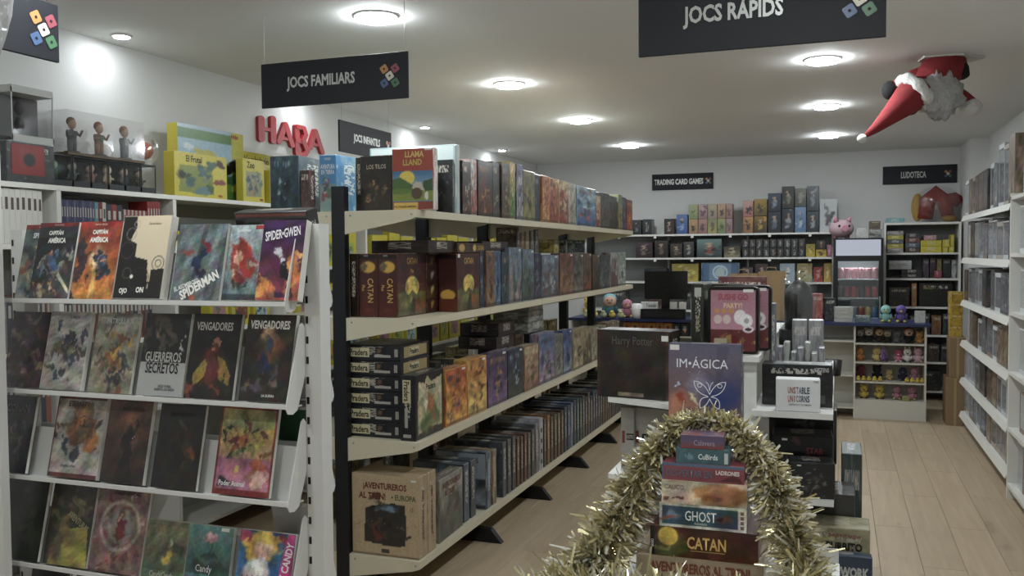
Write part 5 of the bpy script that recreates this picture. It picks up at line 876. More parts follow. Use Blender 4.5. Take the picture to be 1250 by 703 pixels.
P = Paint(80, 24, 'c4ae92'); P.ell(0.72, 0.45, 0.36, 0.6, 'a06c44', 0, 0.35); P.ell(0.5, 0.6, 0.16, 0.3, 'b07c50', 0.5, 0.4); P.ell(0.6, 0.35, 0.2, 0.2, '8a5634', 0, 0.5); P.ell(0.85, 0.6, 0.14, 0.35, '94603c', 0, 0.5); P.ell(0.1, 0.2, 0.03, 0.08, '5a3428', 0, 0.3); P.ell(0.19, 0.2, 0.03, 0.08, '5a3428', 0, 0.3); P.rect(0.02, 0.12, 0.07, 0.3, '7a4a3c'); art(towers[3][0], towers[3][1], 'F', P.grain(4, 0.04), 0, 0, 1, 1); TT(3, 'CALICO', 0.15, 0.72, 0.2, 0.24, '6a4a3c', bold=0.0)
P = Paint(80, 18, '8c444c'); P.rect(0, 0.85, 1, 1, '4a6a86'); P.rect(0, 0, 0.02, 1, '3f6488'); P.ell(0.5, 0.4, 0.5, 0.4, '7c3840', 0, 0.8); P.poly([(0.7, 0.1), (0.86, 0.5), (0.95, 0.3), (0.98, 0.05)], '5a2428'); art(towers[4][0], towers[4][1], 'F', P, 0, 0, 1, 1); TT(4, 'DES-PERTAR EN', 0.33, 0.45, 0.42, 0.56, '5a6a7c', squeeze=0.7); TT(4, 'LADRONES', 0.8, 0.6, 0.26, 0.32, 'd8c8c0', bold=0.04)
P = Paint(60, 16, '3f6068'); P.blobs(81, 10, ['345258', '4a6e74'], 0.5, 0.5, 0.3, 0.3, (0.05, 0.2), 0.6); P.ell(0.28, 0.5, 0.07, 0.3, '6a8a94', 0, 0.3); art(towers[5][0], towers[5][1], 'F', P, 0, 0, 1, 1); TT(5, 'CuBirds', 0.6, 0.5, 0.36, 0.46, 'd4dcda', bold=0.02); patch(*towers[5], 'F', 0.9, 0.1, 0.97, 0.8, ink('b8bcb8'))
P = Paint(50, 16, '5c4a68'); P.grad('8a3c34', '5a5070', 0, 0.6); art(towers[6][0], towers[6][1], 'F', P, 0, 0, 1, 1); TT(6, 'Calavera', 0.55, 0.45, 0.4, 0.55, 'a89ab0', bold=0.0)
# gold tinsel garland hung over the tower
def tinsel(path, rad, count, seed, name, label):
    rg = np.random.RandomState(seed); P = np.array(path, float); seg = np.linalg.norm(np.diff(P, axis=0), axis=1); L = np.concatenate([[0], np.cumsum(seg)]); V, F, MI = [], [], []
    for k in range(count):
        t = rg.rand()*L[-1]; i = min(np.searchsorted(L, t, 'right')-1, len(seg)-1); a = (t-L[i])/seg[i]; p = P[i]*(1-a)+P[i+1]*a
        tg = (P[i+1]-P[i])/seg[i]; dv = rg.randn(3); dv -= tg*dv.dot(tg)*0.8; dv /= np.linalg.norm(dv); s = np.cross(dv, rg.randn(3)); s /= np.linalg.norm(s)
        ln = rad*rg.uniform(0.6, 1.2)*(0.75+0.75*min(1.0, max(0.0, (1.08-p[2])/0.42))); w = rg.uniform(0.0026, 0.0058); bend = rg.randn(3)*0.32*ln; bend[2] -= 0.18*ln
        q0 = p; q1 = p+dv*ln*0.55+bend*0.25; q2 = p+dv*ln+bend; b = len(V)
        V += [q0-s*w, q0+s*w, q1-s*w, q1+s*w, q2-s*w*0.6, q2+s*w*0.6]; F += [(b, b+1, b+3, b+2), (b+2, b+3, b+5, b+4)]; MI += [k % 3]*2
    me = bpy.data.meshes.new('tinsel'); me.from_pydata([tuple(v) for v in V], [], F); me.polygons.foreach_set('material_index', MI)
    e = empty(name, tuple(P[0]), 0, label, 'garland'); o = mesh_obj('tinsel_strands', me, [mat('gold_foil', 'e0d29c', 0.26, 0.6), mat('pale_gold_foil', 'eeeadb', 0.24, 0.55), mat('olive_gold_foil', 'b8ae80', 0.3, 0.7)], e, tuple(-P[0])); o['kind'] = 'stuff'
    MB().tube([tuple(p-P[0]) for p in P], 0.004, 6).build('core_wire', mat('gold_wire', 'a08c50', 0.3, 1.0), e)
def smooth(pts, n=6):
    Q = [Vector(p) for p in pts]; out = []
    for i in range(len(Q)-1):
        p0, p1, p2, p3 = Q[max(i-1, 0)], Q[i], Q[i+1], Q[min(i+2, len(Q)-1)]
        for k in range(n): t = k/n; out.append(tuple(0.5*((2*p1)+(p2-p0)*t+(2*p0-5*p1+4*p2-p3)*t*t+(3*p1-p0-3*p2+p3)*t**3)))
    return out+[tuple(Q[-1])]
tinsel(smooth([(-0.86, 2.28, 0.55), (-0.72, 2.33, 0.6), (-0.645, 2.4, 0.68), (-0.58, 2.48, 0.8), (-0.525, 2.53, 0.92), (-0.475, 2.55, 1.0), (-0.415, 2.57, 1.05), (-0.345, 2.58, 1.065), (-0.28, 2.57, 1.05), (-0.215, 2.54, 1.005), (-0.165, 2.52, 0.93), (-0.125, 2.48, 0.83), (-0.085, 2.42, 0.74), (-0.06, 2.34, 0.67), (0.03, 2.3, 0.6)]), 0.047, 14000, 5, 'tinsel_garland', 'gold tinsel garland draped like a tree over the box tower')
tinsel(smooth([(-0.74, 2.3, 0.6), (-0.6, 2.27, 0.635), (-0.45, 2.26, 0.642), (-0.3, 2.26, 0.64), (-0.16, 2.27, 0.645), (-0.04, 2.3, 0.63)]), 0.05, 5000, 6, 'tinsel_garland', 'gold tinsel garland laid along the foot of the box tower')

# ================================================================== left wall shelving
LX0, LX1 = WL+0.004, -3.2
lw = empty('wall_shelving', (-3.35, 5.5, 0), 0, 'white wall shelving along the left wall', 'shelving')
def lp(name, x0, y0, z0, x1, y1, z1, m=WHITE): return MB().box(x0+3.35, y0-5.5, z0, x1+3.35, y1-5.5, z1).build(name, m, lw)
DIV = [2.58, 2.995, 3.72, 4.68, 5.7, 6.7, 7.7, 8.7]
for y in DIV: lp('side_panel', LX0+0.012, y-0.012, 0, LX1, y+0.012, 1.842)
LZ = [1.862, 1.475, 1.15, 0.8, 0.45, 0.12]
for a, b in zip(DIV[:-1], DIV[1:]):
    for i, z in enumerate([LZ[0], 1.605]+LZ[2:] if a < 3.5 else LZ): lp('shelf_board', LX0+0.012, a+(0.0 if i == 0 else 0.013), z-0.022, LX1, b-(0.0 if i == 0 else 0.013), z)
lp('back_board', LX0, DIV[0], 0, LX0+0.01, DIV[-1], 1.84, mat('grey_back_board', 'a8a8a2', 0.6))
Z = LZ[0]+0.0005
# figures in boxes on top
HAZY = clear_plastic('hazy_plastic', (0.97, 0.98, 1.0), 0.16, 0.12, 0.5, 0.07)
def window_box(loc, dims, rz, card, label, group, fig=('8a8a8a', 'b09080', '2c2c30'), header=None, cat='figure box', open_top=False, seed=0, big=False):
    """display box: card back, floor, top header and edges, a clear window and a figure inside; front is -y"""
    w, d, h = dims; t = empty('figure_box', loc, rz, label, cat, group); c = mat('box_card_'+card, card, 0.5)
    mb = MB(); mb.box(-w/2, d/2-0.003, 0, w/2, d/2, h); mb.box(-w/2, -d/2, 0, w/2, d/2-0.003, 0.006)
    if not open_top: mb.box(-w/2, -d/2, h-(0.03 if header else 0.008), w/2, d/2-0.003, h)
    for s in (-1, 1): mb.box(min(s*w/2, s*(w/2-0.004)), -d/2, 0.006, max(s*w/2, s*(w/2-0.004)), -d/2+0.004, h-0.01); mb.box(min(s*w/2, s*(w/2-0.003)), d/2-0.02, 0.006, max(s*w/2, s*(w/2-0.003)), d/2-0.003, h-0.01)
    mb.box(-w/2, -d/2, 0.006, w/2, -d/2+0.003, 0.03 if not big else 0.02)
    mb.build('card_box', c, t)
    g = MB(); g.v = [(-w/2+0.002, -d/2+0.001, 0.03), (w/2-0.002, -d/2+0.001, 0.03), (w/2-0.002, -d/2+0.001, h-0.012), (-w/2+0.002, -d/2+0.001, h-0.012)]; g.face((0, 1, 2, 3))
    b = len(g.v); g.v += [(w/2-0.001, -d/2+0.002, 0.01), (w/2-0.001, d/2-0.02, 0.01), (w/2-0.001, d/2-0.02, h-0.012), (w/2-0.001, -d/2+0.002, h-0.012)]; g.face((b, b+1, b+2, b+3))
    b = len(g.v); g.v += [(-w/2+0.001, d/2-0.02, 0.01), (-w/2+0.001, -d/2+0.002, 0.01), (-w/2+0.001, -d/2+0.002, h-0.012), (-w/2+0.001, d/2-0.02, h-0.012)]; g.face((b, b+1, b+2, b+3))
    g.build('clear_window', HAZY if 'right' in label else CLEAR, t)
    if fig:
        r = random.Random(seed); s = min(w*0.42, h*0.3); f = MB(); hh = h*0.78
        f.ell((0, 0, 0.02+hh*0.35), (s*0.55, s*0.42, hh*0.26), 10, 7); f.tube([(-s*0.25, 0, 0.01), (-s*0.22, 0, hh*0.3)], [s*0.22, s*0.26], 8); f.tube([(s*0.25, 0, 0.01), (s*0.22, 0, hh*0.3)], [s*0.22, s*0.26], 8)
        f.tube([(-s*0.45, 0, hh*0.55), (-s*0.8, -s*0.2, hh*r.uniform(0.3, 0.6))], [s*0.18, s*0.12], 7); f.tube([(s*0.45, 0, hh*0.55), (s*0.8, -s*0.2, hh*r.uniform(0.3, 0.7))], [s*0.18, s*0.12], 7)
        fo = f.build('figure', M_FABRIC, t); fo.color = hxa(fig[0]); hd = MB().ell((0, 0, 0.02+hh*0.72), (s*0.5, s*0.46, hh*0.2), 10, 8).build('figure_head', M_FABRIC, t); hd.color = hxa(fig[1]); hr = MB().ell((0, s*0.1, 0.02+hh*0.8), (s*0.54, s*0.48, hh*0.17), 10, 6).build('figure_hair', M_FABRIC, t); hr.color = hxa(fig[2])
    return t
RZL = PI/2          # fronts look into the room (+x)
t = window_box((-3.33, 2.9, 2.035), (0.21, 0.2, 0.235), RZL, 'a8a8a4', 'grey edged figure box at top left above the red one', None, ('141414', '2a2a2a', '0c0c0c'), True); MB().box(-0.095, -0.02, 0.03, 0.095, 0.09, 0.2).build('dark_insert', mat('black_card', '111112', 0.5), t)
o = game_box((0.2, 0.24, 0.17), (-3.32, 2.875, Z), 0, ('26282a', '3a3c3c', '6a6a68'), 'dark box carrying the grey figure box at upper left', None, 'x'); dd = (0.2, 0.24, 0.17); patch(o, dd, 'R', 0.1, 0.2, 0.78, 0.95, ink('8a2420')); P = Paint(16, 16, '8a2420'); P.ell(0.5, 0.5, 0.28, 0.32, '141414', 0, 0.2); art(o, dd, 'R', P, 0.22, 0.3, 0.7, 0.85, 'printed_emblem', 0.0016)
FG = [('3a5a3c', '7a9a6a', '2c3c2c'), ('6a6a64', '9a968c', '2a2a28'), ('8a5a44', 'c09a84', '3a2a24'), ('c8b088', 'e0c8b0', 'c0a040'), ('3a4a5a', 'c0a090', '23262c'), ('4a4440', 'b89a84', '1c1a1a'), ('8a6a60', 'c8a090', '7a5a44')]
for k in range(6):
    y = 3.06+k*0.105; window_box((-3.3, y, Z), (0.1, 0.12, 0.145), RZL, '23262a', 'dark window box with small figure on left wall shelf, %s from the left' % ORD[k], 'window boxes on the left wall shelf', FG[k], seed=k)
case = empty('acrylic_case', (-3.33, 3.3, Z+0.1455), 0, 'clear acrylic case holding three figures, upper left', 'display case')
MB().box(-0.1, -0.22, 0, 0.1, 0.25, 0.012).build('case_floor', mat('brown_case_floor', '5a4630', 0.5), case); w_ = MB(); w_.box(-0.1, -0.22, 0.012, -0.098, 0.25, 0.2); w_.box(0.098, -0.22, 0.012, 0.1, 0.25, 0.2); w_.box(-0.1, -0.22, 0.012, 0.1, -0.218, 0.2); w_.box(-0.1, 0.248, 0.012, 0.1, 0.25, 0.2); w_.box(-0.1, -0.22, 0.2, 0.1, 0.25, 0.202); w_.build('clear_cover', CLEAR, case)
def figurine(name, loc, h, cols, label, group, parent=None, rz=PI/2):
    t = empty(name, loc, rz, label, 'figurine', group); s = h*0.3
    f = MB(); f.ell((0, 0, h*0.45), (s*0.45, s*0.34, h*0.2), 12, 8); f.tube([(-s*0.22, 0, 0.012), (-s*0.2, 0, h*0.36)], [s*0.2, s*0.25], 8); f.tube([(s*0.22, 0, 0.012), (s*0.2, 0, h*0.36)], [s*0.2, s*0.25], 8); f.tube([(-s*0.4, 0, h*0.58), (-s*0.75, -s*0.3, h*0.45), (-s*0.5, -s*0.6, h*0.5)], [s*0.17, s*0.14, s*0.1], 8); f.tube([(s*0.4, 0, h*0.58), (s*0.8, -s*0.1, h*0.5), (s*0.7, -s*0.5, h*0.62)], [s*0.17, s*0.14, s*0.1], 8)
    o = f.build('body', M_FABRIC, t); o.color = hxa(cols[0]); o = MB().ell((0, -s*0.05, h*0.78), (s*0.36, s*0.36, h*0.14), 12, 9).build('head', M_FABRIC, t); o.color = hxa(cols[1]); o = MB().ell((0, s*0.06, h*0.84), (s*0.4, s*0.38, h*0.13), 12, 7).build('hair', M_FABRIC, t); o.color = hxa(cols[2]); o = MB().lathe([(0, 0), (s*0.7, 0), (s*0.66, 0.012), (0, 0.012)], 18).build('base', BLACK, t)
    o = MB().ell((0, -s*0.3, h*0.5), (s*0.3, s*0.12, h*0.1), 10, 6).build('vest', M_FABRIC, t); o.color = hxa(cols[3])
    return t
for k, (y, c) in enumerate(((3.17, ('3a4048', 'a07a60', '5a3a2c', '2c3038')), (3.33, ('8a6a58', 'c09a80', '8a4a34', '4a7a50')), (3.49, ('2c3034', 'b08c74', '7a4a30', '8a8a84')))): figurine('figurine', (-3.3, y, Z+0.1585), 0.175, c, 'figurine in the clear case, %s one' % ['left', 'middle', 'right'][k], 'figurines in the clear case')
t = empty('plastic_bag', (-3.32, 3.72, Z+0.0), 0, 'small clear bag holding an orange ball by the yellow boxes', 'bag'); MB().ell((0, 0, 0.08), (0.07, 0.08, 0.08), 14, 10).build('bag_film', clear_plastic('wrinkled_bag', (1, 1, 1), 0.25, 0.1, 0.8), t); o = MB().ell((0, 0, 0.075), (0.045, 0.05, 0.045), 12, 9).build('orange_ball', M_FABRIC, t); o.color = hxa('c0603c')
t.location.z = Z+0.146; t.location.y = 3.62; t.location.x = -3.3
# yellow games
YEL = ('b3a62c', '8a9a3c', '5a7a8a')
def haba(dims, loc, rz, label, pic, words=None, big=False):
    o = game_box(dims, loc, rz, YEL, label, 'yellow children games', 'x', mats=[mat('yellow_box', 'c0b02e', 0.4)]*2)
    art(o, dims, 'R', pic, 0.0, 0.0, 1.0, 1.0)
    if words: title(o, dims, 'R', words, 0.36, 0.86, 0.15, 0.55, ink('2a2a18'), 0, 0.02)
    title(o, dims, 'R', 'HABA', 0.86, 0.07 if not big else 0.94, 0.06, 0.18, ink('a8281e'), 0, 0.05); return o
P = Paint(60, 44, 'c6b632'); P.poly([(0.08, 0.1), (0.1, 0.7), (0.7, 0.74), (0.74, 0.08)], '7d8a3a'); P.blobs(91, 24, ['4a6a2c', '2c3a24', '6a7a34', '3a5a5a', '8a8a40', '5a7a8a'], 0.42, 0.4, 0.2, 0.16, (0.04, 0.11)); P.ell(0.55, 0.62, 0.15, 0.1, '4a6a6c', 0, 0.3); P.ell(0.15, 0.5, 0.1, 0.14, '2a342a', 0, 0.4); P.ell(0.86, 0.84, 0.12, 0.1, '4a2c24', 0, 0.3); P.ell(0.86, 0.36, 0.1, 0.07, '8a4034', 0, 0.3)
haba((0.07, 0.42, 0.232), (-3.25, 3.95, Z), 0, 'wide yellow orchard game box before the largest blue box', P.grain(2, 0.03), 'El Frutal')
P = Paint(60, 52, '8fb0c4'); P.rect(0, 0.82, 0.8, 0.95, '4a7a34'); P.rect(0, 0.95, 0.8, 1, '9ab4c4'); P.ell(0.4, 0.62, 0.2, 0.13, 'b0a838', 0, 0.3); P.ell(0.15, 0.7, 0.12, 0.05, 'c0d0d8', 0, 0.4); P.ell(0.7, 0.58, 0.1, 0.04, 'c0d0d8', 0, 0.4); P.rect(0.0, 0, 0.8, 0.35, '5f8a34'); P.rect(0.8, 0.14, 1, 1, 'b5ae30'); P.rect(0.66, 0, 1, 0.14, '4f7a2c'); P.ell(0.84, 0.48, 0.15, 0.12, '171814', 0, 0.25); P.ell(0.8, 0.3, 0.08, 0.08, '2c5a34', 0, 0.3)
haba((0.07, 0.56, 0.4), (-3.345, 4.16, Z), 0, 'largest sky blue and green game box on the left wall shelf', P.grain(3, 0.03), None, True)
def small_haba(seed, bg):
    P = Paint(36, 44, 'c4b430'); P.rect(0.12, 0.12, 0.88, 0.72, bg); P.blobs(seed, 14, ['4a6a4c', '7a6a5a', '8a9aa4', '3a4a5a', 'a88a50'], 0.5, 0.42, 0.2, 0.15, (0.04, 0.1)); return P.grain(seed, 0.03)
haba((0.05, 0.2, 0.25), (-3.25, 4.42, Z), 0.0, 'narrow yellow game box right of the largest blue box', small_haba(95, '8a8a60'), 'Zoo'); haba((0.06, 0.2, 0.24), (-3.315, 4.57, Z), 0, 'yellow game box with grey picture beneath the red letters', small_haba(96, '6a7c84'), 'Mi primer')
haba((0.06, 0.2, 0.2), (-3.24, 4.66, Z), 0, 'lower yellow game box at the front of the shelf', small_haba(97, '7c9aa4')); haba((0.06, 0.46, 0.315), (-3.39, 4.7, Z), 0, 'wide yellow rimmed blue game box at the back', small_haba(98, '6f97a8'), 'Vocabulario'); haba((0.06, 0.3, 0.26), (-3.36, 5.12, Z), 0, 'yellow game box partly hidden by the blue grey box', small_haba(99, '8a9a70'))
# shelf below: manga and books
def books(y0, z, n, tk, h, cols, label, group, gap=0.0008, dep=0.12, seed=1, x=-3.215, band=True):
    r = random.Random(seed); y = y0
    for k in range(n):
        c = cols[k % len(cols)]; t = tk*r.uniform(0.85, 1.15); hh = h*r.uniform(0.98, 1.0); dd = (dep, t, hh)
        o = mesh_obj('book', chamfer_box(dep, t, hh, 'y', 0.001), [mat('book_'+c, c, 0.45), mat('book_'+c, c, 0.45)], None, (x-dep/2, y+t/2, z+0.0005)); tag(o, label % ORD[k % 30], 'book', group)
        if band: patch(o, dd, 'R', 0.25, 0.62, 0.75, 0.84, ink('5a4a44' if c > 'a' else 'a8a49c'), 'spine_print', 0.0006)
        y += t+gap
    return y
zb = 1.605
books(2.62, zb, 11, 0.026, 0.232, ['cfccc4'], 'white manga volume on left wall shelf, %s from the left', 'white manga volumes', seed=2)
y = books(3.02, zb, 13, 0.0135, 0.2, ['4a4a6a', '3c4468', '5a5a80'], 'blue violet book on left wall shelf, %s of the blue run', 'blue books', seed=3)
y = books(y+0.002, zb, 3, 0.024, 0.2, ['5a8a94', '7a2c28', 'b8b4ac'], 'teal, red or white book after the blue run, %s of them', 'mixed books', seed=4)
y = books(y+0.002, zb, 3, 0.03, 0.19, ['3a3848', '8a2c24', '2c2c34'], 'dark or red thick book mid shelf, %s of them', 'mixed books', seed=5)
y = books(y+0.01, zb, 12, 0.012, 0.17, ['a89a94', '8a3c38'], 'thin pale and red book before the divider, %s of them', 'pale red books', seed=6)
books(y, zb, 5, 0.018, 0.22, ['8c2a28'], 'bright red book beside the shelf divider, %s of them', 'red books', seed=7)
for zi in (2, 3):
    books(2.62, LZ[zi], 12, 0.026, 0.24, ['7a7874', '4a4c54', '8a5a4c'], 'book low on the left wall shelves, row %s, ' % ['', '', 'three', 'four'][zi]+'%s from the left', 'books low on the left wall', seed=8+zi); books(3.02, LZ[zi], 22, 0.024, 0.22, ['5a5652', '3a3c48', '8a8478', '6a3c34'], 'book in the middle bay, row %s, ' % ['', '', 'three', 'four'][zi]+'%s from the left', 'books low on the left wall', seed=12+zi)
# yellow games seen through the gondola
k = 0
for (z, ya, yb) in ((LZ[1], 3.76, 8.5), (LZ[2], 4.0, 8.5), (LZ[3], 4.4, 8.5)):
    y = ya
    while y < yb:
        r = random.Random(int(y*100)+int(z*10)); w = r.uniform(0.14, 0.24); h = r.uniform(0.2, 0.26)
        if not any(abs(y+w/2-q) < w/2+0.02 for q in DIV):
            dd = (0.06, w, h); o = game_box(dd, (-3.25, y+w/2, z+0.0005), 0, YEL, 'yellow children game on left wall, %s of the %s run' % (ORD[k % 30], 'upper' if z > 1.4 else ('middle' if z > 1 else 'lower')), 'yellow games seen through the gondola', 'x', mats=[mat('yellow_box', 'c0b02e', 0.4)]*2); art(o, dd, 'R', small_haba(int(y*37), r.choice(['7fa0b0', '8a4a40', '9ab04a', 'a0c0c8', 'b07a80'])), 0.05, 0.05, 0.95, 0.95); k += 1
        y += w+0.03
    k = 0

# ================================================================== right wall shelving with boxed figures
rw = empty('wall_shelving', (1.18, 7.4, 0), 0, 'white wall shelving on the right with tilted price rails', 'shelving')
def rp(name, x0, y0, z0, x1, y1, z1, m=WHITE): return MB().box(x0-1.18, y0-7.4, z0, x1-1.18, y1-7.4, z1).build(name, m, rw)
RZS = [0.15, 0.445, 0.77, 1.12, 1.487, 1.845]
rp('back_board', WR-0.012, 6.3, 0, WR-0.004, 8.72, 2.0, mat('grey_back_board', 'a8a8a2', 0.6))
for z in RZS:
    rp('shelf_board', 1.02, 6.33, z-0.02, WR-0.013, 8.62, z)
    o = MB().prism([(1.0-1.18, z-0.045), (1.005-1.18, z-0.046), (1.021-1.18, z-0.002), (1.016-1.18, z)], 1, 6.33-7.4, 8.62-7.4).build('price_rail', WHITE, rw)
for y in (7.45,): rp('divider', 1.2, y-0.008, 0, WR-0.013, y+0.008, 1.82)
FC = [('9a9a9c', 'c8b8a8', '5a5654'), ('a89a8a', 'c8b8a8', '7a6a5c'), ('7a7c80', 'a8a4a0', '4a4a4c'), ('b8b8ba', 'd0c8c0', '8a8a8c'), ('9a6a5c', 'c0a290', '4c4440'), ('7a8a90', 'b0b4b4', '54585c')]
CC = ['b4b8bc', 'c4c8ca', '9a9c9e', '6a6866', '8a7464', 'bcc0c4', 'a89c90']
for zi, z in enumerate(RZS):
    y = 6.37; k = 0; r = random.Random(zi*9+3); lvl = ['bottom', 'second', 'third', 'fourth', 'fifth', 'top'][zi]
    while y < 8.5:
        w = r.uniform(0.17, 0.26); h = {0: 0.24, 1: 0.27, 2: 0.29, 3: 0.3, 4: 0.31, 5: 0.34}[zi]*r.uniform(0.82, 1.0)
        if zi == 5: h = 0.46*r.uniform(0.85, 1.0) if y < 7.0 else 0.33*r.uniform(0.85, 1.0)
        if abs(y+w/2-7.45) > w/2+0.01:
            if r.random() < 0.45:
                c = r.choice([('4a3a30', '6a5444', '9a8a78'), ('5a5c60', '7a7c80', 'b0b2b4'), ('8a8c8e', 'a8aaac', '6a5a50'), ('3a3c40', '5a4a44', '8a8684'), ('7a6450', '9a8870', '4a4038')]); dd = (0.16, w-0.008, h); o = game_box(dd, (1.12, y+w/2, z+0.0005), 0, c, 'printed figure box on the right wall, %s shelf, %s from the near end' % (lvl, ORD[k]), 'boxed figures on the right wall', 'x', name='figure_box', cat='figure box')
                art(o, dd, 'L', compose(zi*50+k, c[0], c[1], c[2], 18, 22)); art(o, dd, 'F', compose(zi*70+k, c[0], c[1], c[2], 14, 20)); k += 1; y += w; continue
            window_box((1.13, y+w/2, z+0.0005), (w-0.008, 0.17, h), -PI/2, r.choice(CC), 'boxed figure on the right wall, %s shelf, %s from the near end' % (lvl, ORD[k]), 'boxed figures on the right wall', r.choice(FC), r.random() < 0.5, seed=zi*20+k); k += 1; y += w
        else: y = 7.47
# nearer bank, cut by the picture edge
rn = empty('wall_shelving', (1.2, 5.5, 0), 0, 'nearer white bookcase cut by the right picture edge', 'shelving')
def np_(name, x0, y0, z0, x1, y1, z1, m=WHITE): return MB().box(x0-1.2, y0-5.5, z0, x1-1.2, y1-5.5, z1).build(name, m, rn)
np_('side_panel', 1.0, 6.235, 0, WR-0.012, 6.262, 1.9); np_('side_panel', 1.0, 4.72, 0, WR-0.012, 4.745, 1.9); np_('back_board', WR-0.012, 4.72, 0, WR-0.004, 6.262, 1.9)
NZ = [0.1, 0.45, 0.8, 1.17, 1.53, 1.88]
for i, z in enumerate(NZ):
    np_('shelf_board', 1.0, 4.745 if i < 5 else 4.72, z-0.022, WR-0.013, 6.235 if i < 5 else 6.262, z)
    y = 4.78; k = 0; r = random.Random(i*31+5)
    while y < 6.03:
        w = r.uniform(0.16, 0.22); h = 0.29*r.uniform(0.8, 1.0) if i < 5 else 0.32
        window_box((1.13, y+w/2, z+0.0005), (w-0.008, 0.18, h), -PI/2, r.choice(CC), 'boxed figure in the nearer right bookcase, %s shelf, %s from the near end' % (['bottom', 'second', 'third', 'fourth', 'fifth', 'top'][i], ORD[k]), 'boxed figures in the nearer right bookcase', r.choice(FC), r.random() < 0.5, seed=i*17+k); y += w; k += 1
# cardboard boxes and yellow packs at the far foot of the right shelves
for k, (x, y, w, dp, h, lab) in enumerate(((0.98, 8.85, 0.14, 0.3, 0.42, 'brown cardboard carton standing at far end of the right shelves'), (1.0, 8.85, 0.13, 0.25, 0.36, 'smaller brown carton resting on the tall one'))):
    o = tag(mesh_obj('carton', chamfer_box(w, dp, h, 'z'), [CARD, CARD], None, (x, y, 0.0005+k*0.4205)), lab, 'carton'); patch(o, (w, dp, h), 'F', 0.42, 0.0, 0.58, 1.0, mat('packing_tape', 'a08a60', 0.3), 'tape_strip', 0.0008)
for k in range(4): game_box((0.1, 0.12, 0.1), (0.99, 8.85, 0.7815+k*0.1005), 0.05*k, ('c09a28', '8a6a2c', 'd8c050'), 'yellow pack on the cartons by the right shelves, %s from below' % ORD[k], 'yellow packs')

# ================================================================== back wall shelving
bs = empty('wall_shelving', (-1.2, 10.3, 0), 0, 'white back wall shelving behind the counter', 'shelving')
def bp(name, x0, y0, z0, x1, y1, z1, m=WHITE): return MB().box(x0+1.2, y0-10.3, z0, x1+1.2, y1-10.3, z1).build(name, m, bs)
BZ = [1.757, 1.49, 1.22, 0.9, 0.55, 0.15]
for i, z in enumerate(BZ): bp('shelf_board', -2.75, 10.15 if i < 2 else 10.1, z-0.02, -0.06, WB-0.012, z)
for x in (-2.76, -1.86, -0.96, -0.055): bp('upright', x-0.012, 10.42, 0, x+0.012, WB-0.004, 1.75, WHITE)
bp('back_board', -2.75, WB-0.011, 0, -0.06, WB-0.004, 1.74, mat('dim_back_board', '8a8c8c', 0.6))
for i in range(2):
    for k in range(6): bp('shelf_clip', -2.4+k*0.42, 10.145, BZ[i]-0.045, -2.37+k*0.42, 10.15, BZ[i]-0.018, WHITE)
def fbox(x0, x1, zt, z, c, label, group, y=10.27, dp=0.16, **kw): 
    dd = (x1-x0-0.004, dp, zt-z-0.001); o = game_box(dd, ((x0+x1)/2, y, z+0.0005), 0, c, label, group, name='figure_box', cat='figure box', **kw)
    P = Paint(16, 24, c[0]); P.grad(c[0], c[1]); P.ell(0.5, 0.42, 0.22, 0.3, c[2], 0, 0.3); P.ell(0.5, 0.72, 0.16, 0.12, 'b89880' if c[2] > '5' else c[1], 0, 0.3); P.blobs(int(x0*-977)+int(zt*50), 8, list(c)+['2a2828'], 0.5, 0.5, 0.2, 0.2, (0.05, 0.14)); art(o, dd, 'F', P); return o
G = 'figure boxes on the back wall top shelf'; Z = BZ[0]
for k, (a, b, t, c) in enumerate(((-2.24, -2.13, 1.93, ('23262a', '3a3e44', '6a6e74')), (-2.12, -2.01, 1.935, ('1c1e22', '34383c', '8a8c8e')), (-1.87, -1.75, 1.935, ('3a1a18', '22181a', '8a8482')), (-1.73, -1.6, 1.98, ('34508c', '4a6aa8', '8aa0c8')))): fbox(a, b, t, Z, c, '%s box alone near left end of the back top shelf' % ['dark', 'black', 'dark red', 'bright blue'][k], G)
ROWC = [('8a6a4c', 'b08a5c', '2c2428'), ('8c625c', 'a87c70', '4a3434'), ('a09450', '7c8458', '5a5034'), ('6c7c50', '94985c', '4a5a38'), ('8c6468', 'a88488', '5a3a42'), ('8a7c70', 'a8946c', '4a4440')]
xs = [-1.59, -1.484, -1.378, -1.272, -1.178, -1.105]
for j in range(2):
    for k in range(5): fbox(xs[k], xs[k+1], Z+0.166*(j+1), Z+0.166*j, ROWC[(k+j*3) % 6], 'small colourful figure box on the back top shelf, %s row, %s from left' % (['lower', 'upper'][j], ORD[k]), G)
for j in range(2):
    fbox(-0.992, -0.88, Z+0.18*(j+1), Z+0.18*j, [('8a5a34', 'c08a4c', '3a2c24'), ('a8605c', 'c8988a', '3a2424')][j], '%s box of the orange and rose pair on the back top shelf' % ['lower', 'upper'][j], G)
    fbox(-0.876, -0.733, Z+0.187*(j+1), Z+0.187*j, [('34281c', '8a6a2c', 'b8943c'), ('5a4a20', 'a8842c', '2c241c')][j], '%s box of the dark gold pair on the back top shelf' % ['lower', 'upper'][j], G)
DK = [('141a22', '2a3440', '6a7a88'), ('1a1c18', '343a30', '7a7a64'), ('10141c', '22303c', '8a9098'), ('1c2430', '3a4c60', '8a9aa8')]
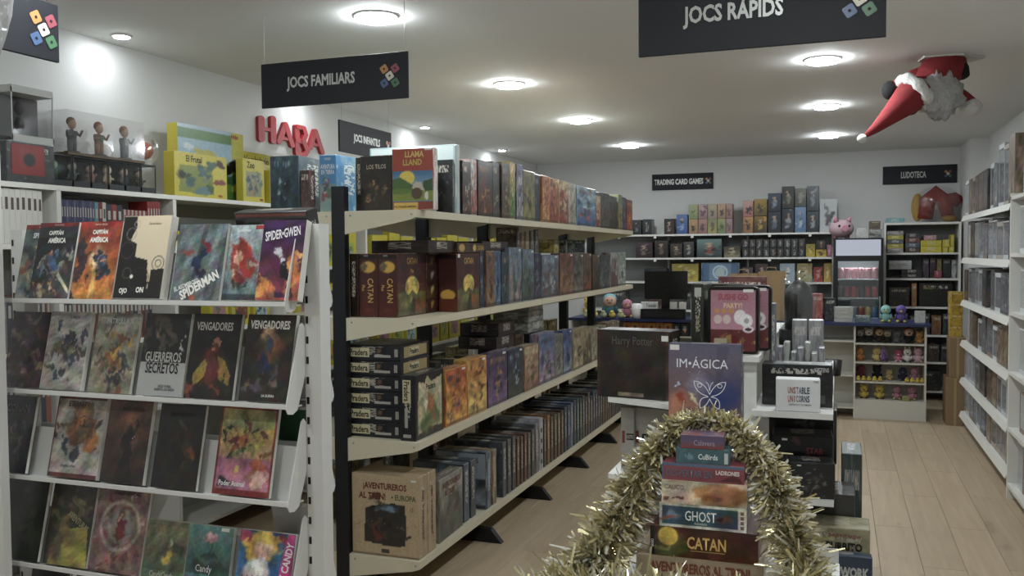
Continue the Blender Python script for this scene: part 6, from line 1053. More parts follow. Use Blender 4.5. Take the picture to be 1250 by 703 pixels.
for k, (a, b, zt, zb_, c) in enumerate(((-0.728, -0.585, 1.99, Z, DK[0]), (-0.728, -0.585, 2.19, 1.991, DK[3]), (-0.582, -0.448, 2.02, Z, DK[2]), (-0.582, -0.448, 2.26, 2.021, DK[1]), (-0.445, -0.325, 2.035, Z, ('4a6a94', '6a8ab0', 'a8b8c8')), (-0.445, -0.325, 2.235, 2.036, ('3a3c38', '6a6a5c', '8a8878')), (-0.322, -0.195, 1.985, Z, DK[2]), (-0.322, -0.195, 2.255, 1.986, DK[0]))):
    fbox(a, b, zt, zb_, c, 'dark tall figure box right of the gold pair, %s stack, %s' % (ORD[k//2], ['lower', 'upper'][k % 2]), G)
o = fbox(-0.188, -0.01, 2.11, Z, ('b8babc', 'a8aaac', '4a4a50'), 'white figure box with grey figure at right end of back top shelf', G)
# second and third rows
Z = BZ[1]; G2 = 'small boxes on the back second shelf'
rr = random.Random(4); x = -2.3; k = 0
for (x0, w, h, c, lab) in ((-2.2, 0.2, 0.18, ('2c1c22', '4a3a44', '7a6a60'), 'plum dark box'), (-1.98, 0.16, 0.2, ('1e1c1e', '3a3634', '6a5a4c'), 'black box'), (-1.8, 0.14, 0.16, ('2a2420', '4a4038', '7a6c5c'), 'brown black box'), (-1.65, 0.12, 0.18, ('26282a', '4a4c4c', '8a8c8a'), 'charcoal box'), (-1.5, 0.28, 0.21, ('2c3a3c', '6a8a84', '8a4a3c'), 'wide teal creature box'), (-1.2, 0.18, 0.12, ('8a7c60', '3a342c', 'b0a484'), 'tan and black box')):
    fbox(x0, x0+w, Z+h, Z, c, lab+' on the back second shelf', G2)
for j in range(2):
    for k in range(9): fbox(-1.0+k*0.074, -1.0+(k+1)*0.074-0.002, Z+0.1*(j+1), Z+0.1*j, rr.choice([('1c1c20', '34343a', '8a8a88'), ('22201f', '3c3836', '7a706a'), ('2a2c2c', '44484a', '9a9a96')]), 'tiny dark window box on back second shelf, %s row, %s' % (['lower', 'upper'][j], ORD[k]), 'tiny dark window boxes')
for k, (x0, w, h, c, lab) in enumerate(((-0.33, 0.1, 0.14, ('b09a2c', '8a7a24', 'c8b858'), 'mustard box'), (-0.225, 0.11, 0.08, ('c0a030', 'a88a2c', '4a3a20'), 'flat yellow box'), (-0.112, 0.05, 0.13, ('8a4a6a', 'a86a84', 'c8a0b0'), 'magenta box'))): fbox(x0, x0+w, Z+h, Z, c, lab+' at right of the back second shelf', G2)
fbox(-0.215, -0.125, Z+0.18, Z+0.082, ('1e1814', '3a2c22', '6a5a48'), 'black jar-like box on the flat yellow box', G2)
Z = BZ[2]
for (x0, w, h, c, lab) in ((-2.1, 0.26, 0.15, ('1c1e20', '34383a', '6a6c6c'), 'black box'), (-1.78, 0.3, 0.2, ('b8a048', '8a7a34', 'c8c070'), 'yellow green box'), (-1.45, 0.42, 0.21, ('8a9cac', '34507a', 'b8c4cc'), 'wide pale blue ring box'), (-1.0, 0.12, 0.16, ('2c2c34', '5a4a4c', '8a8a90'), 'dim box'), (-0.86, 0.14, 0.2, ('2a3440', '4a3430', '8a8480'), 'slate box'), (-0.6, 0.16, 0.2, ('a8b4c0', '8a98a8', 'd0d4d8'), 'pale blue box'), (-0.42, 0.16, 0.2, ('a89868', '8a7a4c', 'c8b888'), 'straw box'), (-0.25, 0.1, 0.16, ('a83c34', '8a302c', 'c88a80'), 'red box'), (-0.145, 0.08, 0.2, ('b8943c', '8a7030', 'd8c080'), 'gold box')):
    o = fbox(x0, x0+w, Z+h, Z, c, lab+' on the back third shelf', 'boxes on the back third shelf')
    if 'ring' in lab: P = Paint(44, 24, '22304a'); P.rect(0.02, 0.04, 0.98, 0.96, '6a86a0'); P.ring(0.5, 0.5, 0.19, 0.03, 'd8e8f0'); P.ell(0.5, 0.5, 0.16, 0.3, 'a8b8b8', 0, 0.3); P.rect(0.02, 0.04, 0.2, 0.96, '3a547c', 0.6); P.rect(0.8, 0.04, 0.98, 0.96, '3a547c', 0.6); art(o, (w-0.004, 0.16, h-0.001), 'F', P, off=0.0016)
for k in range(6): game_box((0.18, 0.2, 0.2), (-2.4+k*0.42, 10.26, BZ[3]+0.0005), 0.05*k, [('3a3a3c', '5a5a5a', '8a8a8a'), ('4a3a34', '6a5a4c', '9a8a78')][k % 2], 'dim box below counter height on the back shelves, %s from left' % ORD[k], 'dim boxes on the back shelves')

# ================================================================== sales counter with blue top
BLUE = mat('blue_counter_top', '1f2c5c', 0.4); CW = mat('counter_board', 'c6c2b6', 0.5)
ct = empty('sales_counter', (-0.9, 9.05, 0), 0, 'long sales counter with blue top and plush display front', 'counter')
def cp(name, x0, y0, z0, x1, y1, z1, m=CW): return MB().box(x0+0.9, y0-9.05, z0, x1+0.9, y1-9.05, z1).build(name, m, ct)
cp('counter_top', -2.6, 8.79, 0.862, 0.79, 9.35, 0.888, BLUE)
cp('back_panel', -2.58, 9.12, 0, 0.76, 9.135, 0.862); cp('side_panel', 0.742, 8.83, 0, 0.758, 9.12, 0.862); cp('side_panel', 0.142, 8.83, 0, 0.158, 9.12, 0.862); cp('side_panel', -2.58, 8.83, 0, -2.562, 9.12, 0.862); cp('divider', -0.7, 8.83, 0, -0.684, 9.12, 0.862)
CS = [0.175, 0.345, 0.525, 0.70]
for z in CS: cp('display_shelf', 0.158, 8.835, z-0.014, 0.742, 9.12, z)
cp('kick_panel', 0.158, 8.835, 0.0, 0.742, 8.85, 0.161)
for z in (0.72, 0.4, 0.1): cp('display_shelf', -2.562, 8.84, z-0.016, -0.7, 9.12, z); cp('display_shelf', -0.684, 8.84, z-0.016, 0.142, 9.12, z)
# orange small boxes under the blue top
for k in range(8):
    x = -2.0+k*0.083; c = [('a8642c', 'b87a3c', '6a3a20'), ('b0702f', 'c08c50', '4a2c1c')][k % 2] if k < 6 else ('23262c', '3a4a54', '7a8a90'); dd = (0.08, 0.1, 0.13); o = game_box(dd, (x, 8.9, 0.7205), 0, c, 'small orange figure box under the blue counter top, %s from left' % ORD[k] if k < 6 else 'small dark figure box under the blue counter top, %s of two' % ORD[k-6], 'orange boxes under the counter top', name='figure_box', cat='figure box', mats=[mat('orange_card', 'b46a30', 0.5) if k < 6 else BLACK]*2)
    P = Paint(16, 24, c[0]); P.ell(0.5, 0.5, 0.25, 0.25, 'd8a878', 0, 0.3); P.ell(0.5, 0.66, 0.28, 0.14, c[2], 0, 0.3); P.ell(0.5, 0.2, 0.22, 0.16, '5a3428', 0, 0.4); art(o, dd, 'F', P, 0.06, 0.05, 0.94, 0.95)
for k in range(8): game_box((0.16, 0.18, 0.2), (-2.4+k*0.22, 8.95, 0.4005), 0.03*k, [('5a4a44', '7a6a60', 'a09080'), ('3a4450', '5a6470', '8a94a0'), ('6a3a34', '8a5a50', 'b09080')][k % 3], 'box on the counter front shelf, %s from left' % ORD[k], 'boxes on the counter front')
# monitor and keyboard
mo = empty('computer_monitor', (-1.63, 9.0, 0.8885), 0.03, 'black computer monitor on the blue counter seen from behind', 'monitor'); MB().box(-0.215, -0.02, 0.19, 0.215, 0.015, 0.475).build('back_shell', BLACK, mo); MB().prism([(-0.16, 0.47), (0.16, 0.47), (0.1, 0.4), (-0.1, 0.4)], 1, -0.034, -0.02).build('rear_bulge', BLACK, mo); MB().box(-0.21, 0.015, 0.195, 0.21, 0.02, 0.47).build('screen', mat('screen_glass', '20262c', 0.1), mo); MB().box(-0.04, -0.05, 0.02, 0.04, -0.02, 0.3).build('neck', BLACK, mo); MB().box(-0.14, -0.12, 0.0, 0.14, 0.1, 0.018).build('foot', BLACK, mo)
pr = empty('receipt_printer', (-1.63, 8.86, 0.8885), 0, 'black till drawer and printer block under the monitor', 'till'); MB().box(-0.22, -0.05, 0.0, 0.22, 0.015, 0.1).build('body', BLACK, pr); MB().box(-0.2, -0.052, 0.02, 0.2, -0.05, 0.08).build('drawer_front', mat('dark_grey_plastic', '1c1d20', 0.4), pr)
o = tag(mesh_obj('name_sign', chamfer_box(0.17, 0.01, 0.07, 'y'), [mat('white_card', 'd2d2d2', 0.5)]*2, None, (-1.77, 8.85, 0.989), (0, 0, 0)), 'white card sign with dark script on the till block', 'sign'); title(o, (0.17, 0.01, 0.07), 'F', 'Tuxedo', 0.6, 0.5, 0.5, 0.6, ink('3a342c'))
for k, x in enumerate((-1.5, -1.41)): tag(mesh_obj('paper_note', chamfer_box(0.07, 0.008, 0.07, 'y'), [STICK, STICK], None, (x-0.03, 8.85, 0.989)), 'small pale note on the till block, %s one' % ['left', 'right'][k], 'note')
tag(MB().lathe([(0, 0), (0.05, 0), (0.056, 0.05), (0.058, 0.14), (0.04, 0.15), (0.0, 0.15)], 20).build('white_pot', mat('white_ceramic', 'd8d8d4', 0.3), None, (-1.895, 8.86, 0.8885)), 'white rounded pot left of the monitor on counter', 'pot')
tag(MB().box(-0.05, -0.03, 0, 0.05, 0.03, 0.2).build('tissue_box', mat('pale_blue_plastic', 'a8b8c4', 0.4), None, (-1.32, 8.95, 0.8885)), 'pale blue upright box right of the monitor', 'box')

def plush(loc, h, cols, label, group, ears='round', rz=0.0, lie=False, hair=None, cat='plush toy', name='plush_toy'):
    """seated soft toy: body, head, feet, arms, ears, eyes; faces -y"""
    t = empty(name, loc, rz, label, cat, group); b, hd, ac = cols
    if 'row' in label: h *= 0.95
    r = h*0.272
    def p(nm, mb, c): o = mb.build(nm, M_FABRIC, t); o.color = hxa(c); return o
    p('body', MB().ell((0, 0, h*0.26), (r*0.9, r*0.75, h*0.26), 12, 8), b)
    for s in (-1, 1): p('foot', MB().ell((s*r*0.65, -r*0.6, r*0.28), (r*0.34, r*0.5, r*0.28), 9, 6), ac); p('arm', MB().ell((s*r*0.95, -r*0.25, h*0.33), (r*0.25, r*0.3, h*0.14), 8, 6), b); p('eye', MB().ell((s*r*0.32, -r*0.86, h*0.72), (r*0.09, r*0.05, r*0.11), 6, 5), '0c0c0c')
    p('head', MB().ell((0, -r*0.05, h*0.68), (r*0.98, r*0.85, h*0.27), 12, 9), hd)
    p('muzzle', MB().ell((0, -r*0.8, h*0.62), (r*0.3, r*0.2, r*0.2), 8, 6), ac)
    for s in (-1, 1):
        if ears == 'round': p('ear', MB().ell((s*r*0.72, 0, h*0.92), (r*0.32, r*0.16, r*0.32), 8, 6), hd)
        elif ears == 'long': p('ear', MB().ell((s*r*0.5, 0, h*0.94), (r*0.2, r*0.14, h*0.17), 8, 6), hd)
        elif ears == 'point': p('ear', MB().tube([(s*r*0.55, 0, h*0.85), (s*r*0.8, 0, h*1.05)], [r*0.26, 0.003], 7), hd)
    if hair: p('hair', MB().ell((0, r*0.12, h*0.76), (r*1.04, r*0.86, h*0.22), 12, 7), hair)
    return t
def ball_toy(loc, r, c, label, group, beak='c08a2c', rz=0.0):
    t = empty('plush_chick', loc, rz, label, 'plush toy', group)
    def p(nm, mb, cc): o = mb.build(nm, M_FABRIC, t); o.color = hxa(cc); return o
    p('body', MB().ell((0, 0, r*0.9), (r, r*0.95, r*0.9), 10, 7), c); p('head', MB().ell((0, -r*0.3, r*1.75), (r*0.62, r*0.6, r*0.55), 9, 7), c); p('beak', MB().tube([(0, -r*0.8, r*1.7), (0, -r*1.15, r*1.66)], [r*0.2, 0.002], 6), beak)
    return t
for k, (x, h, c, e, hr) in enumerate(((-2.42, 0.2, ('c89a34', 'd0a83c', 'c8a860'), 'round', None), (-2.2, 0.25, ('3a6a74', 'd0a890', '8a6a4a'), None, '6fa8b8'), (-2.02, 0.2, ('a86a7c', 'b87a88', 'c8a05a'), None, None))): plush((x, 8.95, 0.8885), h, c, '%s plush toy on the left end of the counter' % ['yellow', 'blue haired', 'pink'][k], 'plush toys on the counter', e, 0.2*k, hair=hr)
for k in range(5): ball_toy((-2.42+k*0.09, 8.84, 0.8885), 0.035, 'c0a850' if k % 2 else 'a8b088', 'little plush chick before the counter toys, %s from left' % ORD[k], 'plush chicks on the counter')
# plush rows in the counter front
Zs = [z+0.0005 for z in CS]
R1 = [(0.20, 0.13, ('2a2624', '8a8274', '3a3634'), 'round', None, 'dark owl-like'), (0.275, 0.15, ('1c1a1a', 'b8ac9c', '2c2828'), 'round', None, 'black and cream'), (0.365, 0.15, ('2a1e1a', 'c0946c', '3a2a24'), None, '5a3a22', 'brown haired'), (0.435, 0.13, ('2c2420', 'a89880', '2a2422'), 'round', None, 'dim brown'), (0.515, 0.13, ('5a5c5e', '6a6c6e', '4a4c4e'), 'round', None, 'grey seal-like'), (0.615, 0.16, ('1c1818', 'c89c88', '2a2222'), None, 'a03c34', 'red haired'), (0.705, 0.12, ('b07a34', 'c08a3c', '8a5a28'), 'round', None, 'orange tawny')]
for k, (x, h, c, e, hr, lab) in enumerate(R1): plush((x, 8.93, Zs[3]), h, c, lab+' plush toy in the top row under the blue counter', 'plush toys in the counter front', e, 0.1*(k % 3-1), hair=hr)
R2 = [(0.2, 0.13, ('a86a34', 'b87a40', '8a5228'), 'point', 'small orange fox-like'), (0.345, 0.14, ('b8a45c', 'c0a860', '8a7a4c'), 'long', 'cream yellow pony-like'), (0.4, 0.14, ('6a4a7a', '8a6a94', '4a3458'), 'long', 'purple pony-like'), (0.53, 0.12, ('c06a84', 'b84a70', 'd8c8c8'), 'round', 'pink and white'), (0.605, 0.14, ('c8c4bc', 'd0ccc4', '3a3a3c'), 'long', 'white rabbit-like'), (0.695, 0.15, ('b8949c', 'c0909c', 'a88a8a'), 'point', 'pale pink cat-like')]
for k, (x, h, c, e, lab) in enumerate(R2): plush((x, 8.93, Zs[2]), h, c, lab+' plush toy in the second row of the counter', 'plush toys in the counter front', e, 0.1*(k % 3-1))
R3 = [(0.21, 0.15, ('6a2c3c', '7a3448', '5a2430'), None, 'wine red'), (0.35, 0.15, ('1c1c1e', '232325', '141416'), 'round', 'black'), (0.455, 0.11, ('c0a868', 'c8b070', 'a88c50'), 'round', 'straw coloured'), (0.57, 0.14, ('2c2c40', '3a3a58', '6a6a78'), None, 'dark violet'), (0.67, 0.14, ('b0788a', 'c08a98', 'a86a7c'), 'round', 'rose pink')]
for k, (x, h, c, e, lab) in enumerate(R3): plush((x, 8.98, Zs[1]), h, c, lab+' plush toy in the third row of the counter', 'plush toys in the counter front', e)
for k, x in enumerate((0.185, 0.232, 0.279, 0.326, 0.373, 0.6, 0.645, 0.69, 0.728)): ball_toy((x, 8.875, Zs[1]), 0.021, 'c8a83c' if k % 3 else 'd0b850', 'yellow plush chick in the third counter row, %s from left' % ORD[k], 'yellow chicks in the counter front')
for k, x in enumerate((0.235, 0.37)): plush((x, 8.93, Zs[0]), 0.14, ('b8a03c', 'c4ac44', '5a3a24'), '%s yellow plush toy with brown feet, lowest counter row' % ['left', 'right'][k], 'yellow plush toys', 'round')
for k, x in enumerate((0.52, 0.645)): plush((x, 8.93, Zs[0]), 0.14, ('a86a7c', 'b07080', '8a9a4a'), '%s dusty pink plush toy in the lowest counter row' % ['left', 'right'][k], 'pink plush toys', None)
tag(MB().box(-0.03, -0.003, 0, 0.03, 0.003, 0.05).build('price_tag', mat('olive_tag', '8a8a4a', 0.6), None, (0.59, 8.85, Zs[0])), 'olive price tag standing between the pink plush toys', 'price tag')
# on top of the counter, right
for k, (x, c) in enumerate(((0.42, ('7ab0a8', '8ac0b8', 'c0b040')), (0.55, ('5a4a8a', '6a58a0', 'c0b048')))): plush((x, 8.95, 0.8885), 0.17, c, '%s plush toy on the right end of the counter' % ['mint', 'violet'][k], 'plush toys on the counter', None)
for k in range(4): game_box((0.16, 0.12, 0.035), (0.05, 8.92, 0.8885+k*0.0355), 0.04*k, ('a8a8a2', 'c0c0ba', '8a8a84'), 'pale flat pack in the pile on the counter, %s from below' % ORD[k], 'pale packs on the counter', 'z', name='card_pack', cat='card pack')
game_box((0.12, 0.1, 0.06), (0.22, 8.92, 0.8885), 0.1, ('5a6a70', '8a9aa0', 'b0c0c4'), 'grey blue carton beside the pale packs on counter', None)
o = game_box((0.09, 0.04, 0.11), (0.71, 8.95, 0.8885), -0.1, ('b8bab8', 'a0a2a0', '4a4c50'), 'white framed card standing at right end of the counter', None)
# paper bags
def paper_bag(loc, w, dp, h, rz, label):
    t = empty('paper_bag', loc, rz, label, 'paper bag', 'brown paper bags'); P_ = mat('kraft_paper', 'a5855a', 0.8, noise=0.08, nscale=20, bump=0.2)
    mb = MB(); n = 9; rg = random.Random(int(w*999))
    for j in range(6):
        z = h*j/5
        for (sx, sy) in ((-1, -1), (0, -1.0), (1, -1), (1, 1), (0, 1.0), (-1, 1)): mb.v.append((sx*w/2+rg.uniform(-0.004, 0.004), sy*dp/2*(1-0.25*(j/5)*(1 if sx == 0 else 0))+rg.uniform(-0.004, 0.004), z+(rg.uniform(-0.008, 0.008) if j == 5 else 0)))
    for j in range(5):
        for i in range(6): k = (i+1) % 6; mb.face((j*6+i, j*6+k, j*6+6+k, j*6+6+i))
    mb.face((5, 4, 3, 2, 1, 0)); mb.build('bag_body', P_, t); d_ = (w, dp, h); title(t, d_, 'F', '*', 0.5, 0.35, 0.12, 0.3, ink('6a4c30'), name='printed_mark', off=0.002)
    MB().tube([(-0.05, -dp*0.42, h-0.01), (-0.04, -dp*0.42, h+0.04), (0.04, -dp*0.42, h+0.04), (0.05, -dp*0.42, h-0.01)], 0.004, 6).build('handle', P_, t)
paper_bag((-0.86, 8.95, 0.8885), 0.26, 0.12, 0.45, 0.05, 'brown paper bag standing on the counter, left one'); paper_bag((-0.6, 9.0, 0.8885), 0.24, 0.12, 0.47, -0.08, 'brown paper bag standing on the counter, right one')
for k, (x, h, c, lab) in enumerate(((-0.42, 0.3, ('9aa0a4', '7a8a90', 'c8ccd0'), 'pale grey'), (-0.3, 0.34, ('8a7a5c', 'a8986c', 'c0b490'), 'straw'), (-0.19, 0.26, ('a84a4a', 'c07a70', 'd8b0a8'), 'rosy'), (-0.08, 0.22, ('2a2c30', '4a4c50', '8a8a8c'), 'dark'))): game_box((0.1, 0.1, h), (x, 9.0, 0.8885), 0.1*k, c, lab+' upright carton on the counter right of the paper bags', 'cartons on the counter')

# ================================================================== drinks fridge
fr = empty('drinks_fridge', (0.19, 9.85, 0), 0, 'black drinks fridge with glass door and pale header panel', 'fridge')
FB = mat('fridge_black', '0e0f11', 0.35); FWH = mat('fridge_lining', 'c8ccd0', 0.4)
def fp(name, x0, y0, z0, x1, y1, z1, m=FB): return MB().box(x0, y0, z0, x1, y1, z1).build(name, m, fr)
fp('side_wall', -0.235, -0.25, 0.0, -0.215, 0.25, 1.68); fp('side_wall', 0.215, -0.25, 0.0, 0.235, 0.25, 1.68); fp('top', -0.215, -0.25, 1.66, 0.215, 0.25, 1.68); fp('base', -0.215, -0.25, 0.0, 0.215, 0.25, 0.12); fp('rear_lining', -0.215, 0.22, 0.12, 0.215, 0.25, 1.66, FWH); fp('header_panel', -0.21, -0.262, 1.505, 0.21, -0.25, 1.665, emitter('header_light', (0.75, 0.82, 0.95), 0.55)); fp('header_rear', -0.215, -0.25, 1.47, 0.215, -0.1, 1.66)
for (a, b, c, d_) in ((-0.235, -0.19, 0.12, 1.49), (0.19, 0.235, 0.12, 1.49), (-0.19, 0.19, 0.12, 0.17), (-0.19, 0.19, 1.45, 1.49)): fp('door_frame', a, -0.275, c, b, -0.252, d_)
fp('door_glass', -0.19, -0.266, 0.17, 0.19, -0.262, 1.45, GLASS); fp('door_handle', 0.195, -0.3, 0.75, 0.21, -0.276, 1.1, CHROME)
fp('interior_light', -0.15, -0.2, 1.452, 0.15, -0.17, 1.462, emitter('fridge_tube', (0.9, 0.96, 1.0), 45.0))
FZ = [0.3, 0.5, 0.69, 0.88, 1.08, 1.27]
for z in FZ: fp('wire_shelf', -0.212, -0.235, z-0.008, 0.212, 0.21, z, FWH)
CAN = MB().lathe([(0, 0), (0.026, 0), (0.031, 0.006), (0.031, 0.1), (0.026, 0.112), (0.0, 0.11)], 14).mesh('can'); canm = plain_object_color('can_paint', 0.3); CAN.materials.append(canm)
CANC = {5: ['c07a84'], 4: ['8a1f28', '1c1c20', 'a02830'], 3: ['2c6a3c', 'b08a34', '8a8c90', '2c5a8a', 'a8502c'], 2: ['3a6a4c', 'b0a83c', 'c0c4c4'], 1: ['8a2c2c', '2c4a7a'], 0: ['6a6c70']}
CNM = {5: ('pink', 'highest'), 4: ('red or black', 'second highest'), 3: ('mixed colour', 'third'), 2: ('green or yellow', 'fourth'), 1: ('red or blue', 'fifth'), 0: ('grey', 'lowest')}
for i, z in enumerate(FZ):
    for k in range(6):
        c = CANC[i][(k*2+i) % len(CANC[i])]; o = bpy.data.objects.new('drink_can', CAN); link(o); o.location = (0.19-0.165+k*0.066, 9.68, z+0.0005); o.color = hxa(c); o.rotation_euler = (0, 0, k); tag(o, '%s can in the fridge, %s row, %s from left' % (CNM[i][0], CNM[i][1], ORD[k]), 'drink can', 'cans in the fridge')
# on top of the fridge
t = empty('piggy_bank', (0.03, 9.75, 1.681), 0.3, 'round pink pig toy wrapped in film on the fridge', 'pig toy')
def pg(nm, mb, c): o = mb.build(nm, M_FABRIC, t); o.color = hxa(c)
pg('body', MB().ell((0, 0, 0.1), (0.125, 0.105, 0.095), 16, 10), 'b2929a'); pg('snout', MB().tube([(0.0, -0.08, 0.1), (0.0, -0.125, 0.1)], [0.035, 0.032], 12), 'b87a8a')
for s in (-1, 1): pg('ear', MB().tube([(s*0.06, -0.03, 0.17), (s*0.085, -0.03, 0.225)], [0.03, 0.004], 8), 'b87a8a'); pg('eye', MB().ell((s*0.05, -0.095, 0.125), (0.012, 0.006, 0.014), 8, 6), '141414'); pg('foot', MB().tube([(s*0.06, 0, 0.03), (s*0.06, 0, 0.0)], [0.026, 0.024], 8), 'a86a7a')
game_box((0.1, 0.1, 0.1), (0.22, 9.75, 1.681), 0.05, ('b8b8b4', 'a0a09c', '3a3a3c'), 'white small carton on the fridge beside the pig', None); game_box((0.12, 0.1, 0.09), (0.35, 9.75, 1.681), 0, ('8a8a86', '3a3c3c', 'b0b0ac'), 'grey printed carton on the fridge at right', None); game_box((0.1, 0.09, 0.08), (0.345, 9.75, 1.7715), 0.1, ('4a4034', '6a5c48', '8a7c64'), 'brown small carton stacked on the grey one', None)

# ================================================================== bookcase at the back right
bc = empty('bookcase', (0.81, 10.28, 0), 0, 'white bookcase of games below the LUDOTECA sign', 'bookcase')
def bk(name, x0, y0, z0, x1, y1, z1, m=WHITE): return MB().box(x0-0.81, y0-10.28, z0, x1-0.81, y1-10.28, z1).build(name, m, bc)
bk('side_panel', 0.45, 10.1, 0, 0.472, 10.48, 1.843); bk('side_panel', 1.155, 10.1, 0, 1.177, 10.48, 1.843); bk('back_board', 0.472, 10.47, 0, 1.155, 10.48, 1.82, mat('dim_back_board', '8a8c8c', 0.6)); bk('top_board', 0.472, 10.1, 1.82, 1.155, 10.47, 1.843)
KZ = [0.1, 0.4, 0.68, 0.97, 1.265, 1.53]
for z in KZ: bk('shelf_board', 0.472, 10.105, z-0.02, 1.155, 10.47, z)
def kb(x, z, w, h, c, lab, dp=0.2, st=False, y=None): return game_box((w-0.003, dp, h), (x+w/2, (y or 10.22), z+0.0005), 0, c, lab, 'games in the back bookcase', 'z' if st else 'y')
Z = KZ[5]
for k in range(5): kb(0.48, Z+k*0.0455, 0.16, 0.045, [('8a8a8c', 'a8a8aa', 'c0a0a4'), ('b8a02c', '8a8a34', 'd0c060'), ('4a4c50', '6a6c70', '9a9ca0'), ('b0a030', '8a9a3c', 'd8d070'), ('6a6a6c', 'c0b0b4', 'a87a80')][k], 'flat box in the left pile of the bookcase top row, %s from below' % ORD[k], st=True)
for k in range(4): kb(0.655, Z+k*0.0505, 0.14, 0.05, [('3a2c24', '5a4434', '8a6a44'), ('3a4a5c', '5a6a7c', '8a9aa8'), ('5a2c30', '7a4a4c', 'a88a88'), ('2c2c30', '4a4a50', '7a7a80')][k], 'flat box in the second pile of the bookcase top row, %s from below' % ORD[k], st=True)
for k, (x, z, w, h) in enumerate(((0.8, 0, 0.2, 0.065), (0.8, 0.066, 0.2, 0.06), (1.005, 0.0, 0.055, 0.055), (1.005, 0.056, 0.07, 0.075), (1.065, 0, 0.05, 0.06), (1.08, 0.062, 0.035, 0.12))): kb(x, Z+z, w, h, ('b8a828', 'c8b838', '8a8024'), 'bright yellow game in the bookcase top row, %s of six' % ORD[k], st=True)
kb(0.83, Z+0.1275, 0.12, 0.05, ('a86a70', 'c0a0a4', '8a4a50'), 'rose flat box on the yellow games', st=True)
Z = KZ[4]
for k in range(4): kb(0.5 if k > 1 else 0.62, Z+k*0.046, 0.22 if k > 1 else 0.2, 0.045, [('1c1c1e', '2c2c30', '5a5a5c'), ('1a1a1c', '34343a', '6a6a6c'), ('a8a8a8', '8a8a8a', '4a4a4a'), ('b8b8b6', '9a9a98', '3a3a3a')][k], 'black or white flat box in the bookcase second row, %s from below' % ORD[k], st=True)
for k, (x, w, h, c) in enumerate(((0.83, 0.06, 0.2, ('3a3040', '5a4a60', '8a7a90')), (0.895, 0.06, 0.21, ('2a2428', '4a3a3c', '8a6a54')), (0.96, 0.05, 0.2, ('6a5a30', '8a7a44', '3a3020')), (1.015, 0.08, 0.2, ('1c1e20', '2c3030', '5a5c5c')), (1.1, 0.05, 0.19, ('a8a8a4', '4a4a4c', 'c0c0bc')))): kb(x, Z, w, h, c, 'upright game in the bookcase second row, %s from left' % ORD[k], y=10.3)
o = tag(MB().lathe([(0, 0), (0.035, 0), (0.038, 0.01), (0.038, 0.07), (0.032, 0.078), (0, 0.078)], 16).build('round_tin', mat('rose_tin', '9a4a5a', 0.35), None, (0.97, 10.125+0.012, Z+0.0005)), 'round rose tin before the upright games in bookcase', 'tin')
Z = KZ[3]
kb(0.5, Z, 0.2, 0.2, ('23201a', '3a3020', '8a6a34'), 'dark box with golden print at left in bookcase third row'); kb(0.72, Z, 0.05, 0.24, ('8a5a30', 'a87a4a', 'c0a070'), 'narrow orange brown game in bookcase third row'); o = kb(0.79, Z, 0.31, 0.245, ('121312', '1c1e1a', '4a4424'), 'large black game box in bookcase third row'); title(o, (0.307, 0.2, 0.245), 'F', 'Andor', 0.3, 0.8, 0.14, 0.4, ink('8a7a34'))
for k in range(6): kb(0.49+k*0.105, KZ[2], 0.095, 0.2+0.02*(k % 2), [('1c1c1e', '34343a', 'a8a8a8'), ('5a3a24', '8a5a34', 'b08a5c'), ('22282c', '3a444a', '7a8a90')][k % 3], 'game in the bookcase fourth row, %s from left' % ORD[k])
for k in range(5): kb(0.5+k*0.125, KZ[1], 0.115, 0.18, [('2a2a2c', '4a4a4c', '7a7a7c'), ('3a302a', '5a4a40', '8a7a6a')][k % 2], 'dim game in the bookcase fifth row, %s from left' % ORD[k])
kb(0.5, KZ[0], 0.5, 0.2, ('2a2c2c', '3a3c3c', '5a5c5c'), 'wide dark box on the lowest bookcase shelf')
game_box((0.18, 0.2, 0.05), (0.56, 10.25, 1.8435), 0, ('6a9aa0', '8ab0b4', 'a8c8ca'), 'flat turquoise box lying on top of the bookcase', None, 'z')
# red and yellow toy in a clear bag on the bookcase
t = empty('bagged_toy', (0.95, 10.27, 1.8435), 0, 'red and yellow toy in a clear bag atop the bookcase', 'toy')
def bt(nm, mb, c): o = mb.build(nm, M_FABRIC, t); o.color = hxa(c); return o
bt('body', MB().tube([(-0.1, 0, 0.04), (-0.08, 0, 0.22), (0.0, 0, 0.3), (0.09, 0, 0.22), (0.12, 0, 0.05)], [0.075, 0.085, 0.085, 0.08, 0.06], 12), '8c2a24'); bt('wing', MB().ell((-0.17, 0.02, 0.16), (0.06, 0.05, 0.15), 12, 8), 'b08a3c'); bt('tail', MB().tube([(0.09, 0, 0.22), (0.18, 0, 0.24), (0.235, 0, 0.2)], [0.07, 0.07, 0.06], 12), '7c2420'); bt('foot', MB().ell((0.13, -0.02, 0.04), (0.08, 0.06, 0.04), 10, 6), '8a6a38')
MB().ell((0.02, 0, 0.19), (0.235, 0.14, 0.188), 18, 12).build('bag_film', clear_plastic('toy_bag_film', (0.97, 0.97, 0.97), 0.1, 0.12, 0.9), t)

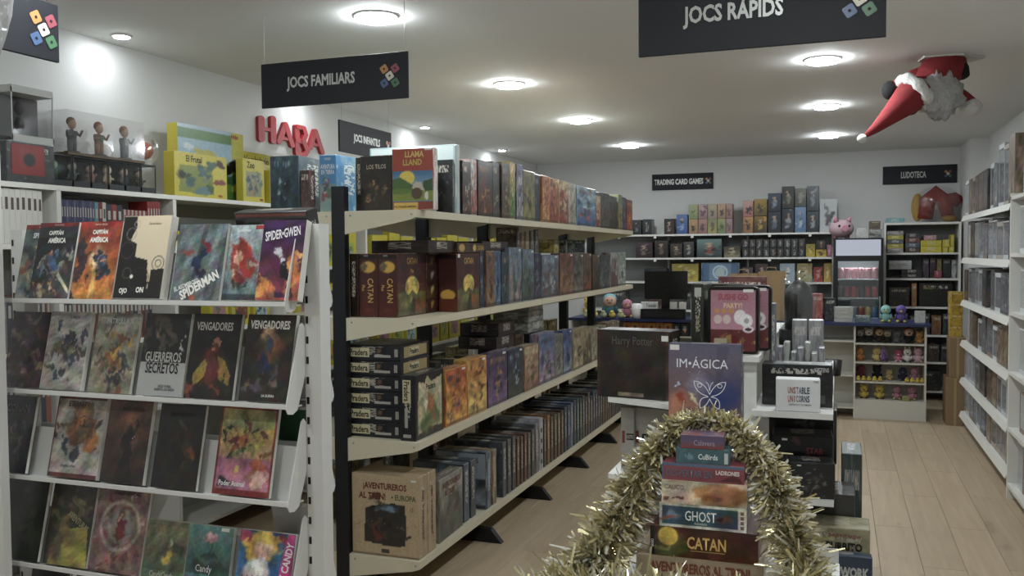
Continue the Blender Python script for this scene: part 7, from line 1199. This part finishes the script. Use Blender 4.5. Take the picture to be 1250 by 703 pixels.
# ================================================================== plush Santa hanging from the ceiling
sa = empty('hanging_doll', (0.56, 5.62, CEIL), 0.35, 'red suited bearded plush doll hanging head down from the ceiling', 'plush doll')
S = 0.00478
def q(px, py, y=0.0): return ((px-1150)*S, y, -(py-72)*S)
REDF = mat('red_velvet', '861c20', 0.9, noise=0.15, nscale=30, bump=0.3); WFUR = mat('white_fur', 'c8c6c2', 1.0, noise=0.1, nscale=60, bump=0.8); GFUR = mat('grey_beard', 'a5a3a2', 1.0, noise=0.2, nscale=50, bump=1.0); BLKF = mat('black_felt', '141416', 0.9)
MB().tube([q(1158, 70), q(1150, 82), q(1140, 98), q(1128, 112)], [0.09, 0.11, 0.12, 0.09], 16).tube([q(1150, 100), q(1160, 114), q(1172, 121), q(1181, 127)], [0.055, 0.05, 0.045, 0.04], 12).tube([q(1140, 88, 0.02), q(1118, 94, 0.06), q(1098, 104, 0.08)], [0.055, 0.05, 0.042], 12).build('body', REDF, sa)
MB().ell(q(1128, 116, -0.03), (0.085, 0.085, 0.085), 14, 10).build('head', mat('doll_skin', 'b88a74', 0.7), sa)
MB().tube([q(1118, 110, -0.02), q(1104, 122, -0.03), q(1084, 140, -0.03), q(1066, 156, -0.02), q(1056, 164, 0)], [0.1, 0.088, 0.055, 0.028, 0.012], 16).build('hat', REDF, sa)
def fluffy(c, r, seed, amp=0.12, n=(26, 18)):
    m_ = MB().ell((0, 0, 0), r, n[0], n[1]); g_ = np.random.RandomState(seed); out = []
    for i_, v in enumerate(m_.v):
        j_ = i_ % n[0]; row_ = i_//n[0]; k_ = 1+amp*g_.randn() if 0 < row_ < n[1] else 1.0; out.append((c[0]+v[0]*k_, c[1]+v[1]*k_, c[2]+v[2]*k_))
    m_.v = out; return m_
fluffy(q(1138, 118, -0.07), (0.115, 0.075, 0.13), 3, 0.1).build('beard', GFUR, sa)
b = MB(); c = Vector(q(1113, 114, -0.025)); ax = Vector((-0.77, 0, -0.64)); u_ = ax.orthogonal().normalized(); v_ = ax.cross(u_)
b.tube([tuple(c+(u_*math.cos(a)+v_*math.sin(a))*0.1) for a in [k*2*PI/24 for k in range(25)]], [0.026+0.006*((k*7) % 3) for k in range(25)], 8); b.build('hat_trim', WFUR, sa); MB().ell(q(1053, 167), (0.028, 0.028, 0.028), 12, 8).build('pompom', WFUR, sa)
MB().ell(q(1180, 131, -0.01), (0.062, 0.055, 0.05), 14, 10).build('cuff', WFUR, sa); MB().ell(q(1093, 107, 0.08), (0.05, 0.045, 0.055), 12, 8).build('glove', BLKF, sa); MB().ell(q(1110, 133, 0.02), (0.05, 0.04, 0.03), 12, 8).build('glove', BLKF, sa); MB().tube([q(1160, 74, -0.02), q(1166, 88, -0.03), q(1168, 97, -0.05)], [0.04, 0.045, 0.03], 12).build('boot', BLKF, sa); MB().tube([q(1148, 77, 0), q(1172, 79, 0)], [0.05, 0.04], 10).build('coat_trim', WFUR, sa)
MB().prism([(q(1120, 72)[0], -0.06), (q(1160, 72)[0], -0.12), (q(1194, 72)[0], -0.03), (q(1190, 72)[0], 0.08), (q(1140, 72)[0], 0.12), (q(1124, 72)[0], 0.06)], 2, -0.012, -0.001).build('ceiling_pad', mat('pale_card_pad', 'c8c4ba', 0.8), sa)
# crumpled clear bag hanging at the picture's upper left corner
hb = empty('hanging_bag', (-1.945, 1.6, 2.0), 0, 'crumpled clear plastic bag hanging at upper left corner', 'plastic bag')
mb = MB().ell((0, 0, 0.22), (0.07, 0.07, 0.22), 22, 18); rg = random.Random(8); mb.v = [(x*(1+rg.uniform(-0.12, 0.12)), y*(1+rg.uniform(-0.12, 0.12)), z) for x, y, z in mb.v]
mb.build('bag_film', clear_plastic('crumpled_film', (0.92, 0.9, 0.85), 0.3, 0.15, 1.0, 0.35), hb); MB().tube([(0, 0, 0.32), (0, 0, CEIL-2.0)], 0.003, 6).build('string', STRING, hb)
